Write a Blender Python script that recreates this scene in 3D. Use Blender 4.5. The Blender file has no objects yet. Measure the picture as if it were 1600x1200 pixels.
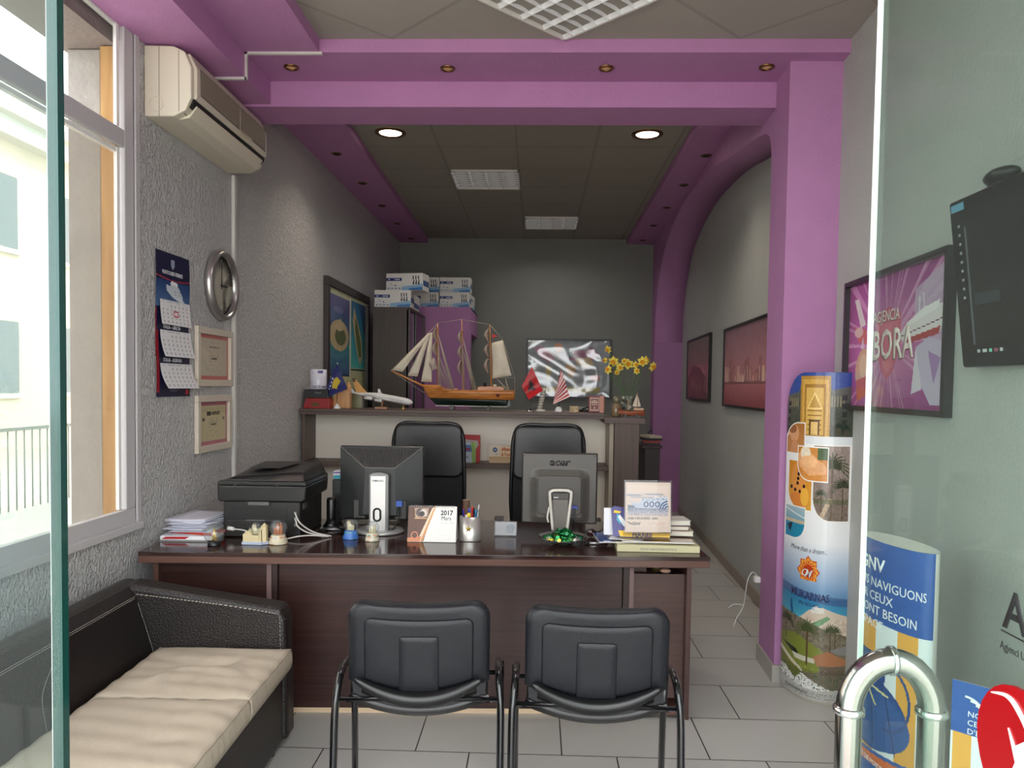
import bpy, bmesh, math, random
import numpy as np
from mathutils import Vector, Matrix
random.seed(7)
PI = math.pi
scene = bpy.context.scene
COL = scene.collection

# ---------------------------------------------------------------- camera, world, exposure
def make_camera():
    f = 1190.0
    a = math.atan(38 / f); p = math.atan(46 / f); t = 0.014
    fw = Vector((-math.sin(a) * math.cos(p), math.cos(a) * math.cos(p), -math.sin(p)))
    r = Vector((math.cos(a), math.sin(a), 0)); u = r.cross(fw)
    r2 = math.cos(t) * r + math.sin(t) * u
    u2 = -math.sin(t) * r + math.cos(t) * u
    cd = bpy.data.cameras.new('camera'); co = bpy.data.objects.new('camera', cd); COL.objects.link(co)
    m = Matrix((r2, u2, -fw)).transposed().to_4x4(); m.translation = (0, 0, 1.5)
    co.matrix_world = m
    cd.sensor_fit = 'HORIZONTAL'; cd.sensor_width = 36.0; cd.lens = f / 1600 * 36.0
    cd.shift_y = 49 / 1600; cd.clip_start = 0.05; cd.clip_end = 200
    scene.camera = co
make_camera()
world = bpy.data.worlds.new('daylight'); scene.world = world; world.use_nodes = True
bg = world.node_tree.nodes['Background']; bg.inputs['Color'].default_value = (0.96, 0.98, 1.0, 1); bg.inputs['Strength'].default_value = 2.7
sun = bpy.data.lights.new('sun', 'SUN'); sun.energy = 1.3; sun.color = (1.0, .95, .86); sun.angle = .01
so = bpy.data.objects.new('sun', sun); COL.objects.link(so); so.rotation_euler = Vector((-.75, .10, -.65)).to_track_quat('-Z', 'Y').to_euler()
vs = scene.view_settings; scene.display_settings.display_device = 'sRGB'
vs.view_transform = 'Standard'; vs.look = 'None'; vs.gamma = 1.0; vs.use_curve_mapping = False; vs.exposure = 1.12
try:
    scene.cycles.use_denoising = True; scene.cycles.max_bounces = 10; scene.cycles.transparent_max_bounces = 16
    scene.cycles.diffuse_bounces = 6; scene.cycles.caustics_reflective = False; scene.cycles.caustics_refractive = False
except Exception:
    pass

# ---------------------------------------------------------------- helpers
def lin(c):
    return tuple(((v / 255) / 12.92 if v / 255 <= .04045 else ((v / 255 + .055) / 1.055) ** 2.4) for v in c)
MATS = {}
def mat(name, rgb=(200, 200, 200), rough=.55, metal=0.0, bump=0.0, bscale=60.0, var=0.0, vscale=8.0, emit=0.0, coat=0.0, spec=.5, alpha=1.0):
    if name in MATS: return MATS[name]
    m = bpy.data.materials.new(name); m.use_nodes = True; nt = m.node_tree; N = nt.nodes
    b = N['Principled BSDF']; c = (*lin(rgb), 1)
    b.inputs['Base Color'].default_value = c; b.inputs['Roughness'].default_value = rough; b.inputs['Metallic'].default_value = metal
    b.inputs['Specular IOR Level'].default_value = spec
    if coat: b.inputs['Coat Weight'].default_value = coat; b.inputs['Coat Roughness'].default_value = .08
    if emit: b.inputs['Emission Color'].default_value = c; b.inputs['Emission Strength'].default_value = emit
    if alpha < 1: b.inputs['Alpha'].default_value = alpha
    tc = N.new('ShaderNodeTexCoord')
    if var:
        n = N.new('ShaderNodeTexNoise'); n.inputs['Scale'].default_value = vscale; n.inputs['Detail'].default_value = 4
        nt.links.new(tc.outputs['Object'], n.inputs['Vector'])
        r = N.new('ShaderNodeMapRange'); r.inputs[1].default_value = .3; r.inputs[2].default_value = .7; r.inputs[3].default_value = 1 - var; r.inputs[4].default_value = 1 + var
        nt.links.new(n.outputs['Fac'], r.inputs[0])
        mx = N.new('ShaderNodeVectorMath'); mx.operation = 'SCALE'; mx.inputs[0].default_value = c[:3]
        nt.links.new(r.outputs[0], mx.inputs['Scale']); nt.links.new(mx.outputs[0], b.inputs['Base Color'])
    if bump:
        n = N.new('ShaderNodeTexNoise'); n.inputs['Scale'].default_value = bscale; n.inputs['Detail'].default_value = 3
        nt.links.new(tc.outputs['Object'], n.inputs['Vector'])
        bp = N.new('ShaderNodeBump'); bp.inputs['Strength'].default_value = min(1, bump); bp.inputs['Distance'].default_value = .01 * max(1, bump)
        nt.links.new(n.outputs['Fac'], bp.inputs['Height']); nt.links.new(bp.outputs['Normal'], b.inputs['Normal'])
    MATS[name] = m
    return m
def wood(name, c1, c2, rough=.35, axis=0, scale=3.0, stretch=14.0, spec=.5):
    if name in MATS: return MATS[name]
    m = bpy.data.materials.new(name); m.use_nodes = True; nt = m.node_tree; N = nt.nodes; b = N['Principled BSDF']
    b.inputs['Roughness'].default_value = rough; b.inputs['Specular IOR Level'].default_value = spec
    tc = N.new('ShaderNodeTexCoord'); mp = N.new('ShaderNodeMapping')
    s = [scale * stretch] * 3; s[axis] = scale; mp.inputs['Scale'].default_value = s
    n = N.new('ShaderNodeTexNoise'); n.inputs['Scale'].default_value = 1.0; n.inputs['Detail'].default_value = 6
    cr = N.new('ShaderNodeValToRGB'); cr.color_ramp.elements[0].position = .3; cr.color_ramp.elements[1].position = .72
    cr.color_ramp.elements[0].color = (*lin(c1), 1); cr.color_ramp.elements[1].color = (*lin(c2), 1)
    nt.links.new(tc.outputs['Object'], mp.inputs[0]); nt.links.new(mp.outputs[0], n.inputs['Vector']); nt.links.new(n.outputs['Fac'], cr.inputs[0]); nt.links.new(cr.outputs[0], b.inputs['Base Color'])
    MATS[name] = m; return m
def glass(name, tint=(255, 255, 255), refl=1.0, base=0.0, rough=0.0, ior=1.45):
    # thin pane: mirror by Fresnel over clear, optionally a little milky
    if name in MATS: return MATS[name]
    m = bpy.data.materials.new(name); m.use_nodes = True; nt = m.node_tree; N = nt.nodes
    for n in list(N): N.remove(n)
    o = N.new('ShaderNodeOutputMaterial'); tr = N.new('ShaderNodeBsdfTransparent'); tr.inputs[0].default_value = (*lin(tint), 1)
    gl = N.new('ShaderNodeBsdfGlossy'); gl.inputs['Roughness'].default_value = rough
    # Schlick reflectance, the same from both sides of the pane
    fr = N.new('ShaderNodeLayerWeight'); fr.inputs['Blend'].default_value = .5
    pw = N.new('ShaderNodeMath'); pw.operation = 'POWER'; pw.inputs[1].default_value = 5
    r0 = ((ior - 1) / (ior + 1)) ** 2
    ml = N.new('ShaderNodeMath'); ml.operation = 'MULTIPLY_ADD'; ml.inputs[1].default_value = (1 - r0) * refl; ml.inputs[2].default_value = r0 * refl
    mx = N.new('ShaderNodeMixShader')
    nt.links.new(fr.outputs['Facing'], pw.inputs[0]); nt.links.new(pw.outputs[0], ml.inputs[0]); nt.links.new(ml.outputs[0], mx.inputs[0])
    if base:
        df = N.new('ShaderNodeBsdfDiffuse'); df.inputs[0].default_value = (.8, .8, .8, 1); m2 = N.new('ShaderNodeMixShader'); m2.inputs[0].default_value = base
        nt.links.new(tr.outputs[0], m2.inputs[1]); nt.links.new(df.outputs[0], m2.inputs[2]); nt.links.new(m2.outputs[0], mx.inputs[1])
    else:
        nt.links.new(tr.outputs[0], mx.inputs[1])
    nt.links.new(gl.outputs[0], mx.inputs[2]); nt.links.new(mx.outputs[0], o.inputs[0])
    MATS[name] = m; return m

class G:
    """collects geometry; build() links it as one mesh object"""
    def __init__(s): s.v = []; s.f = []; s.sm = []
    def add(s, vs, fs, smooth=False):
        o = len(s.v); s.v += [tuple(v) for v in vs]
        for f in fs: s.f.append([i + o for i in f]); s.sm.append(smooth)
        return s
    def box(s, x0, x1, y0, y1, z0, z1, M=None):
        vs = [Vector((x, y, z)) for z in (z0, z1) for y in (y0, y1) for x in (x0, x1)]
        if M is not None: vs = [M @ v for v in vs]
        return s.add(vs, [(0, 2, 3, 1), (4, 5, 7, 6), (0, 1, 5, 4), (2, 6, 7, 3), (0, 4, 6, 2), (1, 3, 7, 5)])
    def prism(s, pts, axis, a0, a1, M=None, smooth=False):
        # pts: 2-D outline in the other two axes (in xyz order)
        n = len(pts); vs = []
        for a in (a0, a1):
            for p, q in pts:
                v = [(a, p, q), (p, a, q), (p, q, a)][axis]; vs.append(Vector(v))
        if M is not None: vs = [M @ v for v in vs]
        fs = [list(range(n))[::-1], list(range(n, 2 * n))]
        s.add(vs, fs, False)
        o = len(s.v) - 2 * n
        for i in range(n):
            j = (i + 1) % n; s.f.append([o + i, o + j, o + n + j, o + n + i]); s.sm.append(smooth)
        return s
    def tube(s, pts, r, n=10, closed=False, caps=True, flat=None):
        P = [Vector(p) for p in pts]; m = len(P); R = r if isinstance(r, (list, tuple)) else [r] * m
        T = []
        for i in range(m):
            a = P[(i - 1) % m] if (closed or i > 0) else P[i]; b = P[(i + 1) % m] if (closed or i < m - 1) else P[i]
            T.append((b - a).normalized())
        up = Vector((0, 0, 1)) if abs(T[0].z) < .9 else Vector((0, 1, 0))
        nrm = (up - T[0] * up.dot(T[0])).normalized(); vs = []
        for i in range(m):
            if i: nrm = (nrm - T[i] * nrm.dot(T[i])); nrm = nrm.normalized() if nrm.length > 1e-6 else T[i].orthogonal().normalized()
            bn = T[i].cross(nrm)
            for k in range(n):
                a = 2 * PI * k / n; ca, sa = math.cos(a), math.sin(a)
                if flat: sa *= flat
                vs.append(P[i] + (nrm * ca + bn * sa) * R[i])
        fs = []
        for i in range(m if closed else m - 1):
            j = (i + 1) % m
            for k in range(n):
                l = (k + 1) % n; fs.append((i * n + k, i * n + l, j * n + l, j * n + k))
        s.add(vs, fs, True)
        if caps and not closed:
            o = len(s.v) - len(vs)
            s.f.append([o + k for k in range(n)][::-1]); s.sm.append(False)
            s.f.append([o + (m - 1) * n + k for k in range(n)]); s.sm.append(False)
        return s
    def cyl(s, p0, p1, r0, r1=None, n=16): return s.tube([p0, p1], [r0, r1 if r1 is not None else r0], n)
    def lathe(s, prof, c=(0, 0, 0), n=24, sx=1, sy=1, M=None, cap=True):
        vs = []
        for r, z in prof:
            for k in range(n):
                a = 2 * PI * k / n; vs.append(Vector((r * math.cos(a) * sx, r * math.sin(a) * sy, z)))
        if M is not None: vs = [M @ v for v in vs]
        vs = [v + Vector(c) for v in vs]
        fs = [(i * n + k, i * n + (k + 1) % n, (i + 1) * n + (k + 1) % n, (i + 1) * n + k) for i in range(len(prof) - 1) for k in range(n)]
        s.add(vs, fs, True); o = len(s.v) - len(vs); L = len(prof) - 1
        if cap and prof[0][0] > 1e-5: s.f.append([o + k for k in range(n)][::-1]); s.sm.append(False)
        if cap and prof[L][0] > 1e-5: s.f.append([o + L * n + k for k in range(n)]); s.sm.append(False)
        return s
    def ball(s, c, r, n=16, sx=1, sy=1, sz=1, M=None):
        h = n // 2; pr = [(r * math.sin(PI * i / h), -r * sz * math.cos(PI * i / h)) for i in range(h + 1)]
        return s.lathe(pr, c, n, sx, sy, M)
    def grid(s, fn, nu, nv, smooth=True, thick=0.0):
        # fn(u,v) -> point, u,v in 0..1
        P = [[Vector(fn(i / nu, j / nv)) for i in range(nu + 1)] for j in range(nv + 1)]
        vs = [p for row in P for p in row]; w = nu + 1
        fs = [(j * w + i, j * w + i + 1, (j + 1) * w + i + 1, (j + 1) * w + i) for j in range(nv) for i in range(nu)]
        if not thick: return s.add(vs, fs, smooth)
        back = []
        for j in range(nv + 1):
            for i in range(nu + 1):
                du = P[j][min(i + 1, nu)] - P[j][max(i - 1, 0)]; dv = P[min(j + 1, nv)][i] - P[max(j - 1, 0)][i]
                back.append(P[j][i] - du.cross(dv).normalized() * thick)
        n = len(vs); s.add(vs + back, fs + [tuple(reversed([q + n for q in f])) for f in fs], smooth)
        o = len(s.v) - 2 * n
        edge = [i for i in range(w)] + [j * w + nu for j in range(1, nv + 1)] + [nv * w + i for i in range(nu - 1, -1, -1)] + [j * w for j in range(nv - 1, 0, -1)]
        for a, b in zip(edge, edge[1:] + edge[:1]):
            s.f.append([o + a, o + a + n, o + b + n, o + b]); s.sm.append(False)
        return s
    def build(s, name, m, parent=None, bevel=0.0, seg=2, sub=0, fix=True):
        me = bpy.data.meshes.new(name); me.from_pydata(s.v, [], s.f)
        me.polygons.foreach_set('use_smooth', s.sm)
        if fix:
            bm = bmesh.new(); bm.from_mesh(me); bmesh.ops.recalc_face_normals(bm, faces=bm.faces); bm.to_mesh(me); bm.free()
        me.materials.append(m); me.update()
        o = bpy.data.objects.new(name, me); COL.objects.link(o)
        if parent is not None: o.parent = parent
        if bevel:
            b = o.modifiers.new('bevel', 'BEVEL'); b.width = bevel; b.segments = seg; b.limit_method = 'ANGLE'; b.angle_limit = math.radians(40)
        if sub:
            q = o.modifiers.new('sub', 'SUBSURF'); q.levels = sub; q.render_levels = sub
        return o
def bx(x0, x1, y0, y1, z0, z1): return G().box(x0, x1, y0, y1, z0, z1)
def rrect(x0, x1, z0, z1, r, n=6):
    out = []
    for cx, cz, a0 in ((x1 - r, z1 - r, 0), (x0 + r, z1 - r, 90), (x0 + r, z0 + r, 180), (x1 - r, z0 + r, 270)):
        for i in range(n + 1):
            a = math.radians(a0 + 90 * i / n); out.append((cx + r * math.cos(a), cz + r * math.sin(a)))
    return out
def tag(o, label, cat, group=None, kind=None):
    o['label'] = label; o['category'] = cat
    if group: o['group'] = group
    if kind: o['kind'] = kind
    return o
def thing(name, label, cat, loc=(0, 0, 0), rz=0.0, group=None):
    o = bpy.data.objects.new(name, None); COL.objects.link(o); o.empty_display_size = .05
    o.location = loc; o.rotation_euler = (0, 0, rz); return tag(o, label, cat, group)
def struct(o): o['kind'] = 'structure'; return o
def dup(root, loc, rz=None, label=None, group=None):
    def cp(o, par):
        c = o.copy(); COL.objects.link(c)
        if par is not None: c.parent = par
        for ch in [q for q in o.children]: cp(ch, c)
        return c
    kids = cp(root, None); kids.location = loc
    if rz is not None: kids.rotation_euler = (0, 0, rz)
    if label: kids['label'] = label
    if group: kids['group'] = group
    return kids
def smooth_path(pts, n=8):
    P = [Vector(p) for p in pts]; out = []
    for i in range(len(P) - 1):
        p0 = P[max(i - 1, 0)]; p1 = P[i]; p2 = P[i + 1]; p3 = P[min(i + 2, len(P) - 1)]
        for k in range(n):
            t = k / n; out.append(.5 * ((2 * p1) + (p2 - p0) * t + (2 * p0 - 5 * p1 + 4 * p2 - p3) * t * t + (3 * p1 - p0 - 3 * p2 + p3) * t ** 3))
    out.append(P[-1]); return out

# text lettering as real thin meshes, laid out by a mapping (u right, v up, n out) -> point
def text(s, size, fn, m, parent, name='lettering', align='LEFT', xs=1.0, bold=0.0, shear=0.0, spacing=1.0, th=.0004):
    cu = bpy.data.curves.new(name, 'FONT'); cu.body = s; cu.size = size; cu.align_x = align; cu.offset = bold * size; cu.shear = shear
    cu.space_character = spacing; cu.resolution_u = 2; cu.extrude = 0
    tmp = bpy.data.objects.new('tmp', cu); COL.objects.link(tmp)
    dg = bpy.context.evaluated_depsgraph_get(); me = bpy.data.meshes.new_from_object(tmp.evaluated_get(dg)); me.name = name
    bpy.data.objects.remove(tmp); bpy.data.curves.remove(cu)
    bm = bmesh.new(); bm.from_mesh(me)
    bmesh.ops.remove_doubles(bm, verts=bm.verts, dist=1e-6)
    if th > 0:
        r = bmesh.ops.extrude_face_region(bm, geom=list(bm.faces)); 
        for g in r['geom']:
            if isinstance(g, bmesh.types.BMVert): g.co.z += th
    for v in bm.verts: v.co = Vector(fn(v.co.x * xs, v.co.y, v.co.z + .0003))
    bmesh.ops.recalc_face_normals(bm, faces=bm.faces)
    bm.to_mesh(me); bm.free(); me.materials.clear(); me.materials.append(m)
    o = bpy.data.objects.new(name, me); COL.objects.link(o)
    if parent is not None: o.parent = parent
    return o

# printed pictures: a small rasteriser whose pixels become the cells of a mesh grid on the real surface
class Pic:
    def __init__(s, w, h, bg=(255, 255, 255)):
        s.w, s.h = w, h; s.a = np.zeros((h, w, 3)); s.a[:] = bg
        s.y, s.x = np.mgrid[0:h, 0:w] + .5
    def put(s, mask, c, al=1.0):
        c = np.array(c, float)
        if c.ndim == 3: s.a[mask] = s.a[mask] * (1 - al) + c[mask] * al
        else: s.a[mask] = s.a[mask] * (1 - al) + c * al
        return s
    def rect(s, x0, y0, x1, y1, c, al=1.0): return s.put((s.x >= x0) & (s.x < x1) & (s.y >= y0) & (s.y < y1), c, al)
    def ell(s, cx, cy, rx, ry, c, al=1.0): return s.put(((s.x - cx) / rx) ** 2 + ((s.y - cy) / ry) ** 2 < 1, c, al)
    def pmask(s, pts):
        m = np.zeros((s.h, s.w), bool); n = len(pts)
        for i in range(n):
            x0, y0 = pts[i]; x1, y1 = pts[(i + 1) % n]
            if y0 == y1: continue
            c = ((y0 > s.y) != (y1 > s.y)) & (s.x < (x1 - x0) * (s.y - y0) / (y1 - y0) + x0); m ^= c
        return m
    def poly(s, pts, c, al=1.0): return s.put(s.pmask(pts), c, al)
    def line(s, x0, y0, x1, y1, w, c, al=1.0):
        dx, dy = x1 - x0, y1 - y0; L = max(1e-6, dx * dx + dy * dy); t = np.clip(((s.x - x0) * dx + (s.y - y0) * dy) / L, 0, 1)
        return s.put(np.hypot(s.x - x0 - t * dx, s.y - y0 - t * dy) < w / 2, c, al)
    def vgrad(s, x0, y0, x1, y1, c0, c1):
        t = np.clip((s.y - y0) / max(1, (y1 - y0)), 0, 1)[..., None]; c = np.array(c0) * (1 - t) + np.array(c1) * t
        return s.put((s.x >= x0) & (s.x < x1) & (s.y >= y0) & (s.y < y1), c)
    def noise(s, mask, amp, sc=4, seed=1):
        r = np.random.RandomState(seed); g = r.rand(int(s.h / sc) + 3, int(s.w / sc) + 3)
        yy = s.y / sc; xx = s.x / sc; iy = yy.astype(int); ix = xx.astype(int); fy = yy - iy; fx = xx - ix
        v = (g[iy, ix] * (1 - fx) + g[iy, ix + 1] * fx) * (1 - fy) + (g[iy + 1, ix] * (1 - fx) + g[iy + 1, ix + 1] * fx) * fy
        s.a += ((v - .5) * 2 * amp * mask)[..., None]; s.n = v; return s
    def scribble(s, x0, y0, x1, y1, c, rows, seed=3, fill=.6, h=1):
        r = random.Random(seed); dy = (y1 - y0) / rows
        for i in range(rows):
            x = x0; y = y0 + (i + .5) * dy
            while x < x1:
                w = r.uniform(1, 4)
                if r.random() < fill: s.rect(x, y - h / 2, min(x + w, x1), y + h / 2, c)
                x += w + 1
        return s
    def sheet(s, name, fn, parent=None, rough=.5, drop=None, coat=0.0, spec=.4):
        # fn(u,v): u 0..1 left-right, v 0..1 top-down -> point ; drop: mask of cells left out
        w, h = s.w, s.h; U, V = np.meshgrid(np.arange(w + 1) / w, np.arange(h + 1) / h)
        co = np.array([fn(u, v) for u, v in zip(U.ravel(), V.ravel())], dtype=np.float32)
        j, i = np.mgrid[0:h, 0:w]; a = (j * (w + 1) + i)
        keep = np.ones((h, w), bool) if drop is None else ~drop
        a = a[keep].ravel(); q = np.stack([a + w + 1, a + w + 2, a + 1, a], 1); n = len(a)
        me = bpy.data.meshes.new(name); me.vertices.add(len(co)); me.vertices.foreach_set('co', co.ravel())
        me.loops.add(4 * n); me.loops.foreach_set('vertex_index', q.ravel().astype(np.int32)); me.polygons.add(n)
        me.polygons.foreach_set('loop_start', np.arange(n, dtype=np.int32) * 4)
        me.update(calc_edges=True); me.validate()
        c = np.clip(s.a[keep].reshape(-1, 3) / 255, 0, 1); c = np.where(c <= .04045, c / 12.92, ((c + .055) / 1.055) ** 2.4)
        c4 = np.concatenate([c, np.ones((n, 1))], 1).repeat(4, 0).astype(np.float32)
        at = me.color_attributes.new('print', 'FLOAT_COLOR', 'CORNER'); at.data.foreach_set('color', c4.ravel())
        key = 'print_%d_%d_%d' % (rough * 100, coat * 100, spec * 100)
        if key not in MATS:
            m = bpy.data.materials.new(key); m.use_nodes = True; b = m.node_tree.nodes['Principled BSDF']; b.inputs['Roughness'].default_value = rough
            b.inputs['Specular IOR Level'].default_value = spec
            if coat: b.inputs['Coat Weight'].default_value = coat; b.inputs['Coat Roughness'].default_value = .05
            an = m.node_tree.nodes.new('ShaderNodeAttribute'); an.attribute_name = 'print'; m.node_tree.links.new(an.outputs['Color'], b.inputs['Base Color']); MATS[key] = m
        me.materials.append(MATS[key])
        me.polygons.foreach_set('use_smooth', [True] * n)
        o = bpy.data.objects.new(name, me); COL.objects.link(o)
        if parent is not None: o.parent = parent
        return o
def XR(y): return 1.50 + .045 * (y - 3.9)      # right wall surface
def XL(y): return -1.785 + .008 * (y - 3.4)    # left wall surface

# ---------------------------------------------------------------- materials
PURPLE = mat('purple_paint', (176, 122, 168), .7, bump=.25, bscale=90, var=.03)
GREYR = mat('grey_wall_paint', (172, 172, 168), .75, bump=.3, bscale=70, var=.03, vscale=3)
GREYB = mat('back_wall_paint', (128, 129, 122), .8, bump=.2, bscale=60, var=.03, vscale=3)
def stucco():
    m = mat('stucco', (192, 189, 189), .40, spec=.5); nt = m.node_tree; N = nt.nodes; b = N['Principled BSDF']
    tc = N.new('ShaderNodeTexCoord'); mp = N.new('ShaderNodeMapping'); mp.inputs['Scale'].default_value = (1, 1, .62)
    n = N.new('ShaderNodeTexNoise'); n.inputs['Scale'].default_value = 75; n.inputs['Detail'].default_value = 2; n.inputs['Distortion'].default_value = .6
    cr = N.new('ShaderNodeValToRGB'); cr.color_ramp.elements[0].position = .45; cr.color_ramp.elements[1].position = .62
    bp = N.new('ShaderNodeBump'); bp.inputs['Strength'].default_value = .9; bp.inputs['Distance'].default_value = .010
    nt.links.new(tc.outputs['Object'], mp.inputs[0]); nt.links.new(mp.outputs[0], n.inputs['Vector']); nt.links.new(n.outputs['Fac'], cr.inputs[0]); nt.links.new(cr.outputs[0], bp.inputs['Height']); nt.links.new(bp.outputs['Normal'], b.inputs['Normal'])
    return m
STUCCO = stucco()
WENGE = wood('wenge', (40, 22, 20), (64, 38, 33), .33, 0, 2.2, 40)
WENGE_EDGE = wood('wenge_edge', (88, 60, 52), (104, 74, 64), .3, 0, 2.2, 30)
WENGE_V = wood('wenge_dark_upright', (38, 24, 22), (52, 34, 30), .4, 2, 2.2, 30)
TAUPE = wood('taupe_wood', (84, 66, 58), (100, 80, 70), .45, 0, 2, 20)
TAUPE_V = wood('taupe_wood_upright', (84, 66, 58), (100, 80, 70), .45, 2, 2, 20)
LAM = mat('white_laminate', (244, 234, 218), .4)
WHITE = mat('white_plastic', (225, 222, 216), .4)
CREAM = mat('cream_plastic', (214, 205, 186), .42)
BLACK = mat('black_plastic', (13, 13, 14), .3)
BLACKM = mat('matte_black', (16, 16, 17), .6)
DGREY = mat('dark_grey_plastic', (34, 34, 36), .45)
SILVER = mat('silver_plastic', (196, 196, 198), .28, .6)
STEEL = mat('stainless_steel', (170, 168, 165), .16, 1.0)
CHROME = mat('chrome', (220, 220, 220), .08, 1.0)
PAPER = mat('paper_white', (236, 236, 240), .6)
RED = mat('red_print', (176, 30, 34), .5)
BLUE = mat('navy_print', (40, 48, 110), .5)
INK = mat('black_ink', (25, 25, 28), .6)
GREYINK = mat('grey_ink', (110, 110, 115), .6)
CLEAR = glass('clear_glass')

# ================================================================ SETTING
def tiles_floor():
    m = mat('floor_tiles', (150, 148, 142), .28, spec=.45); nt = m.node_tree; N = nt.nodes; b = N['Principled BSDF']
    tc = N.new('ShaderNodeTexCoord'); mp = N.new('ShaderNodeMapping'); mp.inputs['Location'].default_value = (.253, -3.051, 0)
    br = N.new('ShaderNodeTexBrick'); br.offset = .37; br.inputs['Scale'].default_value = 1; br.inputs['Brick Width'].default_value = .6; br.inputs['Row Height'].default_value = .3905
    br.inputs['Mortar Size'].default_value = .0028; br.inputs['Mortar Smooth'].default_value = .1; br.inputs['Bias'].default_value = 0
    br.inputs['Color1'].default_value = (*lin((192, 190, 185)), 1); br.inputs['Color2'].default_value = (*lin((186, 184, 179)), 1); br.inputs['Mortar'].default_value = (*lin((58, 54, 50)), 1)
    nt.links.new(tc.outputs['Object'], mp.inputs[0]); nt.links.new(mp.outputs[0], br.inputs['Vector']); nt.links.new(br.outputs['Color'], b.inputs['Base Color'])
    bp = N.new('ShaderNodeBump'); bp.invert = True; bp.inputs['Distance'].default_value = .002; nt.links.new(br.outputs['Fac'], bp.inputs['Height']); nt.links.new(bp.outputs[0], b.inputs['Normal'])
    return m
def tiles_ceiling(name, rot, loc, col=(170, 163, 155)):
    m = mat(name, col, .85); nt = m.node_tree; N = nt.nodes; b = N['Principled BSDF']
    tc = N.new('ShaderNodeTexCoord'); mp = N.new('ShaderNodeMapping'); mp.vector_type = 'TEXTURE'
    mp.inputs['Rotation'].default_value = (0, 0, rot); mp.inputs['Location'].default_value = loc
    br = N.new('ShaderNodeTexBrick'); br.offset = 0; br.inputs['Scale'].default_value = 1; br.inputs['Brick Width'].default_value = .6; br.inputs['Row Height'].default_value = .6
    br.inputs['Mortar Size'].default_value = .010; br.inputs['Mortar Smooth'].default_value = .0
    c = lin(col); br.inputs['Color1'].default_value = (*c, 1); br.inputs['Color2'].default_value = (*[v * .96 for v in c], 1); br.inputs['Mortar'].default_value = (*[v * .80 for v in c], 1)
    nt.links.new(tc.outputs['Object'], mp.inputs[0]); nt.links.new(mp.outputs[0], br.inputs['Vector']); nt.links.new(br.outputs['Color'], b.inputs['Base Color'])
    n = N.new('ShaderNodeTexNoise'); n.inputs['Scale'].default_value = 160; nt.links.new(tc.outputs['Object'], n.inputs['Vector'])
    ad = N.new('ShaderNodeMath'); ad.operation = 'MULTIPLY_ADD'; ad.inputs[1].default_value = .25; nt.links.new(n.outputs['Fac'], ad.inputs[0]); nt.links.new(br.outputs['Fac'], ad.inputs[2])
    bp = N.new('ShaderNodeBump'); bp.invert = True; bp.inputs['Distance'].default_value = .004; nt.links.new(ad.outputs[0], bp.inputs['Height']); nt.links.new(bp.outputs[0], b.inputs['Normal'])
    return m
struct(bx(-1.95, 2.2, .2, 9.75, -.08, 0).build('floor', tiles_floor()))
# back ceiling (panels square to the room) and front ceiling (panels on the diagonal)
struct(bx(-1.95, 2.0, 4.30, 9.75, 3.335, 3.45).build('ceiling', tiles_ceiling('ceiling_tiles', 0, (-.18, 5.32, 0), (150, 144, 134))))
struct(bx(-1.95, 2.0, .2, 4.0, 3.20, 3.45).build('ceiling_front', tiles_ceiling('ceiling_tiles_diagonal', PI / 4, (.11, 3.794, 0), (158, 152, 144))))
# walls
def wallpoly(name, pts, z0, z1, m): return struct(G().prism(pts, 2, z0, z1).build(name, m))
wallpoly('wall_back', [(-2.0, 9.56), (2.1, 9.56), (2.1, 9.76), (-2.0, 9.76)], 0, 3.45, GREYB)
wallpoly('wall_right', [(XR(.2), .2), (XR(.2) + .2, .2), (XR(9.75) + .2, 9.75), (XR(9.75), 9.75)], 0, 3.45, GREYR)
W0, W1, WZ0, WZ1 = .95, 3.335, .865, 3.085      # window opening
g = G(); g.prism([(XL(3.4) - .085, W1), (XL(3.4), W1), (XL(9.75), 9.75), (XL(9.75) - .085, 9.75)], 2, 0, 3.45)
g.prism([(-1.985, .2), (-1.785, .2), (-1.785, W1), (-1.985, W1)], 2, 0, WZ0); g.prism([(-1.985, .2), (-1.785, .2), (-1.785, W1), (-1.985, W1)], 2, WZ1, 3.45)
g.prism([(-1.985, .2), (-1.785, .2), (-1.785, W0), (-1.985, W0)], 2, WZ0, WZ1)
struct(g.build('wall_left', STUCCO))
# shop-front header and side strips above and beside the doorway behind the camera
g = G(); g.box(-1.985, 1.6, .0, .2, 3.0, 3.45); struct(g.build('wall_front', GREYR))
# beam over the middle of the room, stepped, with the two dropped boxes at the left
g = G()
g.box(-1.472, 1.52, 3.80, 4.18, 3.135, 3.26)            # upper step
g.box(-1.80, 1.262, 4.16, 4.44, 3.0, 3.40)             # lower step
struct(g.build('trim_1', PURPLE))
g = G(); g.box(-1.80, -1.47, .2, 4.17, 3.012, 3.26); g.box(-1.475, -1.10, .2, 3.801, 3.1355, 3.26)
struct(g.build('trim_2', PURPLE))
g = G(); g.prism([(1.238, 3.90), (XR(3.9) + .01, 3.90), (XR(4.20) + .01, 4.20), (1.254, 4.20)], 2, 0, 3.40); struct(g.build('trim_3', PURPLE))
# side soffits of the back room
g = G(); g.prism([(-1.80, 4.4), (-1.335, 4.4), (-1.385, 9.58), (-1.80, 9.58)], 2, 3.275, 3.40); struct(g.build('trim_4', PURPLE))
g = G(); g.prism([(1.06, 4.4), (1.7, 4.4), (1.85, 9.58), (1.085, 9.58)], 2, 3.275, 3.40); struct(g.build('trim_5', PURPLE))
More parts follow.
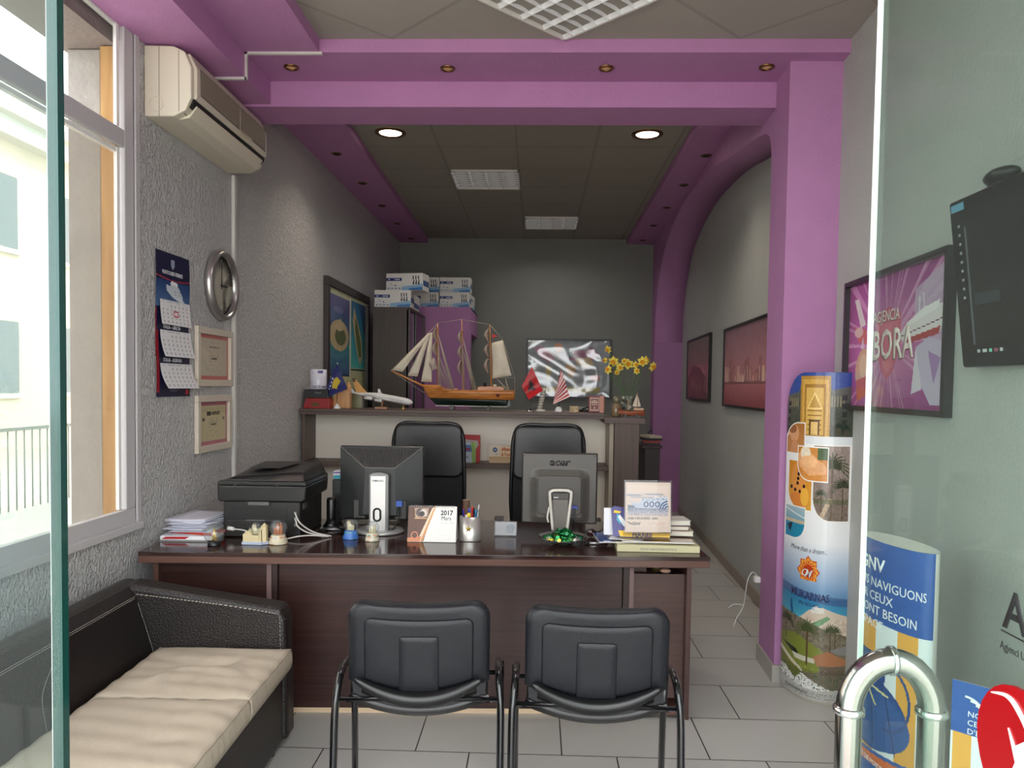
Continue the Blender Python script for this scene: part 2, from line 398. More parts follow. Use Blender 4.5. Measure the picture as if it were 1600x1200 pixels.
# arched purple panel standing proud of the right wall
def XP(y): return 1.262 + .031 * (y - 4.45)
def arch():
    g = G(); A = [(4.44, 3.30)]; N = 40
    curve = smooth_path([(4.225, 2.55, 0), (4.24, 2.80, 0), (4.34, 2.92, 0), (4.7, 2.99, 0), (5.26, 3.07, 0), (6.0, 3.18, 0), (6.9, 3.235, 0), (7.5, 3.215, 0), (8.09, 3.14, 0), (8.62, 2.98, 0), (9.0, 2.72, 0), (9.18, 2.42, 0), (9.24, 2.05, 0)], 5)
    A = [(4.195, 3.32), (4.195, 0), (4.225, 0)] + [(q.x, q.y) for q in curve] + [(9.24, 0), (9.57, 0), (9.57, 3.32)]
    n = len(A); vs = [(XP(y), y, z) for y, z in A] + [(XR(y) + .02, y, z) for y, z in A]
    g.add(vs, [list(range(n)), list(range(n, 2 * n))[::-1]]); o = 0
    for i in range(n):
        j = (i + 1) % n; g.f.append([i, j, n + j, n + i]); g.sm.append(3 <= i < n - 4)
    return struct(g.build('trim_6', PURPLE))
arch()
# skirting
TAUPEP = mat('skirting_stone', (150, 138, 126), .5)
g = G(); g.prism([(XR(4.24) - .014, 4.24), (XR(4.24), 4.24), (XR(9.24), 9.24), (XR(9.24) - .014, 9.24)], 2, 0, .085); struct(g.build('baseboard_right', TAUPEP))
g = G(); g.prism([(1.226, 3.888), (1.31, 3.888), (1.25, 3.9), (1.256, 4.225), (1.262, 4.23), (1.243, 4.23)], 2, 0, .09)
g.prism([(1.31, 3.888), (XR(3.9), 3.888), (XR(3.9), 3.9), (1.31, 3.9)], 2, 0, .09)
struct(g.build('baseboard_pillar', mat('skirting_grey', (168, 164, 156), .5)))
g = G(); g.prism([(XL(3.5), 3.5), (XL(3.5) + .012, 3.5), (XL(9.5) + .012, 9.5), (XL(9.5), 9.5)], 2, 0, .085); struct(g.build('baseboard_left', TAUPEP))
# WC cubicle in the back left corner, with a door opening in its right side
g = G(); g.box(-1.75, -.755, 8.55, 8.65, 0, 2.375)
g.box(-.855, -.755, 8.65, 8.72, 0, 2.375); g.box(-.855, -.755, 8.72, 9.565, 2.09, 2.375); g.box(-1.75, -.755, 8.6, 9.565, 2.36, 2.375)
struct(g.build('wall_cubicle', PURPLE))

# window in the left wall
WF = mat('window_frame_paint', (190, 186, 188), .4)
def window():
    w = bpy.data.objects.new('window_1', None); COL.objects.link(w); struct(w); w['kind'] = 'structure'
    X0, X1 = -1.818, -1.806
    g = G(); t = .055
    g.box(X0, X1 + .02, W0, W1 - .0, WZ0, WZ0 + .07); g.box(X0, X1 + .02, W0, W1, WZ1 - .06, WZ1)
    g.box(X0, X1 + .02, W1 - .075, W1, WZ0 + .07, WZ1 - .06); g.box(X0, X1 + .02, W0, W0 + .06, WZ0 + .07, WZ1 - .06)
    g.box(X0, X1 + .02, W0 + .06, W1 - .075, 2.50, 2.575); g.box(X0, X1 + .02, 2.02, 2.09, WZ0 + .07, WZ1 - .06)
    g.build('window_frame', WF, w, bevel=.004)
    g = G(); P = mat('white_bright_frame', (236, 234, 232), .35)
    for y0, y1, z0, z1 in ((2.1, W1 - .09, WZ0 + .075, 2.49), (2.1, W1 - .09, 2.585, WZ1 - .065)):
        g.box(X0 + .004, X0 + .018, y1 - .022, y1, z0, z1); g.box(X0 - .004, X0 + .016, y0, y1, z1 - .018, z1)
    g.build('sash', P, w)
    g = G(); g.box(X0 + .006, X0 + .009, W0 + .06, W1 - .08, WZ0 + .07, 2.50); g.box(X0 + .006, X0 + .009, W0 + .06, W1 - .08, 2.575, WZ1 - .06)
    g.build('pane', glass('window_glass', (250, 252, 251), .4), w)
    g = G(); g.box(X0 + .012, X0 + .013, W0 + .06, W1 - .08, WZ0 + .07, 2.50)
    g.build('screen', glass('perforated_film', (232, 230, 226), .1, .07), w)
    g = G(); g.box(-1.80, -1.765, W0 - .05, W1 + .035, WZ0 - .03, WZ0 + .004); g.build('window_sill', WF, w, bevel=.004)
    g = G(); g.box(-1.80, -1.776, W1, W1 + .032, WZ0 + .004, 3.012); g.build('casing', mat('casing_paint', (186, 182, 184), .6, bump=.3, bscale=40), w)
window()

# what stands outside the window
CONC = mat('rough_concrete', (150, 143, 138), .9, bump=.6, bscale=30, var=.07, vscale=6)
g = G(); g.box(-2.07, -1.928, 3.32, 3.80, -.1, 2.94); tag(g.build('concrete_pier', CONC), 'rough grey concrete pier standing outside the window, beside the wooden board', 'pillar')
g = G(); g.box(-2.10, -1.99, .3, 3.80, 2.945, 3.5); g.box(-1.99, -1.84, .96, 3.33, 2.945, 3.08); g.box(-1.99, -1.875, 3.33, 3.80, 2.945, 3.5); tag(g.build('concrete_lintel', mat('dark_concrete', (132, 120, 114), .9, bump=.6, bscale=25)), 'dark concrete beam over the outside of the window', 'beam')
g = G(); g.box(-1.906, -1.832, 3.285, 3.315, .6, 2.94); tag(g.build('wooden_board', wood('raw_pine', (150, 106, 56), (184, 142, 88), .7, 2, 2, 12)), 'upright raw yellow wooden board outside the window next to the pier', 'board')
g = G(); g.box(-1.926, -1.832, 3.317, 3.333, .6, 2.94); tag(g.build('dark_gap_strip', BLACKM), 'black strip added for the shaded gap beside the yellow wooden board outside the window', 'strip')  # added black strip in place of the shaded gap between board and pier
struct(bx(-40, 40, -30, .2, -.12, -.02).build('ground', mat('pavement', (196, 190, 182), .9, bump=.4, bscale=20)))
struct(bx(-40, -1.99, .2, 40, -.12, -.02).build('ground', mat('pavement')))
def facade(name, x0, x1, y0, y1, h, c, label, rows, cols):
    t = thing(name, label, 'building', ((x0 + x1) / 2, y0, 0)); hw = (x1 - x0) / 2; D = y1 - y0
    bx(-hw, hw, 0, D, -.02, h).build('wall', mat('plaster_%d_%d' % (c[0], c[2]), c, .85, var=.05, vscale=.6), t)
    for r in range(rows):
        for k in range(cols):
            y = D * (k + .5) / cols; z = 1.2 + r * 3
            w = bx(hw - .02, hw + .05, y - .55, y + .55, z, z + 1.5).build('window', mat('shutter', (120, 128, 132), .4), t)
            bx(hw - .02, hw + .09, y - .62, y + .62, z - .1, z).build('window_ledge', mat('ledge', (210, 204, 196), .8), w)
    bx(-hw, hw + .35, -.1, D + .1, h, h + .25).build('cornice', mat('ledge'), t)
facade('apartment_building', -19, -11, 9.0, 19.0, 6.4, (222, 208, 190), 'cream apartment block across the street with grey windows, seen through the window', 2, 4)
facade('apartment_building', -24, -16, 20.0, 34.0, 9.4, (214, 214, 208), 'taller pale green-grey block farther along the street', 3, 5)
def fence():
    t = thing('railing', 'low metal railing along the far pavement seen through the window', 'railing', (-6.0, 6, -.02)); R_ = mat('railing_paint', (120, 124, 120), .5)
    bx(-.02, .02, 0, 7, .92, .96).build('top_rail', R_, t); g = G()
    for i in range(50): g.cyl((0, .07 + i * .14, 0), (0, .07 + i * .14, .92), .008, n=6)
    g.build('balusters', R_, t)
fence()

# glass leaves of the open door, one at each side of the doorway
EDGEL = mat('green_glass_edge', (14, 62, 56), .1, spec=.8)
def door(name, x, hand):
    d = bpy.data.objects.new(name, None); COL.objects.link(d); struct(d); d.location = (x, 0, 0)
    y0, y1 = .28, 1.190 if hand == 'R' else 1.135
    g = G(); g.box(-.004, .004, y0, y1 - .002, .02, 2.62)
    g.build('pane', glass('door_glass', (234, 245, 240), .5, .015, ior=1.5) if hand == 'R' else glass('door_glass_left', (240, 250, 249), .8, .04, ior=1.5), d)
    g = G(); g.box(-.0042, .0042, y1 - .0015, y1, .02, 2.62)
    if hand == 'R': g.build('glass_edge', mat('polished_edge', (236, 236, 234), .15, spec=.8), d)
    else:
        g = G(); g.box(-.0075, .0085, y1 - .016, y1, .02, 2.62); g.build('glass_edge', EDGEL, d)
        g = G(); g.box(-.0085, -.0075, y1 - .016, y1, .02, 2.62); g.build('edge_seal', WHITE, d)
    return d
dl = door('door_1', -.722, 'L'); dr = door('door_2', .51, 'R')
def pull():
    t = thing('pull_handle', 'large polished steel tube pull handle arched over the edge of the right glass door', 'door handle', (.51, 1.085, 0))
    t.parent = dr; t.location = (0, 1.085, 0)
    for k in ('label', 'category'):
        del t[k]
    r = .0178; w = .058; zt = 1.045; g = G()
    pts = [(-w, 0, .55), (-w, 0, zt)] + [(-w * math.cos(PI * i / 16), 0, zt + w * 1.25 * math.sin(PI * i / 16)) for i in range(1, 16)] + [(w, 0, zt), (w, 0, .55)]
    g.tube(pts, r, 28); g.build('tube', STEEL, t)
    g = G()
    for s_ in (-w, w): g.lathe([(r, -.006), (r + .0035, -.004), (r + .0035, .004), (r, .006)], (s_, 0, zt), 28)
    M = Matrix.Rotation(PI / 2, 4, 'Y'); g.lathe([(r, -.004), (r + .003, -.003), (r + .003, .003), (r, .004)], (0, 0, zt + w * 1.25), 28, M=M)
    g.lathe([(0, -.03), (.012, -.03), (.012, .03), (0, .03)], (-w + .026, 0, .62), 16, M=M); g.lathe([(0, -.03), (.012, -.03), (.012, .03), (0, .03)], (w - .026, 0, .62), 16, M=M)
    g.build('collar', CHROME, t)
pull()
# stickers on the right door leaf
def leaf(u, v, n): return (.51 - .0065 - n, .860 - u, v)     # u towards the camera
def sticker_a():
    t = thing('door_sticker', 'dark block lettering sticker with thin underline on the right glass door', 'sticker', (0, 0, 0))
    f = lambda y0, z0: (lambda u, v, n: (.51 - .0065 - n, y0 - u, z0 + v))
    text('AGJENCIA', .057, f(.823, 1.251), INK, t, xs=1.0, bold=.02)
    g = G(); g.box(.5030, .5036, .45, .827, 1.2445, 1.246); g.build('underline', INK, t)
    text('Agjenci Udhetimi e Turistike', .012, f(.827, 1.226), INK, t, xs=.9)
sticker_a()
def heart():
    t = thing('heart_sticker', 'glossy red heart sticker with a white curved line on the right glass door', 'sticker', (0, 0, 0))
    pts = []
    for i in range(64):
        a = 2 * PI * i / 64; x = 16 * math.sin(a) ** 3; y = 13 * math.cos(a) - 5 * math.cos(2 * a) - 2 * math.cos(3 * a) - math.cos(4 * a)
        pts.append((.719 - x * .0086, 1.094 + y * .0086))
    G().prism(pts, 0, .4990, .5036).build('heart', mat('gloss_red', (168, 14, 22), .2, coat=.3), t)
    W_ = mat('white_vinyl', (240, 232, 234), .4); g = G()
    arc = [(.4985, .855 - .05 * math.sin(a) , 1.11 + .062 * math.cos(a)) for a in [x * .1 for x in range(0, 16)]]
    g.tube(smooth_path([(.4985, .832, 1.175), (.4985, .805, 1.182), (.4985, .786, 1.176), (.4985, .765, 1.155), (.4985, .745, 1.11)], 6), [.0008 + .0022 * math.sin(PI * i / 24) for i in range(25)], 8)
    g.prism([(.80, 1.150), (.788, 1.136), (.77, 1.150), (.765, 1.10), (.80, 1.088), (.786, 1.12)], 0, .4975, .4992)
    g.build('white_swoosh', W_, t)
heart()

# ================================================================ LAMPS
TUBE = mat('lamp_tube', (255, 252, 246), .4, emit=300.0)
REFL = mat('mirror_louvre', (244, 245, 248), .25, .25)
BRASS = mat('brass_ring', (120, 84, 52), .3, .9)
def area(name, loc, sx, sy, power, color, parent):
    l = bpy.data.lights.new(name, 'AREA'); l.shape = 'RECTANGLE'; l.size = sx; l.size_y = sy; l.energy = power; l.color = color; l.spread = math.radians(150)
    o = bpy.data.objects.new(name, l); COL.objects.link(o); o.location = loc; o.parent = parent; return o
def louvre(loc, rz, label, power, tubes=4):
    t = thing('fluorescent_light', label, 'ceiling light', loc, rz, 'recessed fluorescent lights in the ceiling')
    h = .295; g = G()
    for a in (0, 1):
        for s_ in (-1, 1):
            lo, hi = (s_ * h, s_ * (h - .012)) if s_ > 0 else (-h, -h + .012)
            lo, hi = min(lo, hi), max(lo, hi)
            g.box(*((lo, hi, -h, h) if a else (-h, h, lo, hi)), -.016, .012)
    g.build('frame', WHITE, t)
    g = G(); n = 4
    for i in range(n):                                              # long curved reflectors between the tubes
        x0 = -h + .012 + i * (2 * h - .024) / n; x1 = x0 + (2 * h - .024) / n
        prof = [(x0 + (x1 - x0) * k / 10, -.004 + .05 * math.sin(PI * k / 10)) for k in range(11)]
        g.add([(x, y, z - .012) for y in (-h + .012, h - .012) for x, z in prof], [(k, k + 1, 11 + k + 1, 11 + k) for k in range(10)], True)
    g.build('reflector', REFL, t, fix=False)
    g = G()
    for k in range(1, 8):                                           # cross blades
        y = -h + k * 2 * h / 8
        for i in range(n):
            x0 = -h + .012 + i * (2 * h - .024) / n; x1 = x0 + (2 * h - .024) / n; pr = []
            for q in range(9):
                u = q / 8; pr.append((x0 + (x1 - x0) * u, -.018 + .020 * abs(2 * u - 1) ** 0 * (.35 + .65 * math.sin(PI * u))))
            pts = [(x0, -.018), (x1, -.018)] + [(x, z) for x, z in pr[::-1]]
            g.prism(pts, 1, y - .0012, y + .0012)
    g.build('louvre_blades', REFL, t)
    for i in range(n):
        x = -h + .012 + (i + .5) * (2 * h - .024) / n
        G().cyl((x, -h + .02, .012), (x, h - .02, .012), .009, n=10).build('tube', TUBE, t)
    area('lamp_glow', (0, 0, -.03), .55, .55, power, (1, .97, .93), t)
    return t
louvre((.11, 3.368, 3.199), PI / 4, 'nearest fluorescent light, set diagonally in the front ceiling', 3)
louvre((-.475, 6.84, 3.334), 0, 'square fluorescent light in the back ceiling, the nearer one left of the middle', 3)
louvre((.135, 8.62, 3.334), 0, 'square fluorescent light in the back ceiling, the farthest one from the camera', 3)
def downlight(loc, label, grp, r=.085, power=10, on=7.0, lamp=True):
    t = thing('downlight', label, 'downlight', loc, 0, grp)
    G().lathe([(r * .72, -.002), (r * .78, -.009), (r, -.007), (r * 1.02, 0)], n=32, cap=False).build('ring', BRASS, t)
    G().lathe([(0, -.006), (r * .3, -.007), (r * .74, -.001)], n=24).build('lens', mat('lens_%d' % int(on * 10), (255, 244, 224) if lamp else (150, 112, 74), .3, emit=on), t)
    if lamp:
        l = bpy.data.lights.new('lamp', 'SPOT'); l.energy = power; l.color = (1, .9, .74); l.spot_size = math.radians(130); l.spot_blend = .8; l.shadow_soft_size = .05
        o = bpy.data.objects.new('lamp', l); COL.objects.link(o); o.parent = t; o.location = (0, 0, -.02)
    return t
downlight((-1.095, 5.60, 3.334), 'large lit round downlight at the left, just behind the purple beam', 'large lit downlights in the back ceiling', .112, 19)
downlight((.772, 5.615, 3.334), 'large lit round downlight at the right, just behind the purple beam', 'large lit downlights in the back ceiling', .112, 19)
nm = ['leftmost', 'second from left', 'third from left', 'rightmost']
for i, (x, y) in enumerate([(-1.295, 3.97), (-.484, 3.985), (.33, 3.98), (1.14, 3.965)]):
    downlight((x, y, 3.1345), 'small brass spotlight under the purple beam, %s of the four' % nm[i], 'spotlights in the beam', .038, 1.0, .2, False)
nm = ['nearest', 'second nearest', 'middle', 'second farthest', 'farthest']
def spot(x, y, side, i):
    t = thing('recessed_spot', 'unlit tiny black spotlight in the %s purple ceiling border, %s of its five' % (side, nm[i]), 'spotlight', (x, y, 3.2745), 0, 'spots in the %s ceiling border' % side)
    G().lathe([(.026, -.001), (.03, -.006), (.040, -.005), (.042, 0)], n=20, cap=False).build('ring', BRASS, t)
    G().lathe([(0, -.002), (.027, -.003)], n=16).build('lens', BLACKM, t)
for i, (x, y) in enumerate([(-1.572, 5.91), (-1.568, 6.77), (-1.565, 7.61), (-1.565, 8.445), (-1.56, 9.285)]): spot(x, y, 'left', i)
for i, (x, y) in enumerate([(1.262, 5.92), (1.258, 6.77), (1.254, 7.61), (1.249, 8.448), (1.247, 9.29)]): spot(x, y, 'right', i)

# ================================================================ LEFT WALL
def aircon():
    t = thing('air_conditioner', 'cream split air conditioner with a torn front grille on the left wall', 'air conditioner', (-1.784, 3.42, 2.69))
    L = .93; D = .215; H = .315
    prof = [(0, .0), (D * .62, .0), (D * .88, .028), (D, .085), (D, .22), (D * .86, .288), (D * .62, .312), (0, H)]
    G().prism(prof, 1, 0, L).build('body', CREAM, t, bevel=.006)
    # raised front panel with grille
    G().prism([(D - .004, .082), (D + .014, .092), (D + .013, .225), (D * .90, .292), (D * .84, .284), (D - .006, .222)], 1, .03, L - .015).build('front_panel', CREAM, t, bevel=.004)
    g = G(); n = 30
    for seg in ((.07, .52), (.545, L - .04)):
        for k in range(n):
            z = .118 + k * .0037
            g.box(D + .0135, D + .0165, seg[0], seg[1], z, z + .0014)
    g.build('grille', mat('grille_slats', (176, 164, 146), .5), t)
    g = G(); g.box(D + .012, D + .0145, .065, .525, .112, .232); g.box(D + .012, D + .0145, .54, L - .035, .112, .232); g.build('grille_backing', mat('grille_dark', (96, 88, 78), .7), t)
    G().prism([(D * .80, .018), (D + .002, .066), (D + .004, .083), (D - .01, .083)], 1, .02, L - .02).build('louvre_gap', BLACKM, t)
    G().prism([(D * .56, -.002), (D * .86, .010), (D + .004, .056), (D + .002, .064), (D * .84, .024), (D * .56, .004)], 1, .05, L - .05).build('louvre_flap', CREAM, t, bevel=.002)
    g = G(); g.box(.02, D * .9, -.0015, .0, .03, .30)
    M = Matrix.Rotation(-PI / 2, 4, 'X')
    G().tube([(.055 + .032 * math.cos(a), -.0005, .055 + .032 * math.sin(a)) for a in [2 * PI * k / 24 for k in range(24)]], .0018, 6, closed=True).build('knockout_cap', CREAM, t)
    g = G(); g.box(.068, .070, -.0015, .001, .0, .31); g.box(.158, .160, -.0015, .001, .02, .292); g.build('seam', mat('seam_shadow_plastic', (130, 122, 108), .6), t)
    # torn strip of the grille
    G().add([(D + .017, .50, .118), (D + .03, .54, .098), (D + .034, .60, .092), (D + .028, .66, .10), (D + .017, .68, .118), (D + .02, .59, .112)], [(0, 1, 2, 5), (5, 2, 3, 4)]).build('torn_grille_edge', mat('bright_cream', (240, 228, 204), .35), t, fix=False)
aircon()
def trunk():
    T = mat('trunking', (205, 200, 196), .4)
    tag(bx(-1.778, -1.758, 4.385, 4.415, .4, 2.692).build('cable_trunking', T, bevel=.002), 'vertical white plastic cable trunking on the left wall below the air conditioner', 'cable trunking')
    g = G(); g.box(-1.74, -1.462, 3.79, 3.806, 3.000, 3.012); g.box(-1.47, -1.458, 3.79, 3.806, 3.000, 3.135); g.box(-1.47, -1.085, 3.79, 3.806, 3.123, 3.135)
    tag(g.build('cable_trunking', T), 'thin white cable trunking stepping across the purple ceiling boxes', 'cable trunking')
trunk()
def wall_l(y0, z0):      # frame of reference on the left wall: u along +Y, v up, n out of the wall
    return lambda u, v, n=0: (XL(y0 + u) + n, y0 + u, z0 + v)
def mini_calendar(p, x0, y0, x1, y1, box=False):
    p.rect(x0, y0, x1, y1, (226, 224, 226)); p.scribble(x0 + 8, y0 + 2, x1 - 10, y0 + 4, (120, 120, 130), 1, 5, .8)
    cw = (x1 - x0 - 6) / 7; rh = (y1 - y0 - 7) / 5
    for r in range(5):
        for c in range(7):
            if r == 0 and c < 2: continue
            cx = x0 + 3 + c * cw + cw * .3; cy = y0 + 7 + r * rh
            col = (170, 60, 70) if c == 6 else (90, 90, 100)
            p.rect(cx, cy, cx + 1.6, cy + rh * .55, col); p.rect(cx + 2.4, cy, cx + 3.8, cy + rh * .55, col, .7)
    if box:
        bxx, byy = x0 + 4 + 3 * cw, y0 + 6 + rh * 2 - 1
        p.rect(bxx - 2, byy - 2, bxx + cw + 1, byy + rh + 1, (186, 40, 50)); p.rect(bxx, byy, bxx + cw - 1, byy + rh - 1, (230, 220, 222))
def wallcal():
    t = thing('wall_calendar', 'tall navy ferry company wall calendar with three month pads on the left wall', 'calendar', (0, 0, 0))
    W, H = .335, .69; f = wall_l(3.505, 1.425)
    p = Pic(100, 206, (24, 28, 62)); p.vgrad(0, 40, 100, 78, (28, 56, 110), (88, 120, 160)); p.rect(0, 0, 100, 32, (22, 24, 58))
    for x in range(100): p.rect(x, 30, x + 1, 34 + 4 * math.sin(x / 32.), (22, 24, 58)); p.rect(x, 34 + 4 * math.sin(x / 32.), x + 1, 35.4 + 4 * math.sin(x / 32.), (170, 40, 50))
    p.poly([(28, 46), (40, 47), (44, 42), (66, 47), (78, 60), (80, 70), (46, 62), (30, 54)], (200, 206, 214)); p.poly([(40, 44), (62, 46), (62, 41), (44, 39)], (232, 234, 238))
    p.poly([(46, 60), (80, 68), (100, 82), (100, 78), (80, 64)], (220, 226, 232), .8); p.line(52, 38, 52, 32, 1, (210, 210, 214)); p.scribble(50, 52, 74, 60, (70, 80, 110), 2, 4)
    p.rect(0, 80, 8, 200, (150, 34, 44)); p.rect(3, 80, 8, 112, (24, 28, 62))
    p.scribble(34, 196, 66, 199, (170, 170, 186), 1, 2, .9); p.rect(86, 196, 96, 203, (190, 40, 44))
    p.sheet('backing_card', lambda u, v: (f(u * W, H * (1 - v), .007 + .003 * math.sin(v * 9))), t, .35)
    lt = lambda y, z: (lambda u, v, n: f(y + u, z + v, .0115 + n))
    text('VENTOURIS FERRIES', .026, lt(.050, .585), PAPER, t, xs=.88)
    G().prism([(f(.14, .62)[1], 2.085), (f(.175, .62)[1], 2.085), (f(.175, .6)[1], 2.055), (f(.1575, .6)[1], 2.038), (f(.14, .6)[1], 2.055)], 0, XL(3.6) + .0105, XL(3.6) + .0115).build('crest', mat('crest_print', (150, 156, 180), .5), t)
    for k, (zt, zb, s_) in enumerate(((.462, .345, ''), (.318, .192, 'ITALIA - GRECIA'), (.160, .040, 'ITALIA - ALBANIA'))):
        q = Pic(90, 40); mini_calendar(q, 0, 0, 90, 40, k == 0); hh = zt - zb; w_ = .30 + .012 * k
        q.sheet('month_pad', (lambda zt, hh, w_, k: lambda u, v: f(.026 + u * w_ + (.012 * k) * v * v, zt - v * hh, .014 + (.010 + .009 * k) * v ** 2))(zt, hh, w_, k), t, .6)
        if s_: text(s_, .026, lt(.060, zt + .008), PAPER, t, xs=.9)
wallcal()
def clock():
    t = thing('wall_clock', 'round silver-rimmed wall clock with a pale face on the left wall', 'clock', (-1.779, 4.215, 2.035), 0)
    M = Matrix.Rotation(PI / 2, 4, 'Y'); R_ = .193
    G().lathe([(R_ - .03, 0), (R_, .002), (R_ + .004, .02), (R_ - .006, .042), (R_ - .026, .044), (R_ - .032, .012)], n=48, M=M, cap=False).build('rim', mat('brushed_silver', (178, 174, 172), .28, .85), t)
    G().lathe([(0, .014), (R_ - .028, .014)], n=48, M=M).build('face', mat('clock_face', (196, 190, 174), .5), t)
    g = G()
    for k in range(12):
        a = k * PI / 6; c, s_ = math.cos(a), math.sin(a); g.cyl((.0148, s_ * .128, c * .128), (.0148, s_ * .145, c * .145), .0022, n=6)
    g.build('hour_mark', GREYINK, t)
    G().prism([(-.004, -.02), (.004, -.02), (.002, .115), (-.002, .115)], 0, .016, .0175).build('hand', INK, t)
    g = G(); g.prism([(-.02, -.005), (-.02, .005), (.07, .003), (.07, -.003)], 0, .018, .0195); g.build('hand', INK, t)
    G().lathe([(0, .030), (R_ - .03, .030)], n=48, M=M).build('cover_glass', glass('clock_glass', refl=.6), t)
clock()
def cert(y0, z0, w, h, label, pink, paper, head):
    t = thing('framed_certificate', label, 'certificate', (0, 0, 0), 0, 'framed certificates below the clock'); f = wall_l(y0, z0); b = .036
    FR = mat('frame_cream', (206, 194, 178), .35); X = XL(y0 + w / 2)
    g = G()
    for a0, a1, c0, c1 in ((0, w, 0, b), (0, w, h - b, h), (0, b, b, h - b), (w - b, w, b, h - b)): g.box(X, X + .022, y0 + a0, y0 + a1, z0 + c0, z0 + c1)
    g.build('frame', FR, t, bevel=.003)
    bx(X, X + .006, y0 + b, y0 + w - b, z0 + b, z0 + h - b).build('mount', mat('mount_%d' % pink[0], pink, .6), t)
    p = Pic(60, 70, paper); p.scribble(8, 6, 52, 10, (150, 140, 120), 1, 4, .5); p.scribble(20, 14, 42, 18, INKc, 1, 2, .95, 2)
    if head: p.rect(14, 12, 24, 20, (30, 28, 26)); p.scribble(26, 12, 46, 20, (50, 46, 40), 2, 3, .95, 3); p.rect(4, 24, 9, 30, (40, 38, 34)); p.rect(52, 24, 57, 30, (120, 116, 90))
    p.scribble(18, 26, 42, 44, (110, 100, 88), 5, 6, .7); p.scribble(14, 48, 46, 62, (140, 132, 118), 4, 8, .5); p.rect(24, 36, 36, 39, (60, 54, 48))
    p.sheet('paper', lambda u, v: (X + .008, y0 + b + .022 + u * (w - 2 * b - .044), z0 + h - b - .02 - v * (h - 2 * b - .04)), t, .6)
    bx(X + .012, X + .014, y0 + b, y0 + w - b, z0 + b, z0 + h - b).build('glass', glass('picture_glass', refl=.5), t)
INKc = (60, 54, 50)
cert(3.905, 1.475, .455, .315, 'cream framed certificate with salmon pink mount, the upper one under the clock', (206, 120, 112), (200, 186, 166), False)
cert(3.905, 1.122, .437, .305, 'cream framed certificate with purple-pink mount, the lower one of the pair', (186, 112, 128), (206, 190, 150), True)
def islands():
    t = thing('framed_travel_poster', 'dark-framed poster of two islands from the air on the left wall of the back room', 'poster', (0, 0, 0))
    y0, y1, z0, z1 = 6.23, 7.80, 1.05, 2.385; X = XL(7); b = .07; g = G()
    for a in ((y0, y1, z0, z0 + b), (y0, y1, z1 - b, z1), (y0, y0 + b, z0 + b, z1 - b), (y1 - b, y1, z0 + b, z1 - b)): g.box(X - .01, X + .035, *a)
    g.build('frame', mat('dark_brown_frame', (44, 32, 30), .4), t, bevel=.003)
    p = Pic(150, 140, (196, 196, 158)); p.vgrad(4, 6, 78, 86, (78, 82, 130), (64, 128, 138)); p.noise((p.x < 78) & (p.y < 86) & (p.x > 4), 18, 9, 2)
    p.vgrad(4, 52, 78, 86, (62, 140, 138), (60, 84, 128)); p.ell(40, 46, 34, 16, (186, 166, 128)); p.ell(44, 47, 20, 9, (96, 104, 70)); p.poly([(20, 38), (44, 28), (60, 38), (40, 42)], (196, 176, 138))
    p.rect(4, 6, 78, 22, (84, 84, 132)); p.ell(36, 20, 18, 3, (150, 160, 190), .5); p.noise((p.x < 78) & (p.y > 58) & (p.y < 86), 22, 3, 5)
    p.vgrad(84, 4, 146, 78, (50, 110, 150), (90, 190, 184)); p.poly([(96, 10), (112, 26), (128, 44), (134, 64), (122, 74), (108, 60), (98, 42), (90, 26)], (196, 178, 140)); p.poly([(102, 20), (114, 34), (126, 50), (128, 64), (118, 66), (108, 50), (100, 34)], (104, 116, 70))
    p.poly([(112, 4), (146, 4), (146, 44)], (44, 76, 126), .7); p.rect(78, 0, 81, 140, (220, 220, 200)); p.rect(4, 86, 78, 88, (40, 60, 84)); p.rect(84, 79, 146, 81, (60, 90, 80))
    p.vgrad(0, 88, 150, 140, (206, 200, 150), (110, 160, 140)); p.rect(70, 88, 71, 140, (150, 150, 110)); p.rect(84, 92, 146, 93, (170, 168, 124)); p.noise(p.y > 88, 8, 6, 9)
    p.sheet('print', lambda u, v: (X + .012, y0 + b + u * (y1 - y0 - 2 * b), z1 - b - v * (z1 - z0 - 2 * b)), t, .35)
islands()

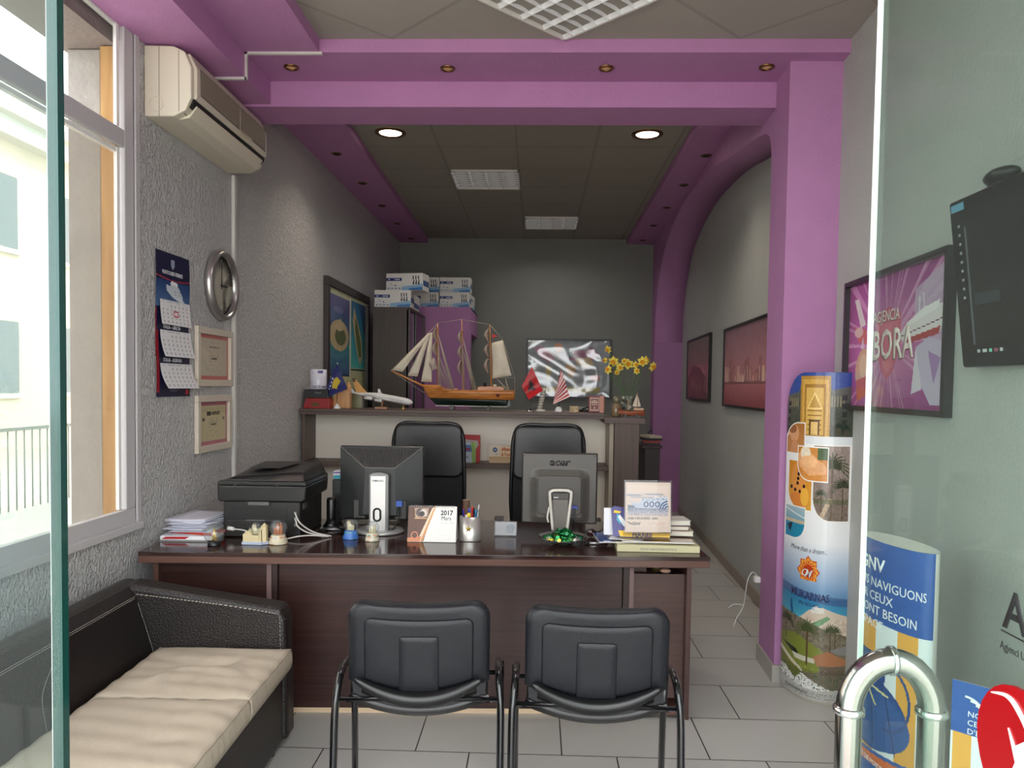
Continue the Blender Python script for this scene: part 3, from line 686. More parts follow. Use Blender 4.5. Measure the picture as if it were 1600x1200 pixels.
# ================================================================ RIGHT WALL
def on_r(y, z, n=0.0): return (XR(y) - n, y, z)
def frame_r(t, y0, y1, z0, z1, b, d, m, lift=.0):
    g = G()
    for a0, a1, c0, c1 in ((y0, y1, z0, z0 + b), (y0, y1, z1 - b, z1), (y0, y0 + b, z0 + b, z1 - b), (y1 - b, y1, z0 + b, z1 - b)):
        g.add([on_r(a0, c0, d), on_r(a1, c0, d), on_r(a1, c1, d), on_r(a0, c1, d), on_r(a0, c0, 0), on_r(a1, c0, 0), on_r(a1, c1, 0), on_r(a0, c1, 0)], [(0, 1, 2, 3), (7, 6, 5, 4), (0, 4, 5, 1), (1, 5, 6, 2), (2, 6, 7, 3), (3, 7, 4, 0)])
    return g.build('frame', m, t)
def bora():
    t = thing('framed_agency_poster', 'large black-framed pink poster with white lettering, ship and sunburst on the right wall', 'poster', (0, 0, 0))
    y0, y1, z0, z1 = 2.695, 3.695, 1.41, 2.008; b = .022
    frame_r(t, y0, y1, z0, z1, b, .035, mat('black_frame', (26, 22, 24), .35))
    p = Pic(190, 116, (176, 80, 150)); d = np.hypot((p.x - 88) / 190, (p.y - 62) / 116)[..., None]
    p.a = np.array([226., 150, 190]) * np.clip(1 - d * 1.9, 0, 1) + np.array([160., 66, 136]) * np.clip(d * 1.9, 0, 1)
    r = random.Random(4)
    for i in range(34):
        a = r.uniform(0, 2 * PI); w = r.uniform(.008, .035); L = 200
        p.poly([(88, 62), (88 + L * math.cos(a - w), 62 + L * math.sin(a - w)), (88 + L * math.cos(a + w), 62 + L * math.sin(a + w))], (238, 186, 214), .5)
    p.poly([(12, 14), (22, 14), (40, 40), (28, 42)], (226, 214, 210)); p.poly([(14, 40), (40, 44), (46, 58), (24, 56)], (206, 96, 76)); p.ell(24, 46, 10, 5, (222, 190, 176))
    p.ell(38, 84, 20, 22, (214, 170, 130)); p.poly([(20, 92), (44, 88), (52, 104), (24, 112)], (196, 84, 50)); p.ell(36, 78, 9, 11, (226, 196, 150)); p.poly([(30, 62), (38, 62), (34, 50)], (226, 200, 214))
    p.poly([(136, 20), (188, 2), (188, 90), (150, 60), (136, 46)], (196, 176, 200), .8)
    p.poly([(108, 56), (126, 44), (150, 40), (184, 34), (188, 42), (176, 58), (120, 62)], (232, 220, 220)); p.poly([(122, 46), (150, 36), (176, 32), (174, 38), (128, 48)], (244, 236, 236)); p.line(144, 38, 144, 26, 1.2, (230, 220, 226)); p.line(152, 36, 150, 24, 1.2, (230, 220, 226))
    p.poly([(118, 59), (178, 52), (176, 58), (120, 63)], (180, 60, 60)); p.line(112, 56, 184, 46, .8, (110, 70, 100))
    p.poly([(140, 66), (160, 60), (188, 64), (188, 112), (166, 112), (150, 96), (138, 80)], (206, 190, 214)); p.poly([(134, 104), (140, 66), (152, 100)], (228, 214, 228)); p.poly([(160, 70), (180, 76), (170, 96)], (170, 130, 180))
    p.poly([(64, 36), (88, 28), (112, 36), (112, 62), (100, 84), (88, 92), (76, 84), (64, 62)], (214, 92, 116), .85); p.poly([(68, 40), (88, 33), (108, 40), (108, 61), (98, 80), (88, 87), (78, 80), (68, 61)], (226, 120, 140), .8)
    pf = lambda u, v: on_r(y1 - b - u * (y1 - y0 - 2 * b), z1 - b - v * (z1 - z0 - 2 * b), .012); p.sheet('print', pf, t, .25, coat=.4)
    lt = lambda y, z: (lambda u, v, n: on_r(y - u, z + v, .0135 + n))
    W_ = mat('poster_letters', (246, 226, 222), .5); D_ = mat('poster_letters_dark', (150, 30, 60), .5)
    text('BORA', .175, lt(3.392, 1.632), D_, t, xs=.86, bold=.02); text('BORA', .175, lambda u, v, n: on_r(3.385 - u, 1.636 + v, .0145 + n), W_, t, xs=.86, bold=.02)
    text('AGJENCIA', .068, lt(3.385, 1.79), D_, t, xs=.86, bold=.02); text('AGJENCIA', .068, lambda u, v, n: on_r(3.382 - u, 1.792 + v, .0145 + n), W_, t, xs=.86, bold=.0)
    g = G(); g.add([on_r(y0 + b, z0 + b, .018), on_r(y1 - b, z0 + b, .018), on_r(y1 - b, z1 - b, .018), on_r(y0 + b, z1 - b, .018)], [(0, 1, 2, 3)]); g.build('glass', glass('picture_glass_r', refl=.45), t)
bora()
def city(name, y0, y1, z0, z1, label, lean, seed):
    t = thing(name, label, 'picture', (0, 0, 0)); b = .018; d = .03
    F = mat('thin_black_frame', (28, 22, 24), .4)
    frame_r(t, y0, y1, z0, z1, b, d, F)
    p = Pic(120, 70, (150, 100, 108)); p.vgrad(0, 0, 120, 46, (140, 104, 116), (190, 106, 112)); r = random.Random(seed)
    x = 2
    if lean:
        p.poly([(0, 70), (0, 46), (30, 30), (70, 34), (118, 50), (120, 70)], (118, 52, 52)); p.noise(p.y > 32, 26, 3, seed); p.vgrad(0, 0, 120, 30, (128, 112, 104), (150, 108, 100))
        for i in range(30):
            a = r.uniform(0, 112); p.rect(a, r.uniform(44, 62), a + 2, r.uniform(52, 66), (206, 150, 130), .6)
    else:
        while x < 112:
            w = r.uniform(3, 9); hgt = r.uniform(4, 20); p.rect(x, 47 - hgt, x + w, 49, r.choice([(206, 150, 140), (176, 100, 96), (226, 176, 158), (150, 78, 80)])); p.rect(x + 1, 47 - hgt * .6, x + w * .5, 48, (232, 196, 176), .6); x += w
        p.rect(0, 49, 120, 51, (120, 44, 50)); p.vgrad(0, 51, 120, 70, (176, 84, 92), (150, 66, 76)); p.noise(p.y > 0, 6, 5, seed)
    p.sheet('print', lambda u, v: on_r(y1 - b - u * (y1 - y0 - 2 * b), z1 - b - v * (z1 - z0 - 2 * b), .018), t, .3)
city('framed_skyline_print', 5.05, 6.60, 1.352, 2.008, 'wide framed red-toned skyline over water on the right wall, nearest the pillar', False, 3)
city('framed_rocky_print', 7.28, 8.66, 1.378, 2.032, 'smaller-looking framed red-brown print of rocks, farthest along the right wall', True, 8)
def tv():
    t = thing('television', 'black flat television tilted down from the right wall, cut off by the frame', 'television', (1.375, 2.52, 1.58))
    # local: u along -Y (towards the camera), z up ; tilt so that the top leans into the room
    W, H = .80, .525; til = .115
    def q(u, v, n): return (-n - v / H * til * .55 + .05, -u, v)
    def slab(g, u0, u1, v0, v1, n0, n1, r=.0):
        pts = rrect(u0, u1, v0, v1, r, 4) if r else [(u0, v0), (u1, v0), (u1, v1), (u0, v1)]
        k = len(pts); vs = [q(a, b_, n0) for a, b_ in pts] + [q(a, b_, n1) for a, b_ in pts]
        g.add(vs, [list(range(k)), list(range(k, 2 * k))[::-1]] + [(i, (i + 1) % k, k + (i + 1) % k, k + i) for i in range(k)]); return g
    slab(G(), 0, W, 0, H, 0, .045, .012).build('housing', mat('gloss_black', (16, 16, 17), .18), t, bevel=.004)
    slab(G(), .06, W - .06, .035, H - .035, -.045, .0).build('rear_bulge', BLACKM, t)
    sc = mat('dark_screen', (30, 28, 28), .22); slab(G(), .085, W - .05, .075, H - .045, .045, .0462).build('screen', sc, t)
    slab(G(), .0785, .083, .07, H - .09, .0452, .049).build('chrome_strip', mat('strip_grey', (110, 110, 114), .3, .5), t)
    g = G()
    for i in range(9): slab(g, .040, .052, .215 + i * .028, .223 + i * .028, .0452, .0458)
    g.build('button_mark', mat('button_print', (150, 150, 154), .5), t)
    for a, b_, c in ((.09, .104, (180, 180, 184)), (.118, .140, (190, 190, 194)), (.152, .166, (120, 200, 180)), (.176, .196, (150, 70, 90)), (.206, .220, (190, 190, 190))):
        slab(G(), a, b_, .044, .054, .0452, .0458).build('logo_badge', mat('badge_%d%d' % (c[0], c[1]), c, .5), t)
    slab(G(), .01, .082, H - .035, H - .012, .0452, .0458).build('sticker', mat('blue_sticker', (96, 150, 176), .4), t)
    slab(G(), .10, .23, .19, .225, .0463, .0466).build('caption_box', mat('caption_box', (48, 54, 58), .3), t)
    g = G(); g.box(.02, .115, -.45, -.30, .16, .34); g.build('wall_bracket', BLACKM, t)
    s_ = thing('camera_box', 'small black webcam-like box sitting on top of the television', 'box', (1.34, 2.28, 2.107)); G().ball((0, 0, .022), .05, 16, .8, 1.4, .5).build('body', BLACK, s_)
    g = G(); g.box(-.02, .02, -.04, .04, 0, .01); g.build('foot', BLACK, s_)
    tag(G().tube(smooth_path([(1.43, 2.15, 1.60), (1.425, 2.05, 1.53), (1.42, 1.9, 1.50), (1.415, 1.8, 1.55)], 6), .004, 6).build('power_cable', BLACK), 'thin black cable drooping below the television', 'cable')
tv()

# ================================================================ STANDING DISPLAYS
def bez(a, c, b, u): return Vector(a) * (1 - u) ** 2 + Vector(c) * 2 * u * (1 - u) + Vector(b) * u * u
def palm(p, x, y, h, r, c=(60, 74, 44), tr=(90, 70, 52)):
    p.line(x, y, x, y - h, max(1.6, r * .12), tr)
    for i in range(15):
        a = math.radians(-200 + i * 15.5); ex, ey = x + r * math.cos(a), y - h + r * .8 * math.sin(a) + r * .15 * abs(math.cos(a))
        p.line(x, y - h, (x + ex) / 2, (y - h + ey) / 2 - r * .12, max(1.2, r * .1), c); p.line((x + ex) / 2, (y - h + ey) / 2 - r * .12, ex, ey + r * .1, max(1, r * .07), tuple(int(v * 1.15) for v in c))
def spa_totem():
    t = thing('display_totem', 'tall curved spa resort advertising stand in front of the purple pillar', 'advertising stand', (0, 0, 0))
    t['label'] = 'tall curved spa resort advertising stand in front of the purple pillar'
    H = 1.585; w, h = 150, 560; p = Pic(w, h, (232, 230, 226)); X, Y = p.x, p.y
    p.vgrad(0, 0, w, 28, (48, 74, 148), (80, 104, 160)); p.vgrad(0, 20, w, 112, (92, 96, 92), (60, 62, 50)); p.poly([(0, 0), (w, 0), (w, 22), (108, 30), (100, 14), (38, 14), (30, 34), (0, 40)], (52, 78, 152))
    for i in range(5): p.rect(8 + i * 5, 44, 10 + i * 5, 60, (150, 140, 104)); p.rect(106 + i * 6, 40, 108 + i * 6, 58, (150, 140, 104))
    for k in range(5): p.rect(128, 38 + k * 14, 138, 47 + k * 14, (50, 52, 50)); p.rect(4, 50 + k * 14, 10, 58 + k * 14, (30, 32, 32))
    p.rect(36, 6, 104, 110, (176, 132, 56)); p.rect(40, 12, 100, 110, (206, 160, 76)); p.rect(46, 20, 94, 108, (164, 118, 48)); p.rect(50, 26, 90, 106, (214, 172, 92)); p.poly([(70, 32), (88, 62), (52, 62)], (240, 206, 130)); p.poly([(70, 38), (84, 60), (56, 60)], (190, 146, 70))
    for k in range(5): p.rect(54, 64 + k * 8, 86, 66 + k * 8, (150, 104, 44))
    p.rect(58, 80, 82, 106, (96, 66, 36)); p.rect(62, 84, 78, 106, (220, 180, 110)); p.noise((Y < 112), 9, 2, 4)
    palm(p, 122, 110, 18, 12, (34, 44, 34)); palm(p, 136, 108, 14, 9, (34, 44, 34)); p.rect(0, 98, 40, 112, (52, 56, 36))
    p.vgrad(0, 112, w, 290, (238, 236, 234), (232, 232, 234)); p.vgrad(0, 290, w, 358, (232, 232, 234), (150, 176, 208)); p.rect(0, 108, 150, 122, (222, 224, 226))
    def petal(x0, y0, x1, y1, r, c0, c1, corners):
        m = (X >= x0) & (X < x1) & (Y >= y0) & (Y < y1)
        for cx, cy, kx, ky in corners:
            qx = (X < x0 + r) if kx < 0 else (X > x1 - r); qy = (Y < y0 + r) if ky < 0 else (Y > y1 - r)
            ox = x0 + r if kx < 0 else x1 - r; oy = y0 + r if ky < 0 else y1 - r
            m &= ~(qx & qy & (np.hypot(X - ox, Y - oy) > r))
        p.put(m, (240, 236, 230)); mi = m & np.roll(m, 2, 0) & np.roll(m, -2, 0) & np.roll(m, 2, 1) & np.roll(m, -2, 1)
        tt = np.clip((Y - y0) / (y1 - y0), 0, 1)[..., None]; p.put(mi, np.array(c0) * (1 - tt) + np.array(c1) * tt); return mi
    m1 = petal(0, 86, 50, 142, 34, (168, 110, 54), (196, 134, 84), [(0, 0, -1, -1)]); s = p.a.copy(); q = Pic(w, h); q.a = p.a.copy()
    q.ell(22, 106, 12, 15, (218, 158, 116)); q.poly([(10, 142), (18, 116), (32, 122), (38, 142)], (206, 142, 98)); q.ell(16, 98, 12, 8, (150, 96, 56)); q.rect(0, 104, 10, 110, (226, 170, 130)); p.a[m1] = q.a[m1]
    m2 = petal(70, 122, 148, 252, 40, (156, 138, 132), (120, 104, 92), [(0, 0, -1, 1)]); q.a = p.a.copy(); palm(q, 112, 250, 90, 36, (66, 70, 50)); palm(q, 90, 236, 30, 14, (58, 62, 46)); palm(q, 134, 246, 54, 24, (58, 62, 46)); q.line(88, 250, 108, 216, 9, (180, 156, 128)); q.rect(70, 214, 148, 222, (86, 92, 62), .6); q.noise(m2, 14, 3, 5); p.a[m2] = q.a[m2]
    m3 = petal(8, 152, 70, 238, 34, (206, 132, 40), (222, 160, 60), [(0, 0, -1, 1)]); q.a = p.a.copy(); q.ell(36, 186, 19, 32, (222, 146, 72)); q.ell(36, 222, 24, 14, (214, 130, 60)); q.ell(52, 214, 10, 16, (236, 176, 70))
    for x_, y_ in ((38, 160), (37, 168), (36, 176), (35, 184), (34, 192), (18, 200), (28, 204), (40, 206), (50, 196)): q.ell(x_, y_, 3.2, 3, (44, 34, 32))
    p.a[m3] = q.a[m3]
    m4 = petal(32, 126, 104, 186, 30, (196, 130, 52), (214, 140, 70), [(0, 0, -1, 1)]); q.a = p.a.copy(); q.poly([(34, 140), (60, 134), (100, 160), (100, 172), (60, 176), (36, 160)], (232, 170, 120)); q.ell(88, 160, 9, 8, (226, 166, 116)); q.ell(52, 138, 12, 12, (236, 220, 196)); q.rect(80, 128, 102, 148, (70, 92, 56)); q.ell(60, 152, 20, 10, (240, 184, 132)); q.noise(m4, 8, 3, 9); p.a[m4] = q.a[m4]
    m5 = petal(2, 232, 56, 290, 30, (170, 190, 196), (60, 130, 160), [(0, 0, 1, 1)]); q.a = p.a.copy(); q.rect(0, 256, 60, 262, (196, 180, 150)); q.rect(0, 262, 60, 290, (44, 134, 168)); q.poly([(8, 268), (24, 262), (18, 280)], (24, 54, 74)); q.line(0, 238, 60, 252, 2, (220, 226, 226)); p.a[m5] = q.a[m5]
    cx, cy = 66, 340
    for r_, c in ((27, (196, 70, 34)), (24, (232, 150, 60)), (20, (204, 76, 36))):
        for a0 in (0, PI / 4): p.poly([(cx + r_ * math.cos(a0 + k * PI / 2), cy + r_ * math.sin(a0 + k * PI / 2)) for k in range(4)], c)
    for k in range(16):
        a = k * PI / 8; p.line(cx + 12 * math.cos(a), cy + 12 * math.sin(a), cx + 23 * math.cos(a + .5), cy + 23 * math.sin(a + .5), 1.2, (240, 186, 80))
    p.ell(cx, cy, 12, 11, (190, 66, 34))
    p.vgrad(0, 356, w, 388, (150, 176, 208), (96, 144, 186)); p.vgrad(0, 384, w, 430, (56, 128, 174), (80, 170, 190)); p.put((Y > 370 + X * .08) & (Y < 384 + X * .08), (64, 86, 130), .6)
    p.poly([(70, 406), (100, 398), (150, 412), (150, 452), (60, 452), (40, 430)], (214, 196, 176)); p.poly([(74, 404), (104, 399), (104, 408), (76, 410)], (226, 222, 212)); p.poly([(76, 402), (88, 396), (96, 402)], (240, 238, 232))
    p.poly([(60, 436), (110, 412), (118, 416), (72, 446)], (120, 160, 120)); p.poly([(24, 396), (28, 396), (32, 420), (28, 424), (24, 410)], (40, 90, 140))
    p.poly([(0, 418), (60, 424), (150, 446), (150, 548), (0, 500)], (120, 110, 92)); p.noise((Y > 418) & (Y < 470), 20, 3, 3)
    p.poly([(0, 462), (40, 452), (100, 470), (120, 490), (90, 512), (0, 520)], (126, 134, 58)); p.poly([(4, 476), (40, 480), (60, 496), (40, 492)], (44, 52, 40)); p.poly([(0, 486), (30, 500), (60, 512), (58, 516), (20, 504), (0, 492)], (214, 204, 180)); p.poly([(30, 488), (86, 488), (86, 496), (40, 497)], (206, 200, 180)); p.poly([(0, 494), (56, 518), (40, 532), (0, 512)], (112, 116, 48))
    palm(p, 14, 470, 34, 20, (44, 50, 30)); palm(p, 68, 500, 58, 28, (76, 84, 52)); palm(p, 118, 478, 40, 20, (70, 76, 50)); palm(p, 128, 470, 32, 14, (74, 80, 56))
    p.poly([(82, 484), (114, 472), (150, 486), (150, 496), (92, 500)], (170, 116, 80)); p.rect(96, 498, 148, 514, (110, 96, 80)); p.poly([(118, 470), (150, 462), (150, 478), (136, 478)], (136, 134, 132))
    p.noise((Y > 505) & (Y < 548) & (X > 20 - (Y - 505)), 34, 1.6, 12); p.put((p.n > .62) & (Y > 505 + (150 - X) * .05) & (Y < 546), (60, 74, 52), .7)
    m = Y > 536 - X * .0 + 6 * np.sin(X / w * PI) ; p.put(m, (176, 174, 168)); p.noise(m, 12, 1.5, 3); p.scribble(14, 546, 140, 556, (90, 88, 84), 3, 6, .75)
    fn0 = lambda u: bez((1.262, 3.868, 0), (1.285, 3.57, 0), (1.488, 3.625, 0), u)
    def fn(u, v):
        q_ = fn0(u); return (q_.x, q_.y, .012 + (H - .012) * (1 - v))
    drop = (X < 46) & (Y < 62) & ((((X - 46) / 46) ** 2 + ((Y - 62) / 62) ** 2) > 1)
    p.sheet('printed_card', fn, t, .22, drop=drop, coat=.25)
    def fb(u, v):
        q_ = fn0(u); d = fn0(min(1, u + .01)) - fn0(max(0, u - .01)); n = Vector((d.y, -d.x, 0)).normalized(); return (q_.x - n.x * .004, q_.y - n.y * .004, .0 + (H - .27) * (1 - v))
    G().grid(fb, 24, 2, True, .0).build('backing_board', mat('kraft_card', (170, 160, 146), .8), t, fix=False)
    def lt(u0, z0, k=.43):
        def f(u, v, n):
            uu = u0 + u / k; q_ = fn0(uu); d = fn0(uu + .01) - fn0(uu - .01); nn = Vector((d.y, -d.x, 0)).normalized()
            if nn.y > 0: nn = -nn
            return (q_.x + nn.x * (n + .001), q_.y + nn.y * (n + .001), z0 + v)
        return f
    text('MUKARNAS', .052, lt(.17, .495), mat('totem_navy', (44, 44, 92), .5), t, xs=.92, bold=.008)
    text('SPA RESORT', .024, lt(.30, .462), mat('totem_navy'), t, xs=1.0)
    text('More than a dream...', .034, lt(.14, .722), mat('totem_grey', (90, 88, 90), .5), t, xs=.85, shear=.4)
    text('M', .055, lt(.375, .600), PAPER, t, shear=.5, bold=.01); text('C', .05, lt(.325, .605), PAPER, t, shear=.4)
    text('ANTALYA TOURISM CENTER', .013, lt(.12, .035), mat('totem_grey'), t, xs=.9)
spa_totem()
ORANGE = (226, 162, 66)
def ferry_art(w, h, left):
    p = Pic(w, h, (36, 84, 160)); b = int(h * (.255 if left else .165))
    p.rect(0, b, w, h, (224, 226, 228)); n = 6
    for k in range(n): 
        if k % 2 == 0: p.rect(w * k / n + w * .02, b, w * (k + 1) / n + w * .01, h, ORANGE)
    cx = w * .42; y0, y1 = h * .385, h * .66
    p.poly([(cx - w * .27, y0 - h * .03), (cx + w * .12, y0 - h * .03), (cx + w * .12, y0 + h * .05), (cx - w * .2, y0 + h * .09)], (30, 66, 124))
    p.ell(cx - w * .02, y0 + h * .035, w * .2, h * .055, (36, 76, 140)); p.ell(cx, y1 - h * .115, w * .36, h * .12, (34, 72, 134)); p.ell(cx + w * .05, y1 - h * .10, w * .33, h * .095, (44, 88, 152)); p.poly([(cx - w * .34, y1 - h * .07), (cx - w * .1, y1 + h * .0), (cx - w * .3, y1 - h * .02)], (28, 56, 108))
    for k in (-.2, -.08, .06, .18): p.line(cx + w * k, y0 + h * .08, cx + w * k * 1.5, y1 - h * .02, 1.4, (24, 52, 104))
    p.line(cx - w * .2, y0 + h * .062, cx + w * .2, y0 + h * .085, 2.4, (222, 206, 150)); p.line(cx, y0 + h * .07, cx + w * .1, y0 + h * .13, 2.2, (222, 206, 150)); 
    for k in range(12):
        a = -PI / 2 + k * .27; p.line(cx + w * .2 + w * .17 * math.cos(a), y0 + h * .09 + h * .1 * math.sin(a), cx + w * .2 + w * .17 * math.cos(a + .27), y0 + h * .09 + h * .1 * math.sin(a + .27), 3, (40, 74, 130))
    yy = h * .665; p.put(p.y > yy + 6 * np.cos(p.x / w * 3), (40, 86, 160)); p.put((p.y > yy + h * .012 + 6 * np.cos(p.x / w * 3)) & (p.y < yy + h * .045 + 6 * np.cos(p.x / w * 3)), (216, 104, 44))
    return p
def ferry_totem():
    t = thing('display_totem', 'oval blue and orange striped ferry advertising column seen through the right glass door', 'advertising stand', (1.163, 2.45, 0))
    a, b, H = .178, .062, 1.02; e1 = Vector((.138, -.990, 0)); e2 = Vector((-.99, -.138, 0))
    def P_(th, z): q = e1 * (a * math.cos(th)) + e2 * (b * math.sin(th)); return Vector((q.x, q.y, z))
    p = ferry_art(130, 330, True); p.sheet('printed_card', lambda u, v: P_(PI * 1.06 - u * PI * 1.06 + 0, .003 + (H - .003) * (1 - v)), t, .35, coat=.15)
    g = G(); g.grid(lambda u, v: P_(u * PI - PI, .003 + (H - .003) * v), 24, 1); g.build('rear_card', mat('card_back', (214, 210, 204), .7), t, fix=False)
    n = 36; G().add([P_(2 * PI * k / n, H + .0005) for k in range(n)], [list(range(n))]).build('top_cap', mat('card_white', (238, 236, 228), .6), t, fix=False)
    L = PI * (a + b) / 2 * 1.05
    def lt(s0, z0):
        def f(u, v, n):
            th = PI * 1.0 - (s0 + u) / .41 * PI
            c = P_(th, z0 + v); nn = (e1 * (math.cos(th) / a) + e2 * (math.sin(th) / b)).normalized(); return c + nn * (.0012 + n)
        return f
    W_ = PAPER
    text('GNV', .058, lt(.112, .925), W_, t, bold=.025, xs=.9)
    for i, s_ in enumerate(('NOUS NAVIGUONS', 'POUR CEUX', 'QUI ONT BESOIN', 'D\'ESPACE.')):
        text(s_, .041, lt(.062 if i < 3 else .075, .872 - i * .044), W_, t, xs=.85)
    text('AUCUNE LIMITE DE POIDS OU DE TAILLE.', .022, lt(.03, .298), W_, t, xs=.8, bold=.01)
    text('NOUS NAVIGUONS POUR CEUX', .018, lt(.05, .235), W_, t, xs=.85)
ferry_totem()
def ferry_board():
    A = Vector((1.045, 1.90, 0)); B = Vector((1.235, 1.71, 0)); d = (B - A); L = d.length; dn = d / L; nn = Vector((-dn.y, dn.x, 0)); nn = -nn if nn.y > 0 else nn; H = .79
    t = thing('display_board', 'smaller blue and orange ferry advertising board standing behind the red heart sticker', 'advertising stand', A)
    p = ferry_art(110, 320, False); 
    p.sheet('printed_card', lambda u, v: dn * (u * L) + nn * .006 + Vector((0, 0, .003 + (H - .003) * (1 - v))), t, .35, coat=.1)
    g = G(); g.add([dn * 0, dn * L, dn * L + nn * .005, nn * .005] + [q + Vector((0, 0, H - .001)) for q in (dn * 0, dn * L, dn * L + nn * .005, nn * .005)], [(0, 1, 2, 3), (4, 5, 6, 7), (0, 1, 5, 4), (1, 2, 6, 5), (2, 3, 7, 6), (3, 0, 4, 7)]); g.build('backing_board', mat('card_back'), t)
    g = G(); g.add([dn * (L * .4) , dn * (L * .6), dn * (L * .5) - nn * .14] + [dn * (L * .4) + Vector((0, 0, .4)), dn * (L * .6) + Vector((0, 0, .4)), dn * (L * .5) - nn * .02 + Vector((0, 0, .4))], [(0, 1, 2), (3, 4, 5), (0, 2, 5, 3), (1, 2, 5, 4)]); g.build('strut', mat('card_back'), t)
    lt = lambda u0, z0: (lambda u, v, n: dn * (u0 + u) + nn * (.0066 + n) + Vector((0, 0, z0 + v)))
    text('GNV', .036, lt(.098, .735), PAPER, t, bold=.02)
    for i, s_ in enumerate(('NOUS NAVIGUONS POUR', 'CEUX QUI ONT BESOIN', 'D\'ESPACE.')): text(s_, .0195, lt(.036, .708 - i * .0215), PAPER, t)
    g = G()
    for k in range(3):
        pts = [dn * (.03 + .012 * k + (.04 - .012 * k) * math.sin(a_)) + nn * .008 + Vector((0, 0, .722 + (.034 - .008 * k) * math.cos(a_))) for a_ in [x * .15 for x in range(0, 11)]]
        g.tube(pts, .003, 5)
    g.build('wave_logo', PAPER, t)
ferry_board()

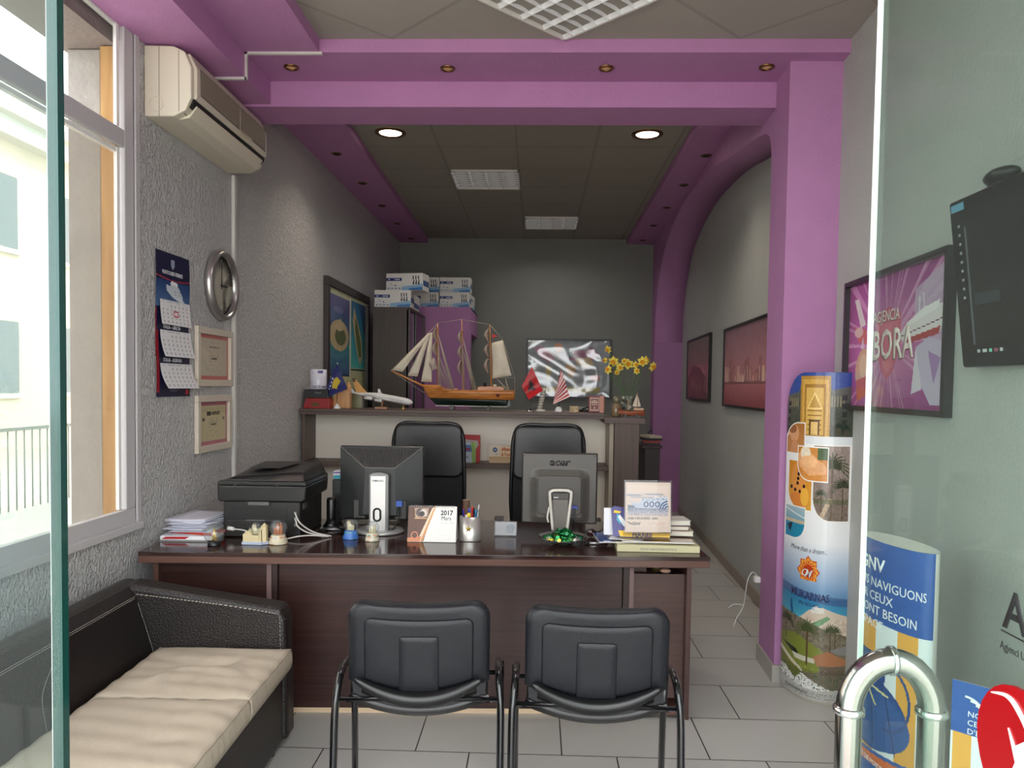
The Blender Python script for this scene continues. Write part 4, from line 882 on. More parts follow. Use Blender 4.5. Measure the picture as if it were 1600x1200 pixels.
# ================================================================ SOFA
def sofa():
    LE = mat('dark_brown_leather', (24, 17, 16), .33, bump=.35, bscale=160, spec=.5)
    t = thing('sofa', 'dark brown leather corner-style sofa with beige pads under the window', 'sofa', (-1.56, 3.02, 0), math.radians(2.2))
    Y0 = -2.0
    # seat base
    bx(.02, .545, Y0, .0, .03, .335).build('seat_base', LE, t, bevel=.02, seg=3)
    # back rest along the wall, with soft rolled top
    def back(u, v):
        y = Y0 + u * (-Y0 + .155); a = v * 2 * PI
        return None
    prof = [(-.19, .03), (.02, .03), (.030, .34), (-.056, .62), (-.085, .662), (-.12, .680), (-.170, .665), (-.19, .62)]
    G().prism([(x, z) for x, z in prof], 1, Y0, .10).build('backrest', LE, t, bevel=.022, seg=3)
    # far arm, top sloping down to the front
    A = [(-.19, .03), (-.19, .655), (-.08, .672), (.530, .582), (.552, .53), (.560, .03)]
    G().prism(A, 1, .0, .115).build('armrest', LE, t, bevel=.022, seg=3)
    ST = mat('pale_stitching', (176, 168, 160), .6)
    def dash(pts, step=.012):
        g = G(); P = smooth_path(pts, 14)
        for i in range(0, len(P) - 1, 1):
            a = Vector(P[i]); b = Vector(P[i + 1]); n = max(1, int((b - a).length / step))
            for k in range(n):
                g.cyl(a.lerp(b, (k + .15) / n), a.lerp(b, (k + .8) / n), .0010, n=4)
        g.build('stitching', ST, t)
    for o in (0, .007):
        dash([(-.055 , -.003 - o, .634), (.3, -.004 - o, .594), (.525, -.004 - o, .560)])
    for o in (0, .008):
        dash([(-.055, -1.95, .626 - o), (-.055, -1.0, .626 - o), (-.055, -.01, .626 - o)])
    dash([(.528, -.004, .55), (.534, -.004, .3), (.538, -.004, .04)]); dash([(-.044, -.012, .60), (-.012, -.012, .5), (.018, -.012, .40)]); dash([(-.036, -.60, .57), (-.012, -.70, .50), (.020, -.73, .40)])
    
    g = G()
    for x, y in ((.08, -.06), (.50, -.06), (.08, -1.9), (.50, -1.9)): g.cyl((x, y, 0), (x, y, .04), .025)
    g.build('feet', BLACK, t)
    # beige seat pads, folding segments
    BG = mat('beige_suede', (180, 166, 149), .8, bump=.15, bscale=200, var=.03, vscale=5)
    def pad(k, label):
        y1 = -.006 - k * .505; y0 = y1 - .497; r = np.random.RandomState(5 + k); bumps = [(r.uniform(.15, .85), r.uniform(.15, .85), r.uniform(.08, .2), r.uniform(-.008, .007), r.uniform(0, PI)) for _ in range(9)]
        if k == 0: bumps += [(.55, .62, .15, -.024, .5), (.42, .5, .12, .014, .3), (.7, .45, .12, .013, -.5), (.3, .3, .12, .010, 1.2)]
        tp = thing('seat_pad', label, 'cushion', (-1.56, 3.02, 0), math.radians(2.2), 'beige seat pads on the sofa')
        N = 34
        def top(u, v):
            x = .042 + u * .533; y = y0 + v * (y1 - y0); z = .425
            e = min(u, 1 - u, v, 1 - v); z -= .012 * math.exp(-e * 26)
            for bu, bv, s_, h_, a_ in bumps:
                du = (u - bu) * math.cos(a_) + (v - bv) * math.sin(a_); dv = -(u - bu) * math.sin(a_) + (v - bv) * math.cos(a_); z += h_ * math.exp(-(du / s_) ** 2 - (dv / (s_ * .35)) ** 2)
            z += .0018 * math.sin(u * 37 + v * 9) * math.exp(-v * 2) + .0018 * math.sin(v * 31 + u * 6 + k)
            return (x, y, z)
        V = [[top(i / N, j / N) for i in range(N + 1)] for j in range(N + 1)]; vs = [q for row in V for q in row]; w = N + 1
        fs = [(j * w + i, j * w + i + 1, (j + 1) * w + i + 1, (j + 1) * w + i) for j in range(N) for i in range(N)]
        rim = [i for i in range(w)] + [j * w + N for j in range(1, w)] + [N * w + i for i in range(N - 1, -1, -1)] + [j * w for j in range(N - 1, 0, -1)]
        n0 = len(vs); cx, cy = .32, (y0 + y1) / 2
        for lev, (zz, off) in enumerate(((.40, .006), (.37, .008), (.337, .0))):
            for q_, i in enumerate(rim):
                x, y, z = vs[i]; wob = .0035 * math.sin(q_ * 1.9) * (lev == 1); sx = 1 if x > cx else -1
                onx = abs(x - .575) < 1e-4 or abs(x - .042) < 1e-4; vs.append((x + (sx * (off + wob) if onx else 0), y, zz))
        m = len(rim); lv = [rim] + [[n0 + l * m + i for i in range(m)] for l in range(3)]
        for l in range(3):
            for i in range(m): j = (i + 1) % m; fs.append((lv[l][i], lv[l + 1][i], lv[l + 1][j], lv[l][j]))
        fs.append(lv[3][::-1]); G().add(vs, fs, True).build('cover', BG, tp)
        gg = G(); gg.tube([(x, y, z + .0008) for x, y, z in [vs[i] for i in rim]] , .0022, 5, closed=True); gg.build('seam', mat('seam_taupe', (160, 148, 132), .8), tp)
        return tp
    pad(0, 'creased beige suede seat pad at the far end of the sofa against its arm')
    pad(1, 'smoother beige suede seat pad, second from the sofa arm'); pad(2, 'beige suede seat pad nearest the glass door, cut by the lower frame')
sofa()

# ================================================================ FRONT DESK
def desk():
    t = thing('reception_desk', 'long dark wenge wooden desk with a double-edged top across the room', 'desk', (-1.738, 3.262, 0), math.radians(2.9))
    W, D = 2.525, .87
    g = G(); g.box(0, W, 0, D, .731, .75); g.build('desktop', wood('wenge_top', (46, 29, 27), (62, 40, 36), .13, 0, 2.2, 40, .6), t, bevel=.002)
    bx(0, W, .001, .012, .7, .7485).build('edge_band', WENGE_EDGE, t, bevel=.003)
    bx(.0, W, .003, .06, .703, .7295).build('edge_rail', WENGE_EDGE, t, bevel=.002)
    g = G(); g.box(.065, .545, .085, .103, .024, .708); g.build('front_panel', WENGE, t); bx(.592, 2.148, .085, .103, .024, .708).build('front_panel', WENGE, t)
    bx(.04, .062, .06, D - .05, 0, .705).build('side_panel', WENGE_EDGE, t); 
    bx(.545, .566, .055, D - .05, 0, .705).build('side_panel', mat('upright_light_edge', (112, 90, 88), .4), t); bx(.566, .590, .064, D - .05, 0, .705).build('side_panel', WENGE_V, t)
    bx(2.150, 2.176, .064, D - .05, 0, .705).build('side_panel', WENGE_V, t); bx(2.176, 2.196, .055, D - .05, 0, .705).build('side_panel', mat('upright_light_edge'), t)
    bx(2.43, 2.452, .03, D - .05, .0, .705).build('side_panel', wood('wenge_side', (62, 42, 38), (84, 58, 52), .4, 2, 2, 30), t)
    bx(2.196, 2.43, .07, .086, .085, .655).build('front_panel', wood('wenge_flat', (66, 46, 42), (82, 58, 52), .4, 0, 2, 30), t)
    bx(2.196, 2.43, .04, D - .1, .018, .036).build('bottom_shelf', WENGE_EDGE, t); bx(2.196, 2.43, .088, .5, .635, .65).build('inner_shelf', WENGE, t)
    bx(2.196, 2.43, .6, .62, .04, .70).build('inner_back', WENGE_V, t)
    bx(.065, 2.148, .088, .106, .0, .0235).build('gap_light_strip', mat('pale_gap_light', (222, 196, 164), .5), t)  # added pale strip: light through the gap under the panels, put into its colour
    g = G()
    for x in (2.25, 2.40): g.cyl((x, .1, .0), (x, .1, .02), .018)
    g.build('foot', BLACK, t)
    return t
desk()
d2 = tag(bx(.42, .52, 3.50, 3.60, .651, .70).build('cardboard_box', TAUPE, bevel=.003), 'small taupe box in the open slot at the right end of the desk', 'box')
tag(G().lathe([(0, 0), (.02, 0), (.022, .02), (.02, .045), (0, .048)], (.565, 3.52, .651), 12).build('brass_pot', mat('olive_metal', (110, 96, 60), .3, .7)), 'little olive metal pot in the open slot of the desk', 'pot')
tag(G().ball((.605, 3.50, .659), .022, 10, 1.2, .8, .5).build('crumpled_wrapper', mat('pink_paper', (206, 164, 140), .7)), 'crumpled pinkish wrapper in the open slot of the desk', 'wrapper')

# ================================================================ CHAIRS
def visitor_chair():
    V = mat('black_vinyl', (27, 28, 33), .42, spec=.38, bump=.12, bscale=220); T = mat('black_gloss_tube', (20, 20, 22), .14, coat=.5)
    t = thing('visitor_chair', '', 'chair', (0, 0, 0), 0, 'visitor chairs in front of the desk')
    # backrest shell: outline in x,z with a dished top edge, curved in plan
    def half(z):                                            # half width by height
        s = (z - .50) / .30; return .219 + .006 * math.sin(PI * min(1, max(0, s)))
    def outline(z0, z1, w, r, dip, n=14, low=0.0):
        pts = []
        for i in range(n + 1): a = PI / 2 * i / n; pts.append((w - r + r * math.cos(PI / 2 * 0 + a), z1 - r + r * math.sin(a)))
        for i in range(1, n): x = (w - r) * (1 - 2 * i / n); pts.append((x, z1 - dip * (1 - (x / (w - r)) ** 2)))
        for i in range(n + 1): a = PI / 2 + PI / 2 * i / n; pts.append((-w + r + r * math.cos(a), z1 - r + r * math.sin(a)))
        pts.append((-w, z0)); 
        for i in range(1, n): x = -w + 2 * w * i / n; pts.append((x, z0 - low * (1 - (abs(x) / w) ** 2)))
        pts.append((w, z0)); return pts
    bend = lambda x, y, z: (x, y - .11 * (x * x) / .05 * .12 * 1.0 + (z - .5) * -.10, z)
    def shell(name, pts, y0, y1, m, bev):
        # a filled grid inside the outline, so that the bend stays smooth
        bm = bmesh.new(); n = len(pts); rings = []
        cx, cz = 0, sum(p[1] for p in pts) / n
        front = []; back = []
        for k, (sc, yy) in enumerate(((1, y0 + bev), (1 - bev * .6 / .2, y0 + bev * .3), (1 - bev * 1.4 / .2, y0), (.6, y0), (.25, y0))):
            rings.append([bm.verts.new(bend(cx + (x - cx) * sc, yy, cz + (z - cz) * sc)) for x, z in pts])
        c = bm.verts.new(bend(cx, y0, cz))
        for a, b in zip(rings, rings[1:]):
            for i in range(n): j = (i + 1) % n; bm.faces.new((a[i], a[j], b[j], b[i]))
        for i in range(n): bm.faces.new((rings[-1][i], rings[-1][(i + 1) % n], c))
        r2 = [bm.verts.new(bend(x, y1, z)) for x, z in pts]; r3 = [bm.verts.new(bend(cx + (x - cx) * .93, y1 + .01, cz + (z - cz) * .93)) for x, z in pts]
        for i in range(n): j = (i + 1) % n; bm.faces.new((r2[i], r2[j], rings[0][j], rings[0][i])); bm.faces.new((r3[i], r3[j], r2[j], r2[i]))
        bm.faces.new(r3)
        bmesh.ops.recalc_face_normals(bm, faces=bm.faces); me = bpy.data.meshes.new(name); bm.to_mesh(me); bm.free(); me.materials.append(m)
        for p in me.polygons: p.use_smooth = True
        o = bpy.data.objects.new(name, me); COL.objects.link(o); o.parent = t; return o
    shell('backrest', outline(.535, .80, .229, .052, .012, low=.062), -.018, .028, V, .02)
    shell('back_panel', outline(.545, .750, .176, .022, .010, low=.040), -.026, -.012, V, .006)
    shell('back_boss', outline(.50, .688, .064, .010, 0), -.031, -.02, V, .005)
    # two upright plates holding the back
    for s in (-1, 1): G().prism([(s * .222, .575), (s * .186, .565), (s * .188, .478), (s * .214, .478)], 1, -.012, .012).build('back_bracket', V, t)
    # seat cushion with a raised, rolled rear lip
    def seat(u, v):
        x = -.225 + .45 * u; y = -.02 + .45 * v; s = (x / .225) ** 2
        z = .482 + .03 * s * math.exp(-v * 5) - .03 * (1 - s) * math.exp(-v * 6) - .02 * max(0, v - .85) * 6 * .5
        e = min(u, 1 - u, v, 1 - v); return (x, y - .01 * (1 - s), z - .022 * math.exp(-e * 30))
    g = G(); g.grid(seat, 26, 26, True, .03); g.build('seat', mat('black_vinyl_seat', (16, 16, 18), .3), t)
    def pan(u, v):
        x = -.215 + .43 * u; y = -.01 + .41 * v; s = (x / .215) ** 2; return (x, y - .012 * (1 - s), .466 + .045 * s - .012)
    g = G(); g.grid(pan, 16, 8, True, .012); g.build('seat_pan', mat('black_pan', (30, 30, 32), .5), t)
    for s in (-1, 1):
        P = smooth_path([(s * .268, -.10, .0), (s * .267, -.075, .25), (s * .267, -.05, .44), (s * .262, -.03, .515), (s * .260, .01, .548), (s * .260, .08, .553), (s * .262, .20, .52), (s * .266, .33, .465)], 7)
        G().tube(P, .0165, 14, flat=.75).build('rear_leg', T, t)
        G().tube([(s * .272, .30, .478), (s * .272, .345, .30), (s * .272, .36, .0)], .0155, 12, flat=.8).build('front_leg', T, t)
        G().lathe([(0, 0), (.02, 0), (.019, .02), (0, .022)], (s * .268, -.10, 0), 12).build('foot_cap', BLACKM, t)
        G().lathe([(0, 0), (.02, 0), (.019, .02), (0, .022)], (s * .270, .36, 0), 12).build('foot_cap', BLACKM, t)
    G().cyl((-.262, -.02, .474), (.262, -.02, .474), .008).build('crossbar', T, t); G().tube(smooth_path([bend(x, -.036, .553 - .076 * (1 - (abs(x) / .204) ** 2)) for x in [-.204 + .034 * k for k in range(13)]], 4), [.004 + .021 * math.sin(PI * k / 48) ** .45 for k in range(49)], 14).build('lower_roll', mat('black_vinyl_seat', (16, 16, 18), .3), t); G().cyl((-.268, .3, .44), (.268, .3, .44), .009).build('crossbar', T, t)
    return t
vc = visitor_chair(); vc.location = (-.370, 2.46, 0); vc.rotation_euler.z = math.radians(3.5); vc['label'] = 'black vinyl visitor chair before the desk, the one nearer the sofa'
vc2 = dup(vc, (.205, 2.44, 0), math.radians(-1), 'black vinyl visitor chair before the desk, the right one nearer the advertising stands')

def office_chair():
    t = thing('office_chair', '', 'office chair', (0, 0, 0), 0, 'high-backed office chairs behind the desk')
    L = mat('black_leather_sheen', (20, 19, 18), .28, bump=.08, bscale=150); Mh = mat('black_mesh', (10, 10, 10), .7, bump=.4, bscale=300)
    def bk(z0, z1, w0, w1, r, th, y):
        pts = rrect(-w1, w1, z0, z1, r, 8); pts = [(x * (w0 + (w1 - w0) * (z - z0) / (z1 - z0)) / w1, z) for x, z in pts]; return pts
    G().prism(bk(.90, 1.245, .232, .218, .055, .04, 0), 1, -.035, .01).build('headrest', L, t, bevel=.016, seg=3)
    G().prism(rrect(-.225, .225, .50, .96, .03, 6), 1, -.018, .006).build('backrest', Mh, t, bevel=.006)
    P = smooth_path([(-.215, .0, .50), (-.236, .0, .75), (-.232, .0, 1.0), (-.222, .0, 1.17), (-.17, .0, 1.246), (0, 0, 1.25), (.17, 0, 1.246), (.222, 0, 1.17), (.232, 0, 1.0), (.236, 0, .75), (.215, 0, .5)], 6)
    G().tube(P, .013, 8).build('back_frame', BLACK, t)
    G().prism(rrect(-.25, .25, -.52, -.02, .08, 6), 2, .43, .50).build('seat', L, t, bevel=.02, seg=3)
    for s in (-1, 1): G().tube(smooth_path([(s * .24, -.05, .46), (s * .31, -.08, .52), (s * .32, -.12, .66), (s * .31, -.30, .67), (s * .29, -.40, .62)], 5), .014, 8).build('armrest', BLACK, t)
    g = G(); g.cyl((0, -.26, .10), (0, -.26, .44), .028)
    for k in range(5): a = 2 * PI * k / 5 + .3; g.tube([(0, -.26, .12), (.28 * math.cos(a), -.26 + .28 * math.sin(a), .075)], [.025, .014], 8)
    g.build('star_base', BLACK, t); 
    for k in range(5): a = 2 * PI * k / 5 + .3; c = (.28 * math.cos(a), -.26 + .28 * math.sin(a)); G().cyl((c[0] - .012, c[1], .028), (c[0] + .012, c[1], .028), .028).build('castor', BLACKM, t)
    return t
oc = office_chair(); oc.location = (-.697, 4.92, 0); oc['label'] = 'black leather high-backed office chair behind the ribbed dark monitor'
dup(oc, (.080, 4.90, 0), 0, 'black leather high-backed office chair behind the monitor with white stand')
for ch in oc.children: pass

# ================================================================ BACK COUNTER
def counter():
    t = thing('reception_counter', 'tall white counter with a brown wooden top and low shelf behind the office chairs', 'counter', (0, 5.60, 0))
    bx(-1.762, .50, 0, .46, 1.268, 1.31).build('countertop', TAUPE, t, bevel=.002)
    bx(-1.762, .50, -.004, -.0, 1.286, 1.290).build('top_groove', mat('groove_dark', (50, 36, 30), .6), t)
    bx(.50, .798, -.02, .46, 1.236, 1.278).build('end_top', TAUPE, t, bevel=.002)
    bx(-1.755, .542, .34, .36, .0, 1.268).build('back_panel', LAM, t)
    bx(-1.755, .542, .06, .34, .878, .912).build('shelf', TAUPE, t, bevel=.002)
    bx(.545, .575, .06, .40, .0, 1.236).build('side_panel', mat('cream_edge', (190, 176, 156), .5), t); bx(.578, .755, .0, .44, 0, 1.236).build('end_column', TAUPE_V, t)
    bx(-1.758, -1.735, .06, .40, .0, 1.268).build('side_panel', TAUPE_V, t)
    return t
counter()

# ================================================================ THINGS ON THE BACK COUNTER
CT = 1.3105; CY = 5.78; K = CY / 1190
def cx_(px, Y=CY): return (px - 838) * Y / 1190
def cabinet():
    t = thing('tall_cabinet', 'tall dark brown cabinet in the back left corner with open glass-doored right side', 'cabinet', (-1.44, 7.5, 0))
    C = wood('dark_cabinet', (56, 46, 38), (68, 56, 46), .45, 2, 2, 16)
    g = G(); g.box(-.185, .165, 0, .02, 0, 2.26); g.box(-.185, .185, .02, 1.0, 2.235, 2.26); g.box(-.185, -.165, .02, 1.0, 0, 2.235); g.box(-.165, .165, .98, 1.0, 0, 2.235); g.box(-.165, .165, .02, .98, 0, .05)
    g.build('body', C, t)
    g = G(); g.box(.15, .185, 0.0, .03, 0, 2.235); g.box(.15, .185, .95, 1.0, 0, 2.235); g.build('post', mat('dark_red_brown', (50, 26, 28), .3), t)
    bx(.150, .160, .03, .45, .05, 2.235).build('door', mat('dark_green_reflection', (18, 40, 36), .1, coat=.5), t); bx(.165, .175, .42, .95, .05, 2.235).build('door', mat('dark_purple_reflection', (70, 46, 62), .25), t)  # dark panels with the green and purple reflections put into their colours
    g = G()
    for z in (.5, .95, 1.4, 1.85): g.box(-.165, .148, .03, .94, z, z + .018)
    g.build('shelf', C, t)
cabinet()
def toner(name_label, x, y, z, rz, w=.36, h=.165, d=.20, face=(0, 1)):
    t = thing('printer_supply_box', name_label, 'box', (x, y, z), rz, 'white and blue cartons stacked above the cabinet')
    bx(0, w, 0, d, 0, h).build('carton', mat('carton_white', (214, 210, 204), .6), t, bevel=.002)
    p = Pic(70, 34, (216, 212, 206)); p.vgrad(0, 20, 70, 34, (214, 212, 208), (196, 200, 204)); p.put((p.y > 27 - (p.x - 30) * .16) & (p.x > 30), (118, 160, 196), .8); p.put((p.y > 30 - (p.x - 44) * .1) & (p.x > 44), (44, 100, 160), .8)
    p.rect(0, 9, 30, 15, (28, 48, 110)); p.scribble(4, 10, 26, 14, (220, 224, 236), 1, 5, .8, 2); p.scribble(3, 19, 16, 24, (120, 120, 124), 2, 6, .6); p.rect(16, 23, 19, 25, (60, 60, 60))
    for k in range(3): p.line(52 + k * 5, 6, 53 + k * 5, 20, 1.8, (36, 34, 38)); p.ell(52.5 + k * 5, 20, 1.6, 2, (30, 30, 34)); p.ell(52 + k * 5, 6, 1.2, 1.2, (30, 30, 34))
    for k in range(4): p.rect(3 + k * 7, 29, 6 + k * 7, 31, (90, 90, 96))
    p.sheet('front_print', lambda u, v: (.002 + u * (w - .004), -.0008, h - .002 - v * (h - .004)), t, .45)
    g = G(); g.box(w, w + .0008, .01, d - .01, h * .28, h * .6); g.box(-.0008, 0, .01, d - .01, h * .55, h * .78); g.build('side_band', mat('carton_blue', (52, 84, 130), .5), t)
    return t
CT2 = 2.261
toner('white toner carton on the dark cabinet, at the left front under another', -1.613, 7.50, CT2, 0)
toner('white toner carton turned slightly, topmost of the stack on the dark cabinet', -1.51, 7.56, CT2 + .1665, -.16, w=.38, h=.17)
b = toner('plain-ended white carton standing end-on beside the lowest carton on the cabinet', -1.235, 7.60, CT2, 0, w=.0, h=.165) if False else None
tag(bx(-1.245, -1.265 + .0, 7.9, 8.45, CT2, CT2 + .001).build('paper_liner', PAPER), 'edge of white paper liner on top of the dark cabinet beside the cartons', 'paper')
t = thing('printer_supply_box', 'white carton seen end-on behind the lowest carton, at the right edge of the cabinet top', 'box', (-1.44, 7.80, CT2), 0, 'white and blue cartons stacked above the cabinet')
bx(0, .17, 0, .36, 0, .165).build('carton', mat('carton_white'), t, bevel=.002); bx(.17, .1708, .02, .34, .03, .08).build('side_band', mat('carton_blue'), t)
Z2 = 2.3755
toner('white toner carton above the purple cubicle, lower one of the middle stack', -1.475, 8.57, Z2, 0); toner('white toner carton above the purple cubicle, upper one of the middle stack', -1.470, 8.575, Z2 + .1655, 0)
toner('white toner carton above the purple cubicle, lower one of the right stack', -1.105, 8.565, Z2, 0, w=.335); toner('white toner carton above the purple cubicle, upper one of the right stack', -1.105, 8.565, Z2 + .1655, 0, w=.345)
toner('white carton turned sideways at the far right edge of the purple cubicle top', -.775, 8.82, Z2, math.radians(88), w=.40, h=.175, d=.19)

def small_desk_back():
    t = thing('side_table', 'dark low side cabinet beyond the right end of the counter', 'cabinet', (1.03, 7.2, 0))
    bx(0, .14, 0, .6, 0, .93).build('body', mat('dark_side_wood', (44, 32, 34), .4), t, bevel=.003); bx(-.03, .16, -.01, .61, .93, .955).build('top', WENGE, t, bevel=.002)
    for i, (w_, c, lb) in enumerate(((.17, (40, 34, 38), 'dark booklet at the bottom of the small heap on the side cabinet'), (.15, (150, 44, 36), 'red booklet in the small heap on the side cabinet'), (.16, (30, 28, 34), 'black booklet near the top of the small heap on the side cabinet'), (.12, (190, 180, 160), 'pale booklet on top of the small heap on the side cabinet'))):
        o = G().box(-w_ / 2, w_ / 2, -.12, .12, 0, .022).build('booklet', mat('booklet_%d' % c[0], c, .5), bevel=.001); o.location = (1.105, 7.36, .9555 + i * .0225); o.rotation_euler.z = .15 * i - .2
        tag(o, lb, 'booklet', 'booklets on the side cabinet')
small_desk_back()
g = G(); g.box(-.012, 0, -.02, .02, -.05, .05); g.tube([(-.012, 0, .02), (-.04, 0, .01), (-.045, 0, -.03)], .006, 8); o = g.build('wall_hook', BLACK); o.location = (XP(9.35) , 9.35, .95); tag(o, 'small black hook on the purple jamb at the far right', 'hook')

def mapposter():
    t = thing('framed_map', 'black-framed crinkled silvery world map on the back wall', 'map', (0, 9.556, 0)); x0, x1, z0, z1, b = -.135, .925, 1.355, 2.095, .022; g = G()
    for a in ((x0, x1, z0, z0 + b), (x0, x1, z1 - b, z1), (x0, x0 + b, z0 + b, z1 - b), (x1 - b, x1, z0 + b, z1 - b)): g.box(a[0], a[1], -.025, 0, a[2], a[3])
    g.build('frame', mat('navy_black_frame', (20, 24, 34), .35), t)
    p = Pic(170, 116, (150, 158, 160)); X, Y = p.x, p.y
    for c, pts in (((176, 120, 140), [(12, 16), (30, 12), (50, 28), (56, 40), (40, 44), (26, 34)]), ((206, 150, 120), [(56, 6), (70, 6), (72, 20), (62, 26), (54, 16)]), ((160, 110, 130), [(78, 30), (96, 20), (120, 18), (134, 12), (150, 30), (128, 44), (104, 42), (86, 40)]), ((200, 180, 140), [(98, 36), (130, 34), (138, 50), (120, 56), (100, 48)]), ((190, 150, 100), [(76, 50), (98, 50), (100, 64), (90, 78), (82, 66)]), ((196, 176, 110), [(36, 50), (50, 56), (48, 72), (42, 86), (38, 70)]), ((206, 130, 120), [(126, 72), (146, 70), (152, 80), (136, 84)]), ((90, 110, 110), [(80, 26), (92, 22), (96, 34), (84, 36)])): p.poly(pts, c)
    p.rect(30, 96, 150, 108, (190, 176, 96), .85)
    for k in range(60): p.line(30 + k * 2, 96, 30 + k * 2, 108, .7, (120, 116, 80), .5)
    p.noise(Y > 0, 12, 7, 2)
    def crinkle(u, v):
        x, y = u * 170, v * 116
        hgt = .007 * math.sin(x * .05 + 1.9 * math.sin(y * .05)) * math.sin(y * .08 + 1.4 * math.sin(x * .045)) + .003 * math.sin(x * .13 - y * .10 + 1.5 * math.sin(y * .08)) * (abs(u - .5) * 2) ** .7
        return (x0 + b + u * (x1 - x0 - 2 * b), -.013 + hgt * .85, z1 - b - v * (z1 - z0 - 2 * b))
    o = p.sheet('foil_map', crinkle, t, .12, coat=1.0, spec=.9)
mapposter()

def ship():
    t = thing('model_sailing_ship', 'large wooden three-masted model sailing ship with cream sails on the counter', 'model ship', (cx_(720), 5.80, CT), 0)
    q = .000694
    def L(u, v): return ((u - 900) * q, (1052 - v) * q)
    HW = wood('honey_hull', (160, 92, 38), (214, 144, 74), .3, 0, 6, 10); SP = mat('honey_spar', (196, 128, 66), .35)
    # hull: stations along length with half width
    def hullpart(name, m, top, bot, wt, wb):
        # top(x),bot(x): height curves; wt, wb: half-width at top / bottom
        N = 40; vs = []; fs = []
        for i in range(N + 1):
            s = i / N
            xt, zt = top(s); xb, zb = bot(s); a, b_ = wt(s), wb(s)
            for k in range(5): f_ = k / 4; vs.append((xt + (xb - xt) * f_, -(a + (b_ - a) * f_ ** 1.6), zt + (zb - zt) * f_))
            for k in range(5): f_ = 1 - k / 4; vs.append((xt + (xb - xt) * f_, (a + (b_ - a) * f_ ** 1.6), zt + (zb - zt) * f_))
        for i in range(N):
            for k in range(10): j = (k + 1) % 10; fs.append((i * 10 + k, i * 10 + j, i * 10 + 10 + j, i * 10 + 10 + k))
        fs += [list(range(10))[::-1], list(range(N * 10, N * 10 + 10))]
        return G().add(vs, fs, True).build(name, m, t)
    lerp = lambda a, b, s: (a[0] + (b[0] - a[0]) * s, a[1] + (b[1] - a[1]) * s)
    wt = lambda s: .004 + .062 * math.sin(min(1, s * 2.2) * PI / 2) * (1 - .25 * max(0, s - .75) * 4 * .6)
    wb = lambda s: .003 + .05 * math.sin(min(1, s * 1.8) * PI / 2) * (1 - .5 * max(0, s - .7) / .3)
    topz = lambda s: 778 if s < .2 else (778 + (840 - 778) * (s - .2) / .09 if s < .29 else 840 - 6 * (s - .29) * 0)
    hullpart('hull', HW, lambda s: L(455 + (1488 - 455) * s, topz(s) - 0), lambda s: L(545 + (1480 - 545) * s, 925 + 10 * s), wt, wb)
    hullpart('lower_hull', mat('dark_green_hull', (8, 30, 24), .3), lambda s: L(548 + (1420 - 548) * s, 926 + 10 * s), lambda s: L(625 + (1400 - 625) * s, 1000), wb, lambda s: .006 + .02 * math.sin(PI * min(1, s * 1.2 + .05) * .5))
    G().box(*[L(615, 0)[0], L(1405, 0)[0]], -.006, .006, L(0, 1012)[1], L(0, 998)[1]).build('keel', mat('pale_keel', (196, 190, 176), .5), t)
    g = G(); x0, x1 = L(1395, 0)[0], L(1435, 0)[0]; g.box(x0, x1, -.004, .004, L(0, 1006)[1], L(0, 935)[1]); g.build('rudder', mat('dark_green_hull'), t)
    g = G(); g.tube([(L(480, 0)[0], -.063 * .45, L(0, 860)[1]), (L(700, 0)[0], -.066, L(0, 862)[1]), (L(1485, 0)[0], -.058, L(0, 866)[1])], .0022, 6); g.tube([(L(700, 0)[0], -.066, L(0, 838)[1]), (L(1488, 0)[0], -.055, L(0, 830)[1])], .004, 6)
    g.build('rail', SP, t)
    g = G(); g.box(L(705, 0)[0], L(860, 0)[0], -.03, .03, L(0, 838)[1], L(0, 818)[1]); g.box(L(1080, 0)[0], L(1365, 0)[0], -.034, .034, L(0, 838)[1], L(0, 796)[1]); g.box(L(1100, 0)[0], L(1350, 0)[0], -.038, .038, L(0, 796)[1], L(0, 788)[1]); g.build('deck_house', HW, t, bevel=.001)
    g = G(); g.cyl((L(1155, 0)[0], 0, L(0, 790)[1]), (L(1155, 0)[0], 0, L(0, 748)[1]), .012, n=8); g.build('capstan', BLACK, t)
    g = G(); g.cyl((L(1265, 0)[0], 0, L(0, 790)[1]), (L(1265, 0)[0], 0, L(0, 765)[1]), .012, n=8); g.build('funnel', CREAM, t)
    G().lathe([(0, 0), (.013, 0), (.010, .004), (0, .005)], (L(1303, 0)[0], -.060, L(0, 882)[1]), 12, M=Matrix.Rotation(PI / 2, 4, 'X')).build('name_badge', mat('maroon', (96, 26, 28), .4), t)
    for u, tv, bv, r in ((630, 100, 790, .006), (893, 55, 835, .006), (1201, 110, 795, .0065)):
        lean = 28 if u > 700 else 10
        a = L(u, tv); b_ = L(u + lean, bv); G().tube([(b_[0], 0, b_[1] - .02), (a[0], 0, a[1])], [r, r * .5], 8).build('mast', SP, t)
    a, b_ = L(118, 628), L(465, 790); G().tube([(a[0], 0, a[1]), (b_[0] + .03, 0, b_[1] - .012)], [.004, .0085], 8).build('bowsprit', SP, t)
    SA = mat('cream_canvas', (214, 204, 184), .75, var=.04, vscale=20)
    def sail(pts, name='sail', m=SA, bulge=.018, y=0, th=.001):
        P = [Vector((L(*p_)[0], y, L(*p_)[1])) for p_ in pts]; n = len(P); c = sum(P, Vector()) / n
        N = 8; vs = []; fs = []
        if n == 4:
            def fn(u, v): q_ = P[0].lerp(P[1], u).lerp(P[3].lerp(P[2], u), v); return q_ + Vector((0, -bulge * math.sin(PI * u) * math.sin(PI * v), 0))
        else:
            def fn(u, v): q_ = P[0].lerp(P[1], u).lerp(P[2], v * .999); return q_ + Vector((0, -bulge * math.sin(PI * v) * (.4 + math.sin(PI * u)), 0))
